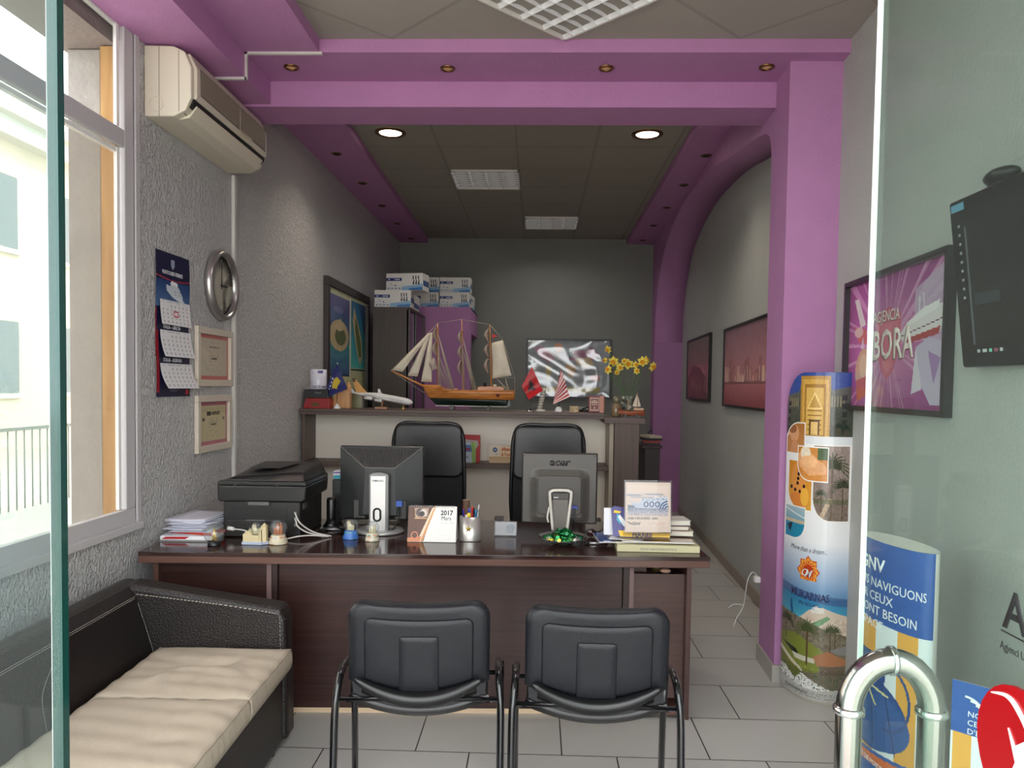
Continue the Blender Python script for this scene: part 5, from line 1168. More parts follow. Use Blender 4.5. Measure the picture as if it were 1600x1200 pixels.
        return G().grid(fn, 10, 10, True, th).build(name, m, t)
    sail([(530, 212), (548, 220), (248, 640), (132, 622)]); sail([(520, 215), (548, 215), (412, 690), (302, 682)], y=.004); sail([(545, 205), (572, 205), (568, 748), (450, 745)], y=.008)
    sail([(1222, 312), (1345, 280), (1448, 668), (1238, 700)], bulge=.03)
    SQ = mat('thin_gauze_sail', (176, 156, 146), .8, var=.05, vscale=30)
    for u, segs in ((604, ((160, 296), (312, 460))), (880, ((190, 325), (355, 492), (508, 665))), (1172, ((165, 308), (330, 462), (490, 640)))):
        for a0, a1 in segs:
            wv = 34; pts = []
            bulgef = lambda u_, v_: (L(u + 26 - wv * (.35 + .65 * math.sin(PI * min(1, .15 + v_ * .85))) * 1.45, 0)[0] + 0 * u_, 0, 0)
            def fn(u_, v_, a0=a0, a1=a1, u=u):
                k = math.sin(PI * min(1, .12 + v_ * .8)); x, z = L(u + 24 - 56 * k * (1 - (2 * u_ - 1) ** 2 * .65), a0 + (a1 - a0) * v_); return (x, (2 * u_ - 1) * .075, z)
            G().grid(fn, 10, 8, True, .001).build('square_sail', SQ, t)
            g_ = L(u + 24, a0); G().cyl((g_[0], -.08, g_[1]), (g_[0], .08, g_[1]), .003, n=6).build('yard', SP, t)
    sail([(600, 470), (640, 600), (575, 625), (540, 540)], m=SQ, name='square_sail', y=-.02)
    ST = mat('rigging_thread', (190, 180, 160), .8); g = G()
    def th(a, b_, y0=0, y1=0, r=.0013): a, b_ = L(*a), L(*b_); g.cyl((a[0], y0, a[1]), (b_[0], y1, b_[1]), r, n=4)
    th((630, 102), (893, 58)); th((893, 58), (1201, 112)); th((1201, 112), (1350, 275)); th((1345, 275), (1485, 690)); th((1485, 690), (1485, 838)); th((1240, 690), (1485, 690)); th((118, 628), (540, 905)); th((630, 105), (118, 628)); th((530, 210), (630, 102))
    for u0, v0, us in ((640, 240, (790, 800, 812, 822)), (640, 440, (780, 795)), (905, 250, (1040, 1052, 1066)), (915, 400, (1030, 1045, 1060)), (660, 580, (730, 760)), (1285, 700, (1400, 1420)), (1380, 700, (1415, 1428))):
        for i, u in enumerate(us):
            for s_ in (-1, 1): th((u0, v0), (u, 830), 0, s_ * .045)
    for u in (630, 893):
        for s_ in (-1, 1):
            for dx in (14, 26, 40): th((u + 8, 300), (u + dx + 8, 800 if u == 630 else 832), 0, s_ * .055)
            for k in range(12): v = 400 + k * 34; f_ = (v - 300) / 520; th((u + 8 + 14 * f_, v), (u + 8 + 40 * f_, v), s_ * .055 * f_, s_ * .055 * f_, .0007)
    g.build('rigging', ST, t)
    G().prism([L(1235, 215), L(1290, 235), L(1235, 258), L(1225, 240)], 1, -.001, .001).build('pennant', mat('bright_red', (196, 34, 36), .6), t)
    D = mat('stand_dark', (40, 28, 24), .4)
    for u, w_ in ((800, 24), (1200, 12)):
        x = L(u, 0)[0]; g = G(); g.box(x - w_ * q, x + w_ * q, -.04, .04, 0, .032); g.build('stand_foot', D, t)
    g = G(); g.box(L(800, 0)[0], L(1200, 0)[0], -.004, .004, .0, .004); g.build('stand_bar', D, t)
ship()

def plane():
    Y = 5.72; k = Y / 1190; t = thing('model_airplane', 'white model jumbo airliner with tan tail fin on a small wooden stand', 'model airplane', (cx_(597, Y), Y, CT))
    W_ = mat('gloss_white', (222, 220, 218), .2, coat=.4)
    A = Vector((-.235, .05, .118)); B = Vector((.235, -.05, .052)); d = (B - A).normalized(); n = 30; P = []; R_ = []
    for i in range(n + 1):
        s = i / n; P.append(A.lerp(B, s) + Vector((0, 0, .006 * math.sin(PI * s)))); R_.append(.026 * (max(.02, min(1, s / .38)) ** .8) * (1 if s < .86 else math.sqrt(max(.001, 1 - ((s - .86) / .14) ** 2))))
    G().tube(P, R_, 16).build('fuselage', W_, t)
    side = Vector((-d.y, d.x, 0)).normalized(); up = Vector((0, 0, 1))
    def wing(name, root, tip, cr, ct, sweep, m, dih=.0, th=.004):
        g = G(); r0 = Vector(root); r1 = Vector(tip); vs = []
        for c, ch in ((r0, cr), (r1, ct)):
            for s_ in (1, -1): vs += [c + d * ch * .5 + up * th * .2 * s_, c - d * ch * .5 + up * th * s_ * .1, ]
        g.add(vs, [(0, 1, 5, 4), (2, 6, 7, 3), (0, 4, 6, 2), (1, 3, 7, 5), (0, 2, 3, 1), (4, 5, 7, 6)]); return g.build(name, m, t)
    mid = A.lerp(B, .56) - up * .012
    for s_ in (-1, 1):
        tip = mid + side * s_ * .23 - d * .16 + up * .03; wing('wing', mid, tip, .13, .035, 0, W_, th=.01)
        wing('winglet', tip, tip + side * s_ * .012 - d * .012 + up * .028, .03, .015, 0, W_)
        for f_ in (.38, .68):
            c = mid.lerp(tip, f_) - up * .016 + d * .03; e = G().tube([c + d * .03, c + d * .02, c - d * .02, c - d * .035], [.009, .0125, .0115, .006], 12).build('engine', W_, t)
        tl = A.lerp(B, .05); wing('tailplane', tl, tl + side * s_ * .085 - d * .045 + up * .006, .06, .022, 0, W_)
    r = A.lerp(B, .07) + up * .012; F = mat('tan_fin', (214, 160, 96), .3, coat=.3); g = G()
    pr = [r + d * .085, r - d * .015, r - d * .050 + up * .098, r - d * .024 + up * .098]
    g.add([q_ + side * .003 for q_ in pr] + [q_ - side * .003 for q_ in pr], [(0, 1, 2, 3), (7, 6, 5, 4), (0, 4, 5, 1), (1, 5, 6, 2), (2, 6, 7, 3), (3, 7, 4, 0)]); g.build('tail_fin', F, t)
    pr = [r - d * .020 + up * .07, r - d * .041 + up * .075, r - d * .052 + up * .101, r - d * .022 + up * .1015]
    G().add([q_ + side * .0036 for q_ in pr] + [q_ - side * .0036 for q_ in pr], [(0, 1, 2, 3), (7, 6, 5, 4), (0, 4, 5, 1), (1, 5, 6, 2), (2, 6, 7, 3), (3, 7, 4, 0)]).build('fin_marking', mat('fin_grey', (90, 70, 66), .4), t)
    g = G()
    for i in range(34):
        c = A.lerp(B, .2 + i * .02); g.box(-.0022, .0022, -.0004, .0004, -.002, .002, M=Matrix.Translation(c - side * .0258 + up * .005) @ Matrix.Rotation(math.atan2(d.y, d.x), 4, 'Z'))
    c = A.lerp(B, .95); g.box(-.006, .006, -.0004, .0004, -.002, .003, M=Matrix.Translation(c - side * .0175 + up * .008) @ Matrix.Rotation(math.atan2(d.y, d.x), 4, 'Z'))
    g.build('window_row', mat('window_grey', (80, 86, 100), .3), t)
    g = G(); c = A.lerp(B, .84); g.cyl(c - up * .02, (c.x, c.y, .008), .002); g.cyl((c.x, c.y - .006, .008), (c.x, c.y + .006, .008), .008, n=12); g.build('nose_gear', mat('yellow_plastic', (206, 176, 60), .4), t)
    S = wood('stand_maple', (176, 124, 92), (200, 150, 116), .4, 0, 6, 8); c = A.lerp(B, .48)
    g = G(); g.box(c.x - .05, c.x + .045, c.y - .03, c.y + .03, 0, .018); g.build('stand_base', S, t, bevel=.003); G().tube([(c.x, c.y, .018), (c.x + .005, c.y, c.z - .02)], .008, 8).build('stand_post', S, t)
plane()

def hangflag(name, label, px, Y, ztop, pts, m, base, extra=None, pole=STEEL, s=1.0):
    t = thing(name, label, 'flag', (cx_(px, Y), Y, CT)); k = Y / 1190
    G().cyl((0, 0, .01), (0, 0, ztop), .0022, n=8).build('pole', pole, t)
    if base == 'cone': G().lathe([(.031, 0), (.031, .004), (.022, .016), (.006, .036), (0, .038)], n=4 if False else 20).build('base', mat('white_base', (232, 232, 232), .3), t)
    elif base == 'rock': G().lathe([(.033, 0), (.034, .008), (.024, .03), (.014, .038), (0, .040)], n=7).build('base', mat('white_base'), t)
    else: G().lathe([(.034, 0), (.034, .004), (.012, .010), (.004, .03), (0, .031)], n=24).build('base', CHROME, t)
    P = [Vector((p[0] * k, 0, p[1] * k)) for p in pts]       # four corners: top, right, bottom, left, pixels from pole foot
    def fn(u, v):
        q = P[0].lerp(P[1], u).lerp(P[3].lerp(P[2], u), v); w = math.sin((u + .2 * v) * PI * 2.1) * .010 * (.25 + u)
        return q + Vector((0, -.006 - .008 * u - w, 0))
    return t, fn, m
t, fn, m = hangflag('table_flag', 'blue table flag with yellow emblem and white stars, drooping beside the airliner', 524, 5.70, .345, [(0, 71), (17, 31), (-11.5, 19), (-16, 34)], None, 'cone')
p = Pic(46, 46, (40, 44, 104)); p.poly([(16, 12), (27, 9), (31, 20), (36, 23), (26, 34), (17, 31), (12, 21)], (212, 182, 40)); [p.ell(8 + i * 3.4, 24 + i * 6, 1.8, 1.8, (224, 224, 236)) for i in range(4)]
p.sheet('flag_cloth', fn, t, .45)
t, fn, m = hangflag('table_flag', 'red table flag with black eagle emblem on a steel pole', 829, 5.70, .33, [(1, 70), (18.5, 33), (-3, 18.5), (-14.5, 39.5)], None, 'disc')
p = Pic(46, 46, (186, 22, 30)); B_ = (40, 14, 18); p.poly([(20, 14), (24, 18), (28, 14), (27, 20), (36, 16), (34, 24), (30, 28), (27, 32), (25, 37), (22, 32), (17, 28), (12, 24), (11, 16), (20, 20)], B_); p.line(22, 16, 26, 36, 4, B_); p.sheet('flag_cloth', fn, t, .4)
t, fn, m = hangflag('table_flag', 'red and white striped table flag on a dark pole with white base', 873, 5.70, .31, [(3, 66), (16.5, 24), (-9, 12), (-7, 26)], None, 'rock', pole=BLACKM)
p = Pic(52, 52, (228, 208, 204))
for k in range(7): p.put((p.x > k * 7.6) & (p.x < k * 7.6 + 3.8), (176, 36, 46))
p.sheet('flag_cloth', fn, t, .4)

def mug_and_boxes():
    Y = 5.71; z = CT
    t = thing('gift_box', 'red gift box at the left end of the counter, under the black box', 'box', (-1.648, 5.72, z)); g = G(); g.prism([(-.095, 0), (.098, 0), (.098, .03), (.09, .077), (-.075, .077), (-.095, .03)], 1, -.07, .07); g.build('box', mat('red_leather', (150, 22, 26), .3), t, bevel=.003)
    G().prism(rrect(-.036, .02, .018, .044, .006), 1, -.073, -.07).build('clasp', mat('brass_dark', (96, 76, 46), .3, .8), t); z += .0775
    t = thing('gift_box', 'black box with faint silver lettering between the mug and the red box', 'box', (-1.640, 5.72, z)); bx(-.10, .078, -.065, .065, 0, .066).build('box', mat('black_box', (18, 18, 20), .3), t, bevel=.002)
    text('Royal', .02, lambda u, v, n: (-.02 + u, -.0655 - n, .035 + v), mat('silver_foil', (150, 150, 150), .3, .6), t, shear=.4); z += .0665
    t = thing('mug', 'white cylindrical souvenir mug printed 500 standing on the black box', 'mug', (-1.652, 5.72, z)); Wm = mat('glazed_white', (214, 212, 226), .2, coat=.4); r = .062
    G().lathe([(0, 0), (r - .002, 0), (r, .004), (r, .148), (r - .004, .150), (r - .006, .145), (r - .006, .01), (0, .009)], n=36).build('body', Wm, t)
    wr = lambda a0, z0: (lambda u, v, n: ((r + .0006 + n) * math.sin((u + a0) / r), -(r + .0006 + n) * math.cos((u + a0) / r), z0 + v))
    text('500 EURO', .028, wr(-.035, .008), GREYINK, t, bold=.01); text('0', .034, wr(-.072, .040), GREYINK, t); text('// :', .02, wr(-.03, .118), mat('mug_blue', (84, 84, 140), .4), t)
    g = G(); g.grid(lambda u, v: ((r + .0008) * math.sin((.012 + .04 * u) / r), -(r + .0008) * math.cos((.012 + .04 * u) / r), .12 + .02 * v), 6, 1); g.build('blue_patch', mat('mug_blue'), t, fix=False)
mug_and_boxes()
def counter_bits():
    # carved wooden castle behind the blue flag
    Y = 5.80; k = Y / 1190; t = thing('carved_wooden_castle', 'pale carved wooden tower ornament behind the blue flag', 'ornament', (cx_(533, Y), Y, CT)); Wd = wood('pale_carving', (190, 134, 84), (214, 164, 112), .5, 2, 5, 6)
    g = G(); g.prism([(-.068, 0), (.066, 0), (.066, .10), (.062, .165), (.045, .175), (.038, .14), (.02, .145), (.0, .12), (-.03, .125), (-.06, .09)], 1, -.03, .03); g.build('carving', Wd, t, bevel=.004)
    G().lathe([(.022, .10), (.02, .17), (0, .21)], (.045, 0, 0), 10).build('turret', Wd, t)
    # clear block behind the airliner tail
    t = tag(bx(-.035, .045, -.03, .03, 0, .145).build('glass_block', mat('murky_crystal', (128, 128, 100), .12, coat=.5)), 'murky greenish glass block behind the airliner tail', 'ornament'); t.location = (cx_(556, 5.93), 5.93, CT)
    # leaning tower
    Y = 5.72; k = Y / 1190; t = thing('leaning_tower_souvenir', 'small white leaning tower souvenir beside the red flag', 'souvenir', (cx_(845, Y), Y, CT)); S = mat('plaster_white', (206, 202, 190), .6)
    G().lathe([(.036, 0), (.036, .010), (.030, .016), (.020, .016)], n=24).build('base', S, t)
    g = G(); sh = Matrix.Shear('XY', 4, (.0, .0)) 
    for i in range(7):
        z = .016 + i * .020; x = -.008 + i * .0042; g.lathe([(.0205, z), (.0205, z + .003), (.017, z + .003), (.017, z + .018), (.0205, z + .018), (.0205, z + .020)], (x, 0, 0), 18)
    g.lathe([(.013, .156), (.013, .172), (.010, .176), (0, .176)], (.021, 0, 0), 14); g.build('tower', S, t)
    g = G()
    for i in range(7):
        for q in range(9): a = -PI / 2 + (q - 4) * .36; z = .016 + i * .020; x = -.008 + i * .0042; g.box(-.0016, .0016, -.0006, .0004, 0, .010, M=Matrix.Translation((x + .0172 * math.cos(a), .0172 * math.sin(a), z + .005)) @ Matrix.Rotation(a + PI / 2, 4, 'Z'))
    g.build('arches', mat('arch_dark', (104, 98, 88), .7), t)
    # coasters
    t = thing('coaster_stack', 'short stack of round pale wooden coasters on the counter', 'coasters', (cx_(897, 5.68), 5.68, CT)); S = mat('pale_cork', (206, 184, 148), .6)
    for i in range(5): G().lathe([(0, i * .009), (.035, i * .009), (.035, i * .009 + .0078), (0, i * .009 + .0078)], n=28).build('coaster', S, t)
    # dark tray behind
    t = tag(G().lathe([(0, 0), (.075, 0), (.07, .018), (.05, .032), (0, .04)], n=24, sx=1.2).build('black_bowl', BLACK), 'low black bowl behind the coasters and the maroon plaque', 'bowl'); t.location = (cx_(915, 5.92), 5.92, CT)
    # plaque
    t = thing('plaque', 'maroon book-shaped plaque with a cream border on the counter', 'plaque', (cx_(920, 5.66), 5.66, CT), math.radians(-12)); bx(-.006, .108, 0, .055, 0, .126).build('block', mat('maroon_leather', (110, 34, 34), .4), t, bevel=.003)
    bx(.078, .1085, -.0004, .0555, .001, .124).build('page_edge', mat('pink_page', (196, 140, 122), .6), t)
    g = G(); fr = ((.008, .074, .016, .022), (.008, .074, .104, .110), (.008, .012, .022, .104), (.070, .074, .022, .104))
    for a in fr: g.box(a[0], a[1], -.001, 0, a[2], a[3])
    for z, w_ in ((.088, .016), (.078, .024), (.070, .024), (.056, .020)): g.box(.041 - w_, .041 + w_, -.001, 0, z, z + .005)
    g.prism([(.034, .03), (.048, .03), (.044, .04), (.041, .05), (.038, .04)], 1, -.001, 0); g.build('border_print', mat('cream_foil', (226, 200, 176), .5), t)
counter_bits()
def lander(): pass
def vase_and_flowers():
    Zt = 1.2785; Y = 5.72; k = Y / 1190
    t = thing('glass_vase', 'clear glass vase with black and white patterned band holding the daffodils', 'vase', (cx_(979, Y), Y, Zt))
    G().lathe([(0, .004), (.030, .004), (.036, .012), (.032, .05), (.040, .10), (.048, .158), (.046, .158), (.038, .10), (.030, .05), (.033, .016), (0, .012)], n=28).build('glass_body', glass('vase_glass', (228, 234, 226), .9, .12), t)
    p = Pic(44, 20, (1, 1, 1)); r = random.Random(3)
    for i in range(26): p.ell(r.uniform(0, 44), r.uniform(0, 20), r.uniform(1.6, 3.2), r.uniform(1.5, 3.2), (206, 200, 184) if i % 2 else (52, 50, 40))
    p.sheet('patterned_band', lambda u, v: ((.0505 - .012 * v) * math.sin(u * 2 * PI), -(.0505 - .012 * v) * math.cos(u * 2 * PI), .155 - v * .095), t, .4, drop=(p.a[..., 0] == 1))
    G().lathe([(0, .013), (.029, .014), (.029, .055), (0, .055)], n=20).build('water', glass('vase_water', (200, 214, 196), .5), t)
    PE = mat('daffodil_petal', (232, 214, 92), .6); CO = mat('daffodil_cup', (222, 156, 30), .55); GS = mat('stem_green', (74, 110, 56), .5); SH = mat('papery_spathe', (170, 130, 80), .7)
    heads = [((965, 370), .9, -1.1, 'yellow daffodil standing highest, at the left of the bunch against the map frame'), ((1015, 478), 1.2, -.4, 'big yellow daffodil, upper left of the bunch'), ((962, 552), 1.0, -.9, 'yellow daffodil hanging low at the far left of the bunch'), ((1062, 530), .9, .1, 'orange-tinged daffodil, left of the middle of the bunch'), ((1140, 500), 1.15, .0, 'yellow daffodil in the middle of the bunch'), ((1205, 506), .8, .4, 'small orange-cupped daffodil right of the middle of the bunch'), ((1262, 478), 1.15, -.3, 'large pale yellow daffodil, upper right of the bunch'), ((1300, 462), .9, .6, 'pale daffodil touching the large upper right one'), ((1357, 520), 1.1, .9, 'yellow daffodil drooping at the far right of the bunch'), ((1212, 562), .75, .2, 'fading daffodil hanging below the middle of the bunch'), ((1100, 478), .7, -.2, 'small orange daffodil at the back of the bunch'), ((1045, 575), .6, -.2, 'wilted daffodil low at the left of the bunch'), ((935, 470), .6, -1.2, 'half-open daffodil at the extreme left edge of the bunch')]
    r = random.Random(2)
    for (u, v), s, yaw, lb in heads:
        px = 780 + u * .175; py = 480 + v * .175; X = cx_(px, Y) ; Z = 1.5 - (py - 604) * k; dy = r.uniform(-.05, .04)
        f = thing('daffodil', lb, 'flower', (X, Y + dy, Z), 0, 'daffodils in the vase')
        M = Matrix.Rotation(yaw * .8, 4, 'Z') @ Matrix.Rotation(r.uniform(-.2, .35), 4, 'X')       # faces -Y
        R_ = .032 * s; g = G()
        for i in range(6):
            a = i * PI / 3 + r.uniform(-.1, .1); Q = M @ Matrix.Rotation(a, 4, 'Y'); wv = r.uniform(-.004, .006)
            g.grid(lambda uu, vv: Q @ Vector(((uu - .5) * R_ * .75 * math.sin(PI * min(1, .12 + vv * .86)) * 1.0, .004 + wv * vv + .006 * (abs(uu - .5) * 2) ** 2 * -1, R_ * (.12 + vv * .98))), 4, 6, True, .0006)
        g.build('petals', PE, f)
        prof = [(.005 * s, 0), (.009 * s, .006), (.010 * s, .016), (.0145 * s, .021)]; Mx = M @ Matrix.Rotation(PI / 2, 4, 'X')
        G().lathe([(0, .002)] + prof + [(.0125 * s, .020), (.008 * s, .008), (0, .004)], n=14, M=Mx).build('corona', CO, f)
        # stem down into the vase
        e = Vector((cx_(979, Y) - X, -dy, Zt + .02 - Z)); e.x += max(-.02, min(.02, (X - cx_(979, Y)) * .12)); back = M @ Vector((0, .02, 0)); nk = back + Vector((0, 0, -.012)); top = e + Vector((0, 0, .13)); top.x += (0 - e.x) * .14
        G().tube(smooth_path([M @ Vector((0, .004, 0)), back, nk + Vector((0, .004, -.016)), top, e], 6), .0019, 6).build('stem', GS, f)
        if r.random() < .5: G().ball(back + Vector((0, 0, .002)), .006, 8, 1, 1, 1.8).build('spathe', SH, f)
    t = thing('glass_jar', 'small glass jar with a rounded stopper left of the vase', 'jar', (cx_(962, 5.78), 5.78, Zt)); J = mat('jar_brown_glass', (140, 120, 92), .15, coat=.6)
    G().lathe([(0, 0), (.032, 0), (.036, .01), (.036, .085), (.024, .10), (.02, .105)], n=24).build('jar_body', J, t); G().ball((0, 0, .128), .028, 16).build('stopper', mat('stopper_glass', (128, 122, 96), .2, coat=.5), t)
    t = thing('model_boat', 'little reddish model sailing boat in front of the vase', 'model boat', (cx_(985, 5.62), 5.62, Zt)); Hh = wood('red_hull', (120, 52, 30), (166, 84, 52), .35, 0, 8, 8)
    g = G(); N = 14; vs = []; fs = []
    for i in range(N + 1):
        s = i / N; x = -.095 + .195 * s; hw = .024 * math.sin(PI * min(1, s * .9 + .08)) ** .7; zt = .052 + .012 * (2 * s - 1) ** 2; zb = .018 + .016 * (1 - min(1, s * 4)) 
        vs += [(x, -hw, zt), (x, -hw * .6, zb), (x, hw * .6, zb), (x, hw, zt)]
    for i in range(N):
        for q in range(4): j = (q + 1) % 4; fs.append((i * 4 + q, i * 4 + j, i * 4 + 4 + j, i * 4 + 4 + q))
    fs += [(3, 2, 1, 0), tuple(range(N * 4, N * 4 + 4))]; g.add(vs, fs).build('hull', Hh, t)
    g = G(); g.box(.02, .09, -.016, .016, .056, .072); g.tube([(-.09, -.012, .044), (0, -.025, .038), (.09, -.012, .046)], .002, 5); g.build('gunwale', mat('pale_stripe', (206, 170, 140), .5), t)
    g = G(); g.cyl((.045, 0, .05), (.045, 0, .185), .002, n=6); g.cyl((-.02, 0, .05), (-.02, 0, .13), .002, n=6); g.build('mast', mat('honey_spar'), t)
    G().prism([(.042, .175), (.010, .085), (.048, .080)], 1, -.001, .001).build('sail', mat('cream_canvas'), t); G().prism([(.048, .165), (.072, .085), (.050, .082)], 1, -.001, .001).build('sail', mat('cream_canvas'), t)
    g = G(); g.box(-.05, -.035, -.02, .02, 0, .026); g.box(.035, .05, -.02, .02, 0, .026); g.box(-.06, .07, -.003, .003, 0, .008); g.build('cradle', BLACK, t)
vase_and_flowers()

def shelf_items():
    zs = .9125
    t = thing('brochure_pack', 'red brochure pack leaning on the counter shelf', 'brochure', (-.508, 5.80, zs), 0); g = G(); g.prism([(-.10, 0), (.082, 0), (.082, .208), (-.10, .212)], 1, 0, .012); g.build('cover', mat('red_card', (184, 30, 34), .4), t, bevel=.002)
    G().prism([(-.09, .02), (.05, .10), (.07, .13), (.065, .165), (.0, .17), (-.09, .185)], 1, -.0008, 0).build('grey_print', mat('brochure_grey', (186, 176, 176), .5), t)
    text('brochure', .018, lambda u, v, n: (-.03 + u, -.001 - n, .15 + v), GREYINK, t)
    t = thing('leaflet', 'blue, white and green leaflet in front of the red brochure pack', 'leaflet', (-.55, 5.76, zs), 0)
    p = Pic(34, 30, (186, 196, 206)); p.rect(0, 4, 34, 14, (84, 122, 178)); p.rect(2, 8, 24, 12, (150, 50, 90)); p.poly([(26, 0), (34, 0), (34, 30), (28, 30)], (142, 176, 90)); p.poly([(30, 0), (34, 0), (34, 12)], (170, 206, 90)); p.scribble(2, 20, 22, 24, (70, 76, 90), 1, 2, .8, 2)
    p.sheet('print', lambda u, v: (-.06 + u * .155, -.001, .155 - v * .155), t, .4); bx(-.06, .095, 0, .003, 0, .155).build('card', PAPER, t)
    t = thing('leaflet_stack', 'cream tour leaflet with red lettering standing on the counter shelf left of the grey monitor', 'leaflet', (-.355, 5.78, zs), 0)
    p = Pic(80, 34, (222, 206, 176)); p.rect(0, 0, 80, 22, (224, 210, 186)); p.vgrad(0, 22, 80, 34, (200, 160, 110), (214, 190, 150)); p.rect(22, 4, 80, 22, (230, 196, 150)); p.scribble(24, 1, 78, 3, (150, 90, 60), 1, 3, .8)
    p.ell(12, 9, 4.6, 4.6, (44, 70, 120)); p.ell(12, 9, 2.2, 2.2, (150, 170, 190)); p.scribble(7, 17, 18, 19, (70, 70, 80), 1, 2, .9); p.sheet('print', lambda u, v: (0 + u * .30, -.001, .135 - v * .135), t, .4); bx(0, .30, 0, .012, 0, .134).build('card', PAPER, t)
    RT = mat('print_red', (190, 50, 40), .5)
    text('Albania Tours', .034, lambda u, v, n: (.095 + u, -.0015 - n, .094 + v), RT, t, bold=.02, xs=.85); text('& Tourism Dept.', .028, lambda u, v, n: (.095 + u, -.0015 - n, .056 + v), RT, t, bold=.02, xs=.85)
    c = thing('cup_stack', 'nested stack of brown plastic cups at the back of the desk behind the pens', 'cups', (-.368, 4.05, .7505)); g = G()
    for i in range(8): g.lathe([(.016, i * .0155), (.021, i * .0155 + .026), (.0225, i * .0155 + .027)], n=16, cap=False)
    g.build('cups', mat('cup_brown', (150, 120, 104), .3), c)
shelf_items()

# ================================================================ THINGS ON THE DESK
DT = .7508
def printer():
    t = thing('printer', 'black multifunction laser printer seen from behind at the left end of the desk', 'printer', (-1.52, 3.62, DT), math.radians(1))
    B1 = mat('printer_black', (20, 19, 19), .32); B2 = mat('printer_grey_black', (30, 28, 28), .38)
    bx(.012, .385, .0, .40, 0, .175).build('body', B2, t, bevel=.006)
    G().prism([(-.012, .178), (.0, .172), (.395, .172), (.412, .180), (.418, .252), (-.014, .252)], 1, -.012, .41).build('upper_housing', B1, t, bevel=.008)
    G().prism([(-.014, .2525), (.418, .2525), (.412, .272), (-.008, .272)], 1, -.014, .41).build('scanner_rim', B1, t, bevel=.004)
    # document feeder: wedge with a raised right-hand end
    g = G(); A = [(.03, -.005, .272), (.41, -.005, .272), (.41, .40, .272), (.03, .40, .272), (.05, .01, .290), (.395, .03, .318), (.385, .38, .335), (.08, .38, .328)]
    g.add(A, [(0, 3, 2, 1), (4, 5, 6, 7), (0, 1, 5, 4), (1, 2, 6, 5), (2, 3, 7, 6), (3, 0, 4, 7)]); g.build('document_feeder', B1, t, bevel=.008)
    g = G(); g.add([(.24, -.004, .276), (.40, -.004, .276), (.39, .03, .316), (.27, .026, .306)], [(0, 1, 2, 3)]); g.build('feeder_panel', mat('warm_grey_gloss', (70, 62, 58), .25), t, fix=False)
    G().add([(.09, .12, .3215), (.25, .12, .3225), (.30, .34, .338), (.10, .34, .334)], [(0, 1, 2, 3)]).build('feeder_tray', mat('tray_black', (22, 22, 22), .3), t, fix=False)
    g = G(); g.box(.055, .325, -.003, .0, .098, .142); g.build('rear_vent', BLACKM, t); g = G()
    for k in range(6): g.box(.062, .32, -.0045, -.001, .102 + k * .0068, .1045 + k * .0068)
    g.build('vent_slat', B2, t)
    bx(.03, .30, -.016, .0, .004, .088).build('rear_cover', B2, t, bevel=.004); bx(.13, .22, -.0175, -.015, .082, .088).build('latch', mat('latch_grey', (92, 90, 90), .4), t)
    bx(.14, .24, -.02, -.01, .158, .174).build('latch', mat('latch_grey'), t); g = G(); g.box(.07, .085, -.016, -.008, .250, .262); g.box(.27, .285, -.016, -.008, .250, .262); g.build('hinge', BLACKM, t)
    bx(.350, .382, -.003, .0, .03, .16).build('port_panel', B1, t); g = G(); g.box(.358, .372, -.0045, -.002, .115, .128); g.box(.358, .372, -.0045, -.002, .090, .10); g.box(.358, .370, -.0045, -.002, .055, .07); g.build('port', mat('port_grey', (110, 108, 106), .5), t)
    bx(.3855, .388, .05, .12, .13, .16).build('side_label', mat('latch_grey'), t)
    bx(.025, .37, .01, .39, -.0005, .004).build('foot_pad', BLACKM, t)
    # white plug and cables running to the right
    C = mat('white_cable', (206, 200, 194), .4)
    g = G(); g.tube([(.045, -.022, .045), (.075, -.03, .043)], [.012, .009], 10); g.build('power_plug', mat('white_plastic'), t)
    L = lambda pts, r=.0036: G().tube(smooth_path(pts, 10), r, 8)
    L([(.07, -.03, .043), (.13, -.035, .038), (.20, -.04, .012), (.27, -.06, .0045), (.33, -.07, .006), (.40, -.05, .018), (.46, -.02, .016), (.52, .02, .004)]).build('power_cable', C, t)
    L([(.362, -.004, .095), (.372, -.022, .085), (.385, -.03, .06), (.43, -.02, .03), (.51, .02, .0045)]).build('data_cable', C, t); L([(.362, -.004, .122), (.372, -.03, .122), (.395, -.035, .08), (.45, .0, .03), (.53, .03, .0045)]).build('data_cable', C, t)
printer()
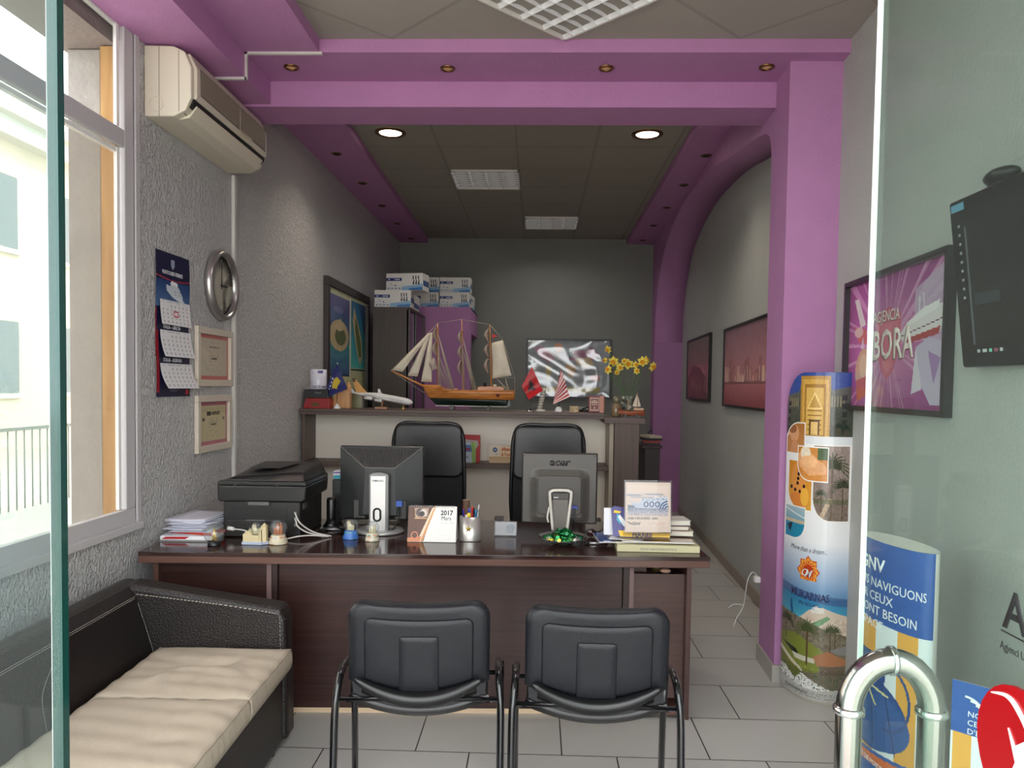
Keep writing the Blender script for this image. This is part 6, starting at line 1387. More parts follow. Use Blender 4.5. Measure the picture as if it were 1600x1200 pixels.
def loose_papers():
    r = random.Random(11); z = DT; cx, cy = -1.640, 3.665
    Wp = mat('sheet_white', (214, 214, 226), .6)
    o = bx(-.115, .115, -.15, .14, 0, .006).build('magazine', mat('grey_magazine', (150, 146, 144), .4)); o.location = (cx, cy - .03, z); o.rotation_euler.z = .04; tag(o, 'grey magazine at the bottom of the messy paper pile', 'magazine'); z += .0065
    t = thing('magazine', 'white magazine with a red block on its cover, low in the messy paper pile', 'magazine', (cx - .005, cy - .02, z), .05); bx(-.115, .125, -.15, .14, 0, .018).build('pages', PAPER, t); G().prism([(-.11, .003), (-.0, .003), (.02, .015), (-.09, .014)], 1, -.1505, -.15).build('red_band', RED, t); z += .0185
    o = bx(-.10, .13, -.10, .16, 0, .010).build('folder', mat('orange_red_folder', (190, 54, 32), .5)); o.location = (cx + .02, cy - .025, z); o.rotation_euler.z = -.25; tag(o, 'orange-red folder sticking out of the right side of the paper pile', 'folder'); z += .0105
    for i in range(16):
        a = r.uniform(-.16, .16) if i < 12 else r.uniform(-.35, .1); o = G()
        curl = r.uniform(.0, .012) if i > 9 else r.uniform(0, .004); w_, h_ = (.100, .145); th = .0030
        ph = r.uniform(0, 6); z_ = z
        def fn(u, v, w_=w_, h_=h_, curl=curl, ph=ph): return ((u - .5) * 2 * w_, (v - .5) * 2 * h_, curl * (abs(u - .5) * 2) ** 3 + .0012 * math.sin(u * 5 + ph))
        o.grid(fn, 8, 6, True, -th * .5)
        o = o.build('paper_sheet', Wp); o.location = (cx + r.uniform(-.005, .03), cy + r.uniform(-.03, .035), z + .0005); o.rotation_euler.z = a; z += th + .0009
        tag(o, 'loose white sheet in the messy paper pile between the wall and the printer' if i < 15 else 'topmost white sheet on the messy paper pile beside the printer', 'paper', 'loose sheets in the paper pile')
loose_papers()
GL = glass('snow_globe_glass', (240, 244, 244), 1.3, .06, .02, ior=1.7)
def globe(x, y, r, base, label, inner, zc=.045):
    t = thing('snow_globe', label, 'snow globe', (x, y, DT), 0, 'souvenir snow globes along the desk front')
    base(t); G().ball((0, 0, zc + r * .8), r, 32).build('glass_ball', GL, t); inner(t, zc, r); return t
def tower_in(m, hs=1.4):
    def f(t, zc, r):
        g = G(); z0 = zc; h = r * hs
        for s_, q in ((-1, -1), (1, -1), (-1, 1), (1, 1)): g.tube(smooth_path([(s_ * .30 * r, q * .30 * r, z0), (s_ * .14 * r, q * .14 * r, z0 + .3 * h), (s_ * .04 * r, q * .04 * r, z0 + .75 * h), (0, 0, z0 + h)], 5), .0022, 6)
        for f_, w in ((.22, .2), (.45, .11)): g.box(-w * r, w * r, -w * r, w * r, z0 + f_ * h, z0 + f_ * h + .002)
        g.build('figure', m, t); G().lathe([(0, 0), (r * .55, 0), (r * .5, .004), (0, .006)], (0, 0, z0 - .004), 20).build('mound', mat('snow_mound', (206, 190, 150), .6), t)
    return f
def towers_in(m, n=3):
    def f(t, zc, r):
        g = G(); rr = random.Random(n)
        for i in range(n + 2): x = (-.35 + .7 * i / (n + 1)) * r; h = r * rr.uniform(.7, 1.35); w = r * .12; g.box(x - w, x + w, -w, w, zc, zc + h); g.lathe([(w, zc + h), (0, zc + h + w * 1.8)], (x, 0, 0), 8)
        g.build('figure', m, t); G().lathe([(0, 0), (r * .55, 0), (r * .5, .004), (0, .006)], (0, 0, zc - .004), 20).build('mound', mat('snow_mound'), t)
    return f
def base_plain(m, r0, r1, h, art=None):
    def f(t):
        G().lathe([(0, 0), (r0, 0), (r0 * 1.02, h * .12), (r0 * .98, h * .3), (r1, h * .95), (r1 * .9, h), (0, h)], n=32).build('base', m, t)
        if art is not None:
            p = Pic(54, 20, art[0]); rr = random.Random(art[3] if len(art) > 3 else 1)
            for i in range(52): p.ell(rr.uniform(0, 54), rr.uniform(2, 20), rr.uniform(1, 5), rr.uniform(1, 3.5), art[1 + (i % 2)])
            p.sheet('painted_band', lambda u, v: ((r0 * 1.03 + (r1 - r0) * (1 - v)) * math.sin((u - .5) * 4), -(r0 * 1.03 + (r1 - r0) * (1 - v)) * math.cos((u - .5) * 4), h * (.9 - .85 * v)), t, .35, coat=.4)
    return f
globe(-1.468, 3.425, .046, base_plain(BLACK, .030, .026, .022), 'leftmost snow globe, with low black base and small gold tower inside', tower_in(mat('gold_figure', (226, 182, 70), .3, .7)), .016)
def base_castle(t):
    S = mat('castle_stone', (206, 190, 150), .6); S2 = mat('castle_blue_grey', (176, 184, 206), .6); g = G()
    g.prism([(-.058, -.03), (.035, -.035), (.062, -.012), (.050, .03), (-.05, .03)], 2, 0, .014); g.build('base', S2, t, bevel=.002); g = G()
    for x, w, h in ((-.045, .010, .048), (-.024, .012, .062), (.042, .012, .088), (.026, .010, .070)): g.box(x - w, x + w, -.022, .006, .012, h); g.lathe([(w, h), (0, h + .012)], (x, -.008, 0), 8)
    g.box(-.05, .02, -.026, -.006, .012, .044); g.build('castle_wall', S, t, bevel=.001); g = G(); g.lathe([(0, .012), (.028, .012), (.030, .038), (.024, .044), (0, .044)], (0, .004, 0), 20); g.build('pedestal', S, t)
globe(-1.292, 3.475, .035, base_castle, 'snow globe held in a pale castle-shaped base, second from the left', towers_in(mat('ivory_figure', (216, 200, 160), .5), 2), .040)
globe(-1.195, 3.492, .041, base_plain(mat('painted_base', (206, 196, 170), .5), .043, .032, .042, ((214, 200, 170), (150, 176, 200), (186, 120, 70), 4)), 'snow globe with orange-brown arch inside and a painted town base, third from the left', towers_in(mat('terracotta_figure', (196, 110, 60), .5), 1), .040)
globe(-.890, 3.64, .034, base_plain(mat('blue_base', (60, 110, 190), .4), .037, .028, .040, ((90, 150, 200), (60, 120, 70), (40, 90, 190), 6)), 'snow globe on a blue painted base, left of the silver monitor stand', towers_in(mat('ivory_figure'), 2), .037)
globe(-.776, 3.60, .032, base_plain(mat('cream_base', (206, 196, 176), .4), .034, .027, .038, ((210, 200, 180), (110, 150, 130), (186, 120, 80), 8)), 'snow globe on a cream painted base, in front of the silver monitor stand', towers_in(mat('ivory_figure'), 1), .036)

def monitor_ribbed():
    t = thing('monitor', 'dark monitor with ribbed back and tall silver stand on the desk', 'monitor', (-.785, 3.82, DT))
    D = mat('monitor_charcoal', (26, 28, 29), .4); W, z0, z1 = .213, .055, .432
    bx(-W, W, .03, .065, z0, z1).build('bezel', BLACK, t, bevel=.004)
    # sloping back: outer rim, mid hexagonal hump
    o = [(-W, .03, z0), (W, .03, z0), (W, .03, z1), (-W, .03, z1)]; i_ = [(-.085, -.012, z0 + .03), (.085, -.012, z0 + .03), (.075, -.012, z1 - .105), (-.075, -.012, z1 - .105)]
    g = G(); g.add(o + i_, [(0, 1, 5, 4), (1, 2, 6, 5), (2, 3, 7, 6), (3, 0, 4, 7), (4, 5, 6, 7), (3, 2, 1, 0)]); g.build('rear_shell', D, t, bevel=.003)
    g = G(); n = 46
    for k in range(n):
        f_ = (k + .5) / n; x = -W * .93 + 2 * W * .93 * f_; lim = 1 - max(0, (abs(x) - .075) / (W - .075)) * 1.0; top = z1 - .012; bot = z1 - .012 - .088 * lim
        y = lambda z: .03 - .042 * (z1 - z) / .105 * 1.0
        if lim > .06: g.add([(x - .0018, y(top) - .001, top), (x + .0018, y(top) - .001, top), (x + .0018, y(bot) - .001, bot), (x - .0018, y(bot) - .001, bot), (x, y(top) - .005, top), (x, y(bot) - .005, bot)], [(0, 4, 5, 3), (4, 1, 2, 5)])
    g.build('ribs', mat('rib_grey', (88, 82, 76), .5), t, fix=False)
    E_ = mat('edge_ridge_grey', (104, 100, 96), .4); g = G(); g.tube([(-W + .004, .026, z1 - .004), (-.075, -.0135, z1 - .106), (.075, -.0135, z1 - .106), (W - .004, .026, z1 - .004)], .0032, 6); g.build('ridge', E_, t)
    bx(-.135, -.075, -.004, .02, z0 + .012, z0 + .105).build('port_recess', mat('recess_grey', (48, 46, 45), .5), t, bevel=.003); bx(.075, .135, -.004, .02, z0 + .012, z0 + .105).build('port_recess', mat('recess_grey'), t, bevel=.003)
    G().prism(rrect(.086, .116, z0 + .078, z0 + .108, .004), 1, -.026, -.004).build('video_plug', mat('plug_blue', (36, 76, 160), .4), t)
    G().tube(smooth_path([(.101, -.02, z0 + .078), (.100, -.035, z0 + .04), (.085, -.04, .035), (.06, -.02, .012), (.03, .02, .006), (-.05, .06, .005)], 8), .0032, 8).build('video_cable', BLACK, t)
    # stand: tall silver slab with rounded top, oval loop, ring foot
    G().prism([(-.046, .008), (.052, .008), (.052, .29)] + [(.003 + .049 * math.cos(a), .29 + .018 * math.sin(a)) for a in [PI * k / 12 for k in range(1, 12)]] + [(-.046, .29)], 1, -.050, -.016).build('stand_column', mat('stand_grey', (120, 120, 120), .35, .3), t, bevel=.003)
    G().prism([(-.038, .012), (.038, .012), (.038, .29), (-.038, .29)], 1, -.054, -.049).build('stand_face', mat('stand_silver_white', (216, 214, 212), .3, .25), t, bevel=.002)
    M = Matrix.Translation((-.004, -.0545, .095)); g = G(); pts = [(.017 * math.cos(a), 0, (.014 if math.sin(a) > 0 else -.014) + .017 * math.sin(a)) for a in [2 * PI * k / 24 for k in range(24)]]; g.tube([M @ Vector(q) for q in pts], .0052, 8, closed=True); g.build('oval_ring', BLACK, t)
    G().lathe([(.050, 0), (.112, 0), (.118, .006), (.110, .016), (.07, .018), (.050, .012), (.050, 0)], (0, -.005, 0), 40, sx=1.05, cap=False).build('stand_foot', mat('stand_silver', (186, 184, 182), .3, .5), t)
    G().lathe([(0, .0), (.052, .0), (.052, .014), (0, .014)], (0, -.005, 0), 30).build('foot_plate', mat('stand_grey'), t)
    text('SAMSUNG', .0135, lambda u, v, n: (-.031 + u, -.0545 - n, .262 + v), GREYINK, t, bold=.02, xs=.95)
monitor_ribbed()
def monitor_grey():
    t = thing('monitor', 'grey monitor with a white loop stand, seen from behind on the desk', 'monitor', (.122, 3.83, DT), math.radians(-1))
    Gy = mat('monitor_taupe_grey', (74, 70, 65), .4); W, z0, z1 = .190, .058, .415
    bx(-W, W, .0, .03, z0, z1).build('bezel', BLACK, t, bevel=.004); bx(-W + .004, W - .004, -.006, .004, z0 + .004, z1 - .004).build('rear_panel', Gy, t, bevel=.004)
    def bulge(u, v):
        x = -.155 + .31 * u; z = z0 + .01 + .275 * v; e = min(u, 1 - u) * 6; f_ = min(v + .1, 1 - v) * 5; k = min(1, e) * min(1, f_); return (x, -.0055 - .024 * k * k * (3 - 2 * k), z)
    g = G(); g.grid(bulge, 40, 40); g.build('rear_bulge', Gy, t, fix=False)
    G().prism(rrect(-.108, .108, z0 + .05, z0 + .245, .022), 1, -.038, -.028).build('connector_cover', mat('cover_grey', (66, 62, 58), .42), t, bevel=.003)
    g = G()
    for side in (-1, 1):
        for a in range(4):
            for k in range(26): z = z0 + .06 + k * .0068; x = side * (.118 + a * .007); g.box(x - .0018, x + .0018, -.0315 + a * .0015, -.028, z, z + .003)
    g.build('vent_dots', mat('vent_dark', (50, 48, 46), .6), t)
    text('acer', .052, lambda u, v, n: (-.052 + u, -.0068 - n, z1 - .062 + v), mat('logo_dark', (44, 42, 40), .4), t, bold=.03, xs=1.12, shear=.15)
    g = G()
    for x in (-.175, .175):
        for z in (z0 + .012, z1 - .014): g.cyl((x, -.007, z), (x, -.0055, z), .003, n=10)
    g.build('screw', BLACKM, t)
    Wt = mat('stand_white', (206, 202, 192), .35)
    out = [(-.030, .035), (-.047, .21), (-.040, .228), (-.025, .235), (.038, .235), (.052, .228), (.058, .21), (.040, .035)]
    P = smooth_path([(x, -.07, z) for x, z in out], 6); g = G(); g.tube(P, .0098, 12, flat=.8); g.build('stand_loop', Wt, t)
    G().prism([(-.032, .03), (.040, .03), (.046, .19), (-.036, .19)], 1, -.066, -.040).build('stand_neck', mat('neck_grey', (104, 98, 92), .4), t, bevel=.004)
    G().prism([(-.036, .19), (.046, .19), (.049, .222), (-.039, .222)], 1, -.064, -.038).build('neck_cap', mat('neck_dark', (70, 66, 62), .4), t, bevel=.003)
    G().prism(rrect(.06, .092, z0 + .085, z0 + .100, .004), 1, -.055, -.038).build('video_plug', mat('plug_navy', (36, 52, 130), .4), t)
    G().tube(smooth_path([(.076, -.05, z0 + .085), (.075, -.06, z0 + .03), (.065, -.05, .03), (.05, -.01, .006)], 8), .0032, 8).build('video_cable', BLACK, t)
    G().tube(smooth_path([(-.05, -.062, .15), (-.058, -.066, .10), (-.052, -.064, .075)], 6), .005, 8).build('side_clip', Wt, t)
    text('acer', .014, lambda u, v, n: (-.028 + u, -.0655 - n, .196 + v), PAPER, t, bold=.02, xs=1.0)
    G().lathe([(0, 0), (.105, 0), (.11, .006), (.09, .012), (.03, .02), (0, .03)], (.02, -.03, 0), 36, sx=1.1, sy=.85).build('stand_foot', mat('foot_silver_grey', (150, 146, 140), .35, .3), t)
monitor_grey()
def desk_calendar():
    t = thing('desk_calendar', 'white tent desk calendar reading 2017 Mars with spiral top', 'calendar', (-.606, 3.585, DT), math.radians(1))
    W, H = .232, .165; sl = .045
    p = Pic(110, 78, (232, 230, 226)); p.poly([(0, 0), (60, 0), (36, 78), (0, 78)], (96, 64, 50)); p.vgrad(0, 0, 1, 78, (120, 90, 76), (60, 40, 34)); p.poly([(14, 4), (46, 4), (44, 24), (16, 26)], (176, 150, 128)); p.ell(26, 14, 9, 9, (90, 80, 76)); p.ell(34, 15, 8, 8, (206, 196, 186)); p.ell(31, 17, 6, 6, (60, 54, 52)); p.rect(14, 26, 42, 28, (206, 160, 110))
    p.poly([(54, 4), (64, 0), (34, 78), (22, 78)], (236, 210, 180)); p.poly([(58, 4), (61, 3), (34, 78), (29, 78)], (206, 140, 84)); p.poly([(0, 70), (32, 66), (28, 78), (0, 78)], (206, 130, 90)); p.ell(16, 64, 8, 8, (210, 130, 100)); p.ell(16, 64, 6, 6, (96, 64, 54)); p.scribble(64, 36, 106, 38, (170, 166, 160), 1, 2, .6)
    p.scribble(66, 44, 104, 66, (214, 210, 204), 4, 7, .3)
    p.sheet('front_card', lambda u, v: (u * W, sl * (1 - v) , .002 + (H - .002) * (1 - v)), t, .4)
    g = G(); g.add([(0, sl + .001, H), (W, sl + .001, H), (W, sl * 2 + .04, 0), (0, sl * 2 + .04, 0), (0, .002, 0), (W, .002, 0)], [(0, 1, 2, 3), (4, 5, 1, 0), (3, 2, 5, 4)]); g.build('stand_card', mat('card_pale', (206, 202, 198), .6), t, fix=False)
    g = G()
    for k in range(26):
        x = .012 + k * (W - .024) / 25; g.tube([(x, sl + .0055 * math.cos(a), H - .002 + .0065 * math.sin(a)) for a in [2 * PI * q / 10 for q in range(10)]], .0009, 5, closed=True)
    g.build('spiral_binding', mat('wire_white', (226, 224, 220), .3, .5), t)
    lt = lambda x, z: (lambda u, v, n: (x + u, sl * (z + v) / H - n - .0002, z + v))
    text('2017', .031, lt(.155, .125), INK, t, bold=.02, xs=.95); text('Mars', .026, lt(.158, .102), INK, t, xs=.95)
desk_calendar()
def pencup():
    x, y = -.312, 3.655; t = thing('pen_cup', 'brushed silver pen cup with a gold star on the desk', 'pen cup', (x, y, DT)); r = .0515; h = .117
    G().lathe([(0, 0), (r, 0), (r + .0005, .003), (r, h), (r - .002, h), (r - .003, .004), (0, .004)], n=40, sy=.8).build('cup', mat('brushed_aluminium', (196, 192, 188), .32, .7), t)
    pts = []
    for k in range(10):
        a = PI / 2 + k * PI / 5; q = .018 if k % 2 == 0 else .007; pts.append((-.004 + q * math.cos(a), .062 + q * math.sin(a)))
    g = G(); n = len(pts); vs = [((px), -(math.sqrt(max(0, 1 - (px / r) ** 2)) * r * .8) - .002, pz) for px, pz in pts] + [(px, -(math.sqrt(max(0, 1 - (px / r) ** 2)) * r * .8) - .0003, pz) for px, pz in pts] + [(-.004, -r * .8 - .005, .062)]
    g.add(vs, [(i, (i + 1) % n, 2 * n) for i in range(n)] + [(i, i + n, (i + 1) % n + n, (i + 1) % n) for i in range(n)]); g.build('star_badge', mat('gold_badge', (176, 150, 70), .3, .8), t)
    for i, (dx, dy, tx, h2, c, lb, r2) in enumerate(((-.036, -.005, -.006, .150, (40, 44, 150), 'dark blue pen at the left of the pen cup', .0035), (-.030, .015, -.012, .156, (170, 40, 60), 'thin pink-red pen at the far left of the pen cup', .003), (-.018, -.01, .010, .158, (52, 60, 190), 'bright blue pen leaning right in the pen cup', .0045), (-.004, -.018, -.002, .136, (226, 200, 50), 'short thick yellow highlighter in the pen cup', .009), (.008, .0, .004, .166, (190, 40, 44), 'tall red pen in the middle of the pen cup', .0045), (.018, .010, .004, .156, (30, 36, 44), 'dark teal pen in the pen cup', .004), (.030, -.004, .006, .150, (40, 120, 170), 'light blue pen at the right of the pen cup', .0048), (.040, .012, .010, .172, (206, 200, 206), 'tall clear pen with pink tip at the right rim of the pen cup', .003))):
        f = thing('pen', lb, 'pen', (x, y, DT), 0, 'pens in the silver cup')
        a = Vector((dx * .6, dy * .6, .006)); b = Vector((dx * .78 + tx, dy, h2)); G().tube([a, a.lerp(b, .8)], r2, 10).build('barrel', mat('pen_%d_%d' % (c[0], c[2]), c, .3), f); G().tube([a.lerp(b, .8), a.lerp(b, .97), b], [r2 * 1.05, r2, r2 * .5], 10).build('cap', mat('pen_%d_%d' % (c[0], c[2]), c, .3), f)
pencup()
def card_holder():
    t = thing('card_holder', 'clear business card holder with white cards on the desk', 'card holder', (-.200, 3.765, DT), math.radians(0)); W = .112
    g = G(); g.prism([(-.006, 0), (.05, 0), (.05, .004), (.0, .006), (.022, .072), (.018, .072), (-.008, .012)], 0, 0, W); g.build('tray', glass('acrylic', (220, 222, 224), 1.0, .12), t)
    p = Pic(44, 26, (224, 222, 222)); p.poly([(24, 6), (36, 3), (42, 10), (38, 20), (28, 22)], (176, 186, 200), .7); p.scribble(22, 6, 40, 22, (130, 140, 160), 6, 2, .5)
    p.sheet('card_face', lambda u, v: (.004 + u * (W - .008), -.0015 + .018 * (1 - v), .006 + .062 * (1 - v)), t, .4); bx(.002, W - .002, .0, .002, .0, .0) if False else None
    g = G(); g.add([(.004, -.0008, .006), (W - .004, -.0008, .006), (W - .004, .0172, .068), (.004, .0172, .068), (.004, .008, .006), (W - .004, .008, .006), (W - .004, .026, .068), (.004, .026, .068)], [(0, 1, 2, 3), (4, 5, 6, 7), (0, 1, 5, 4), (2, 3, 7, 6), (0, 3, 7, 4), (1, 2, 6, 5)]); g.build('card_stack', PAPER, t)
card_holder()
def candy():
    x, y = .137, 3.605; t = thing('candy_dish', 'shallow glass dish full of shiny wrapped sweets in front of the grey monitor', 'dish', (x, y, DT))
    G().lathe([(0, .003), (.035, .003), (.04, 0), (.045, .004), (.085, .020), (.104, .030), (.104, .033), (.084, .024), (.045, .008), (0, .008)], n=40).build('dish', glass('dish_glass', (206, 214, 214), 1.0, .10), t)
    r = random.Random(6); C = [mat('foil_green', (24, 124, 62), .18, .6), mat('foil_gold', (206, 176, 60), .2, .6), mat('foil_dark_green', (14, 84, 48), .2, .6), mat('foil_silver', (206, 202, 196), .2, .6)]
    proto = []
    for k, m in enumerate(C):
        g = G(); Mx = Matrix.Rotation(PI / 2, 4, 'Y'); g.lathe([(.009, -.022), (.0025, -.012), (.008, -.009), (.0095, 0), (.008, .009), (.0025, .012), (.009, .022)], n=10, M=Mx); proto.append(g)
    L = ['green foil-wrapped sweet in the glass dish', 'gold foil-wrapped sweet in the glass dish', 'dark green foil-wrapped sweet in the glass dish', 'silvery foil-wrapped sweet in the glass dish']
    first = [None] * 4
    for i in range(52):
        if i < 24: a = 2 * PI * i / 24; q = .068 + .008 * (i % 2); z = .029
        elif i < 38: a = 2 * PI * (i - 24) / 14; q = .042; z = .032
        else: a = 2 * PI * (i - 38) / 8; q = .018; z = .050
        front = math.sin(a) < -.3 and q > .06; k = r.choice([1, 1, 3, 0]) if (front and r.random() < .6) else r.choice([0, 0, 0, 2, 2])
        if i in (15, 17, 20, 30): k = 1
        if i in (13, 22): k = 3
        if i > 45: q = .03 * (i % 2); z = .060
        if first[k] is None: o = proto[k].build('wrapped_sweet', C[k]); first[k] = o
        else: o = first[k].copy(); COL.objects.link(o)
        o.location = (x + q * math.cos(a), y + q * math.sin(a), DT + z + r.uniform(0, .004)); o.rotation_euler = (r.uniform(-.4, .4), r.uniform(-.35, .35), r.uniform(0, PI)); tag(o, L[k], 'sweet', 'wrapped sweets in the dish')
candy()
def right_pile():
    # thick cream book at the bottom, magazines above, folder, standing acrylic sign
    z = DT
    t = thing('book', 'thick cream hardcover book at the bottom of the pile at the desk right end', 'book', (.378, 3.468, z), math.radians(-.5)); Cb = mat('cream_cloth', (206, 200, 160), .5)
    bx(0, .375, 0, .24, 0, .006).build('cover', Cb, t, bevel=.001); bx(0, .375, .0, .24, .026, .031).build('cover', Cb, t, bevel=.001); bx(.004, .371, .006, .236, .006, .026).build('pages', mat('page_cream', (226, 222, 206), .7), t); bx(.0, .375, -.002, .004, .0, .031).build('spine', Cb, t, bevel=.002)
    text('NOVA CIRCO MALAVITA B.', .0135, lambda u, v, n: (.105 + u, -.0025 - n, .010 + v), GREYINK, t, xs=1.0); z += .0315
    def mag(name, label, x, y, w, d, h, rz, side, faces, cover):
        nonlocal z
        t = thing(name, label, 'magazine', (x, y, z), math.radians(rz), 'magazines on the cream book'); bx(0, w, 0, d, 0, h - .0012).build('pages', mat('page_grey', (206, 202, 200), .6), t)
        p = Pic(60, 44, cover); 
        for f_ in faces: p.poly(*f_)
        p.noise(p.x > 0, 10, 4, int(w * 1000)); p.sheet('cover_print', lambda u, v: (u * w, v * 0 + d * (1 - v), h - .001), t, .12, coat=.8); z += h
    mag('magazine', 'glossy magazine with blue left edge, lowest on the cream book', .300, 3.50, .33, .22, .007, 4, None, [([(0, 0), (12, 0), (12, 44), (0, 44)], (50, 86, 160)), ([(12, 20), (60, 10), (60, 44), (12, 44)], (170, 160, 150))], (186, 186, 186))
    mag('magazine', 'dark brownish-red glossy magazine on the pile at the desk right end', .405, 3.49, .325, .235, .008, -2, None, [([(0, 0), (60, 0), (60, 20), (0, 14)], (60, 34, 30)), ([(20, 14), (60, 20), (60, 40), (26, 40)], (150, 110, 96))], (110, 76, 66))
    mag('magazine', 'small pale glossy leaflet lying on top of the magazines', .345, 3.52, .15, .16, .004, -18, None, [([(0, 0), (30, 0), (20, 44), (0, 44)], (200, 206, 212))], (170, 176, 186))
    zt = z + .001
    # books behind, lying edge-on to the right
    for i, (c, lb, w_) in enumerate((((196, 190, 170), 'pale book lying flat behind the standing sign, lowest of the three', .19), ((90, 30, 36), 'maroon-edged book lying flat behind the standing sign', .17), ((206, 204, 196), 'white book lying flat behind the standing sign, uppermost of the three', .18))):
        t = thing('book', lb, 'book', (.56, 3.60, zt + i * .024), math.radians(3 * i - 2), 'books behind the standing sign'); bx(0, w_, 0, .13, 0, .003).build('cover', mat('bk_%d' % c[0], c, .5), t); bx(0, w_, 0, .13, .020, .0232).build('cover', mat('bk_%d' % c[0], c, .5), t); bx(.003, w_ - .003, .003, .127, .003, .020).build('pages', mat('page_cream'), t)
    # folders leaning behind the sign
    def lean(name, label, cat, pts, y, m, depth=.01, tilt=.20, art=None, coat=0):
        t = thing(name, label, cat, (.0, y, zt)); g = G()
        vs = [(x, z_ * tilt, z_) for x, z_ in pts]; n = len(pts); g.add(vs + [(a, b + depth, c) for a, b, c in vs], [list(range(n)), list(range(n, 2 * n))[::-1]] + [(i, (i + 1) % n, n + (i + 1) % n, n + i) for i in range(n)]); g.build('cover', m, t)
        return t
    t = lean('document_block', 'tall white paper block standing at the left of the upright pile', 'paper', [(.328, 0), (.395, 0), (.375, .125), (.328, .125)], 3.595, PAPER, .012, .12)
    t = lean('folder', 'white folder standing behind the purple and yellow ferry folder', 'folder', [(.40, .0), (.645, .0), (.645, .118), (.38, .118)], 3.622, PAPER, .006, .12)
    PU = mat('ferry_purple', (70, 66, 130), .3); YE = mat('ferry_yellow', (236, 190, 36), .3)
    t = thing('ferry_folder', 'purple and yellow ferry ticket folder leaning under the standing sign', 'folder', (.355, 3.545, zt), 0); g = G(); sl = .34
    pt = lambda x, z_, n=0: (x, z_ * sl - n, z_)
    def plate(name, pts, n0, m): k = len(pts); G().add([pt(x, z_, n0) for x, z_ in pts] + [pt(x, z_, n0 - .0015 if n0 else -.006) for x, z_ in pts], [list(range(k)), list(range(k, 2 * k))[::-1]] + [(i, (i + 1) % k, k + (i + 1) % k, k + i) for i in range(k)]).build(name, m, t)
    plate('cover', [(.012, .004), (.275, .0), (.285, .10), (.02, .138), (.005, .13)], 0, PU); plate('yellow_band', [(.045, .003), (.275, .001), (.278, .022), (.036, .030)], .0016, YE); plate('white_swirl', [(.035, .09), (.06, .05), (.12, .032), (.15, .045), (.13, .058), (.07, .07), (.045, .10)], .0018, PAPER); plate('yellow_mark', [(.015, .108), (.045, .106), (.052, .114), (.02, .120)], .0018, YE)
    plate('teal_patch', [(.03, .075), (.05, .055), (.045, .10), (.03, .105)], .0017, mat('teal_print', (60, 160, 190), .3))
    text('GRIMALDI', .022, lambda u, v, n: pt(.085 + u, .004 + v, .0035 + n), PU, t, bold=.02, xs=.9) if False else text('FERRIES', .024, lambda u, v, n: pt(.10 + u, .004 + v, .0035 + n), PU, t, bold=.03, xs=1.15); text('GNV', .014, lambda u, v, n: pt(.215 + u, .045 + v, .0022 + n), PAPER, t, bold=.02)
    # acrylic sign
    t = thing('sign_holder', 'upright clear acrylic sign with a cruise ferry picture and Durres - Bari text', 'sign', (.412, 3.505, zt), math.radians(2)); W, H, Tl = .222, .232, .09
    pt2 = lambda x, z_, n=0: (x, .0 + z_ * Tl - n, z_)
    z0 = .032; 
    p = Pic(96, 100, (226, 206, 190)); p.rect(4, 5, 92, 90, (232, 214, 198)); p.vgrad(5, 8, 91, 40, (236, 216, 200), (226, 210, 202)); X, Y = p.x, p.y
    for a in ((18, 26, 20, 2), (60, 24, 22, 2), (36, 30, 26, 1.5)): p.ell(*a, (150, 160, 180), .7)
    p.vgrad(5, 46, 91, 66, (120, 134, 160), (196, 190, 196)); p.noise((Y > 46) & (Y < 66), 24, 2, 6); p.poly([(8, 36), (22, 42), (90, 36), (90, 52), (24, 52), (16, 44)], (196, 206, 222)); p.poly([(34, 34), (84, 28), (90, 30), (90, 38), (30, 42)], (206, 214, 228)); p.scribble(36, 32, 88, 38, (70, 90, 130), 3, 4, .5)
    for q, s_ in ((44, 0), (56, 1), (68, 2)): p.ell(q, 44, 5, 6, (66, 84, 124)); p.ell(q, 44, 2.6, 3.6, (206, 214, 226))
    for k in range(3): p.put((np.abs(np.hypot(X - 90, Y - 54) - (6 + k * 5)) < 1.3) & (X < 90) & (Y < 54) & (Y > 34), (60, 84, 130))
    p.line(74, 30, 78, 22, 1.2, (80, 90, 110)); p.line(80, 26, 84, 28, 1.2, (80, 90, 110)); p.rect(5, 66, 91, 67, (180, 160, 160)); p.scribble(36, 80, 90, 90, (216, 160, 140), 3, 5, .5)
    p.sheet('printed_insert', lambda u, v: pt2(.006 + u * (W - .012), z0 + (H - .004) * (1 - v), 0), t, .35)
    g = G(); g.add([pt2(0, z0 - .004, .003), pt2(W, z0 - .004, .003), pt2(W, z0 + H + .006, .003), pt2(0, z0 + H + .006, .003)] + [pt2(0, z0 - .004, -.003), pt2(W, z0 - .004, -.003), pt2(W, z0 + H + .006, -.003), pt2(0, z0 + H + .006, -.003)], [(0, 1, 2, 3), (7, 6, 5, 4), (0, 4, 5, 1), (1, 5, 6, 2), (2, 6, 7, 3), (3, 7, 4, 0)]); g.build('acrylic', glass('acrylic_clear', (244, 244, 244), .7, .03), t)
    g = G(); g.add([pt2(.0, z0, -.004), pt2(W, z0, -.004), pt2(W, z0 + .01, -.004), pt2(0, z0 + .01, -.004), (0, .05, 0), (W, .05, 0), (W, -.01, 0), (0, -.01, 0)], [(0, 1, 2, 3), (0, 1, 5, 4), (0, 1, 6, 7), (4, 5, 6, 7)]); g.build('foot', glass('acrylic_clear'), t)
    N_ = mat('ink_slate', (84, 80, 92), .5); text('LINJA E RE DURRES - BARI', .0155, lambda u, v, n: pt2(.018 + u, z0 + .058 + v, .0006 + n), N_, t, xs=.78, bold=.01); text('GNV', .019, lambda u, v, n: pt2(.036 + u, z0 + .032 + v, .0006 + n), N_, t, bold=.02)
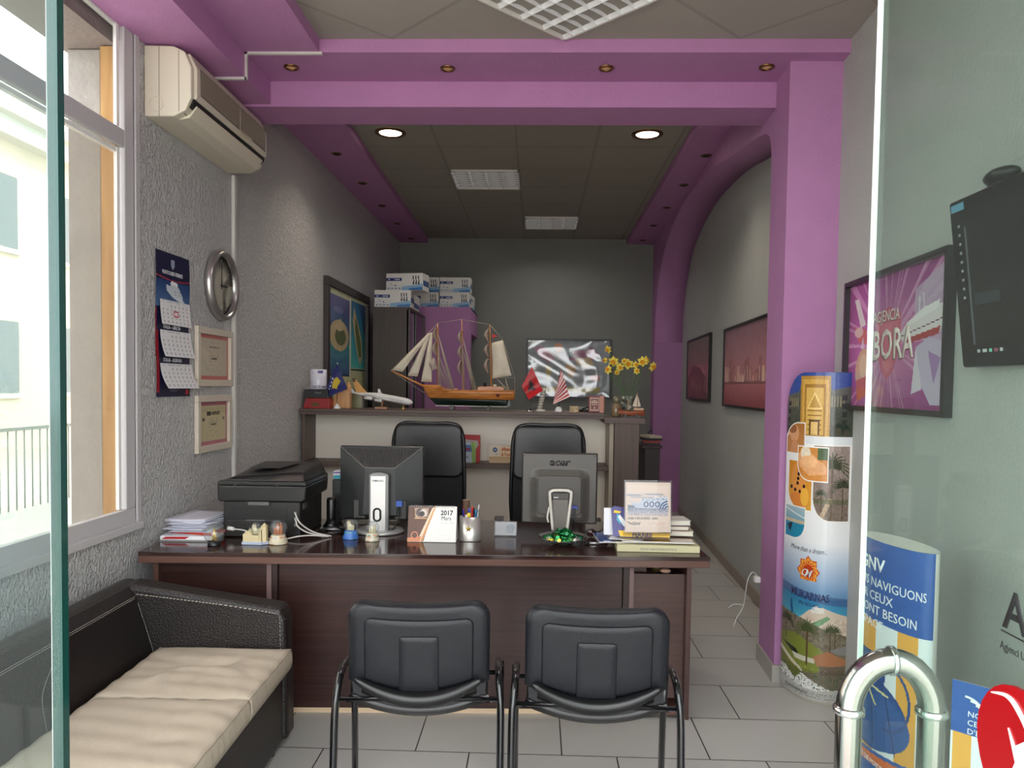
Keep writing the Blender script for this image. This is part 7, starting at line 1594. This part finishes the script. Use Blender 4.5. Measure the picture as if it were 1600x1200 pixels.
    g = G()
    for k in range(3): g.tube([pt2(.016 + k * .004 + .014 * math.sin(a), z0 + .033 + (.014 - k * .004) * math.cos(a), .001) for a in [x * .2 for x in range(0, 8)]], .0012, 5)
    g.build('wave_logo', N_, t)
right_pile()
def bits():
    t = thing('cordless_phone', 'black upright cordless handset on a silver-rimmed base between printer and monitor', 'phone', (-1.045, 3.86, DT)); G().lathe([(0, 0), (.055, 0), (.056, .008), (.048, .014)], n=28).build('base_rim', SILVER, t); G().lathe([(0, .014), (.046, .014), (.030, .034), (.024, .05), (0, .05)], n=28).build('base', BLACK, t); G().lathe([(.021, .03), (.0245, .06), (.0245, .150), (.021, .162), (0, .165)], n=24).build('handset', BLACK, t)
    t = thing('speaker', 'squat dark desktop device behind the phone, under a tissue pack', 'speaker', (-1.088, 4.035, DT)); bx(0, .14, 0, .10, 0, .235).build('cabinet', DGREY, t, bevel=.006); bx(.012, .128, -.002, 0, .02, .16).build('grille', BLACKM, t)
    t = thing('tissue_pack', 'white, teal and purple tissue pack lying on the dark device behind the printer', 'tissue pack', (-1.085, 4.03, DT + .236), -.06)
    p = Pic(40, 16, (206, 206, 214)); p.rect(0, 0, 40, 3, (96, 60, 130)); p.poly([(0, 9), (20, 6), (40, 11), (40, 16), (0, 16)], (60, 160, 170)); p.poly([(22, 3), (40, 3), (40, 8)], (80, 90, 180)); g = G(); g.box(0, .135, 0, .08, 0, .045); g.build('pack', mat('pack_white', (206, 206, 212), .4), t, bevel=.008); p.sheet('print', lambda u, v: (.006 + u * .123, -.0006, .040 - v * .036), t, .3)
    t = tag(bx(-.15, .15, -.03, .03, 0, .022).build('cable_box', mat('grey_beige', (120, 112, 104), .5), bevel=.003), 'low grey-beige strip lying behind the ribbed monitor', 'box'); t.location = (-.88, 4.04, DT)
    t = tag(G().prism(rrect(-.022, .022, 0, .042, .006), 1, -.015, .015).build('small_clock', mat('dark_taupe', (66, 58, 54), .4), bevel=.002), 'small dark rounded cube at the back edge of the desk', 'box'); t.location = (-.190, 4.10, DT)
    o = G().tube(smooth_path([(-1.06, 3.80, DT + .006), (-1.0, 3.76, DT + .012), (-.96, 3.79, DT + .008), (-1.02, 3.82, DT + .02), (-1.08, 3.79, DT + .010), (-1.10, 3.74, DT + .006), (-1.0, 3.72, DT + .006), (-.93, 3.80, DT + .006), (-.94, 3.93, DT + .006)], 8), .004, 8).build('cable_tangle', BLACK); tag(o, 'tangle of black cable in front of the cordless phone', 'cable')
    t = thing('marker_pen', 'black and silver pen lying between the sweets and the magazines', 'pen', (.262, 3.612, DT + .006), .1); G().cyl((0, 0, 0), (.055, 0, 0), .0055, n=12).build('barrel', SILVER, t); G().cyl((-.025, 0, 0), (0, 0, 0), .006, n=12).build('cap', BLACK, t)
    t = thing('sunglasses', 'dark glasses lying on the desk right of the grey monitor', 'glasses', (.315, 3.79, DT)); g = G()
    for s in (-1, 1): g.tube([(s * .032 + .024 * math.cos(a), 0, .022 + .018 * math.sin(a)) for a in [2 * PI * k / 18 for k in range(18)]], .003, 6, closed=True); g.tube([(s * .057, 0, .026), (s * .062, .07, .018), (s * .058, .12, .004)], .0028, 6)
    g.tube([(-.008, 0, .028), (.008, 0, .028)], .003, 6); g.build('frame', BLACK, t); g = G()
    for s in (-1, 1): g.lathe([(0, -.0006), (.022, -.0006), (.022, .0006), (0, .0006)], (s * .032, 0, .022), 18, M=Matrix.Rotation(PI / 2, 4, 'X'))
    g.build('lens', mat('dark_red_lens', (60, 20, 22), .1, coat=.5), t)
    o = bx(-.03, .03, -.022, .022, 0, .016).build('wooden_stamp', mat('honey_spar'), bevel=.003); o.location = (.42, 3.83, DT); o.rotation_euler.z = .3; tag(o, 'small tan block beside the dark glasses on the desk', 'block')
    # wall socket cable on the right of the pillar
    t = thing('charger', 'small white plug and thin white cable hanging at the rear edge of the purple pillar', 'charger', (1.222, 4.235, .0)); Wp = mat('plug_white', (226, 224, 220), .4)
    Y = 4.50; G().box(.0, .033, -.02, .02, .430, .462).build('plug', Wp, t, bevel=.004)
    k = Y / 1190.; pt = lambda px, py: ((px - 834) * 4.235 / 1190 - 1.222, .0, 1.5 - (py - 608) * 4.235 / 1190)
    G().tube(smooth_path([pt(1182, 905), pt(1180, 896), pt(1174, 894), pt(1168, 905), pt(1165, 925), pt(1163, 943), pt(1158, 956), pt(1152, 966), pt(1148, 980)], 6), .0022, 6).build('cable', Wp, t)
    G().tube(smooth_path([pt(1163, 946), pt(1155, 944), pt(1146, 945), pt(1139, 950)], 6), .0018, 6).build('cable', Wp, t)
bits()
for o in list(bpy.data.objects):
    if o.type == 'EMPTY' and 'label' in o.keys() and o['label'] == '': print('unlabelled', o.name)
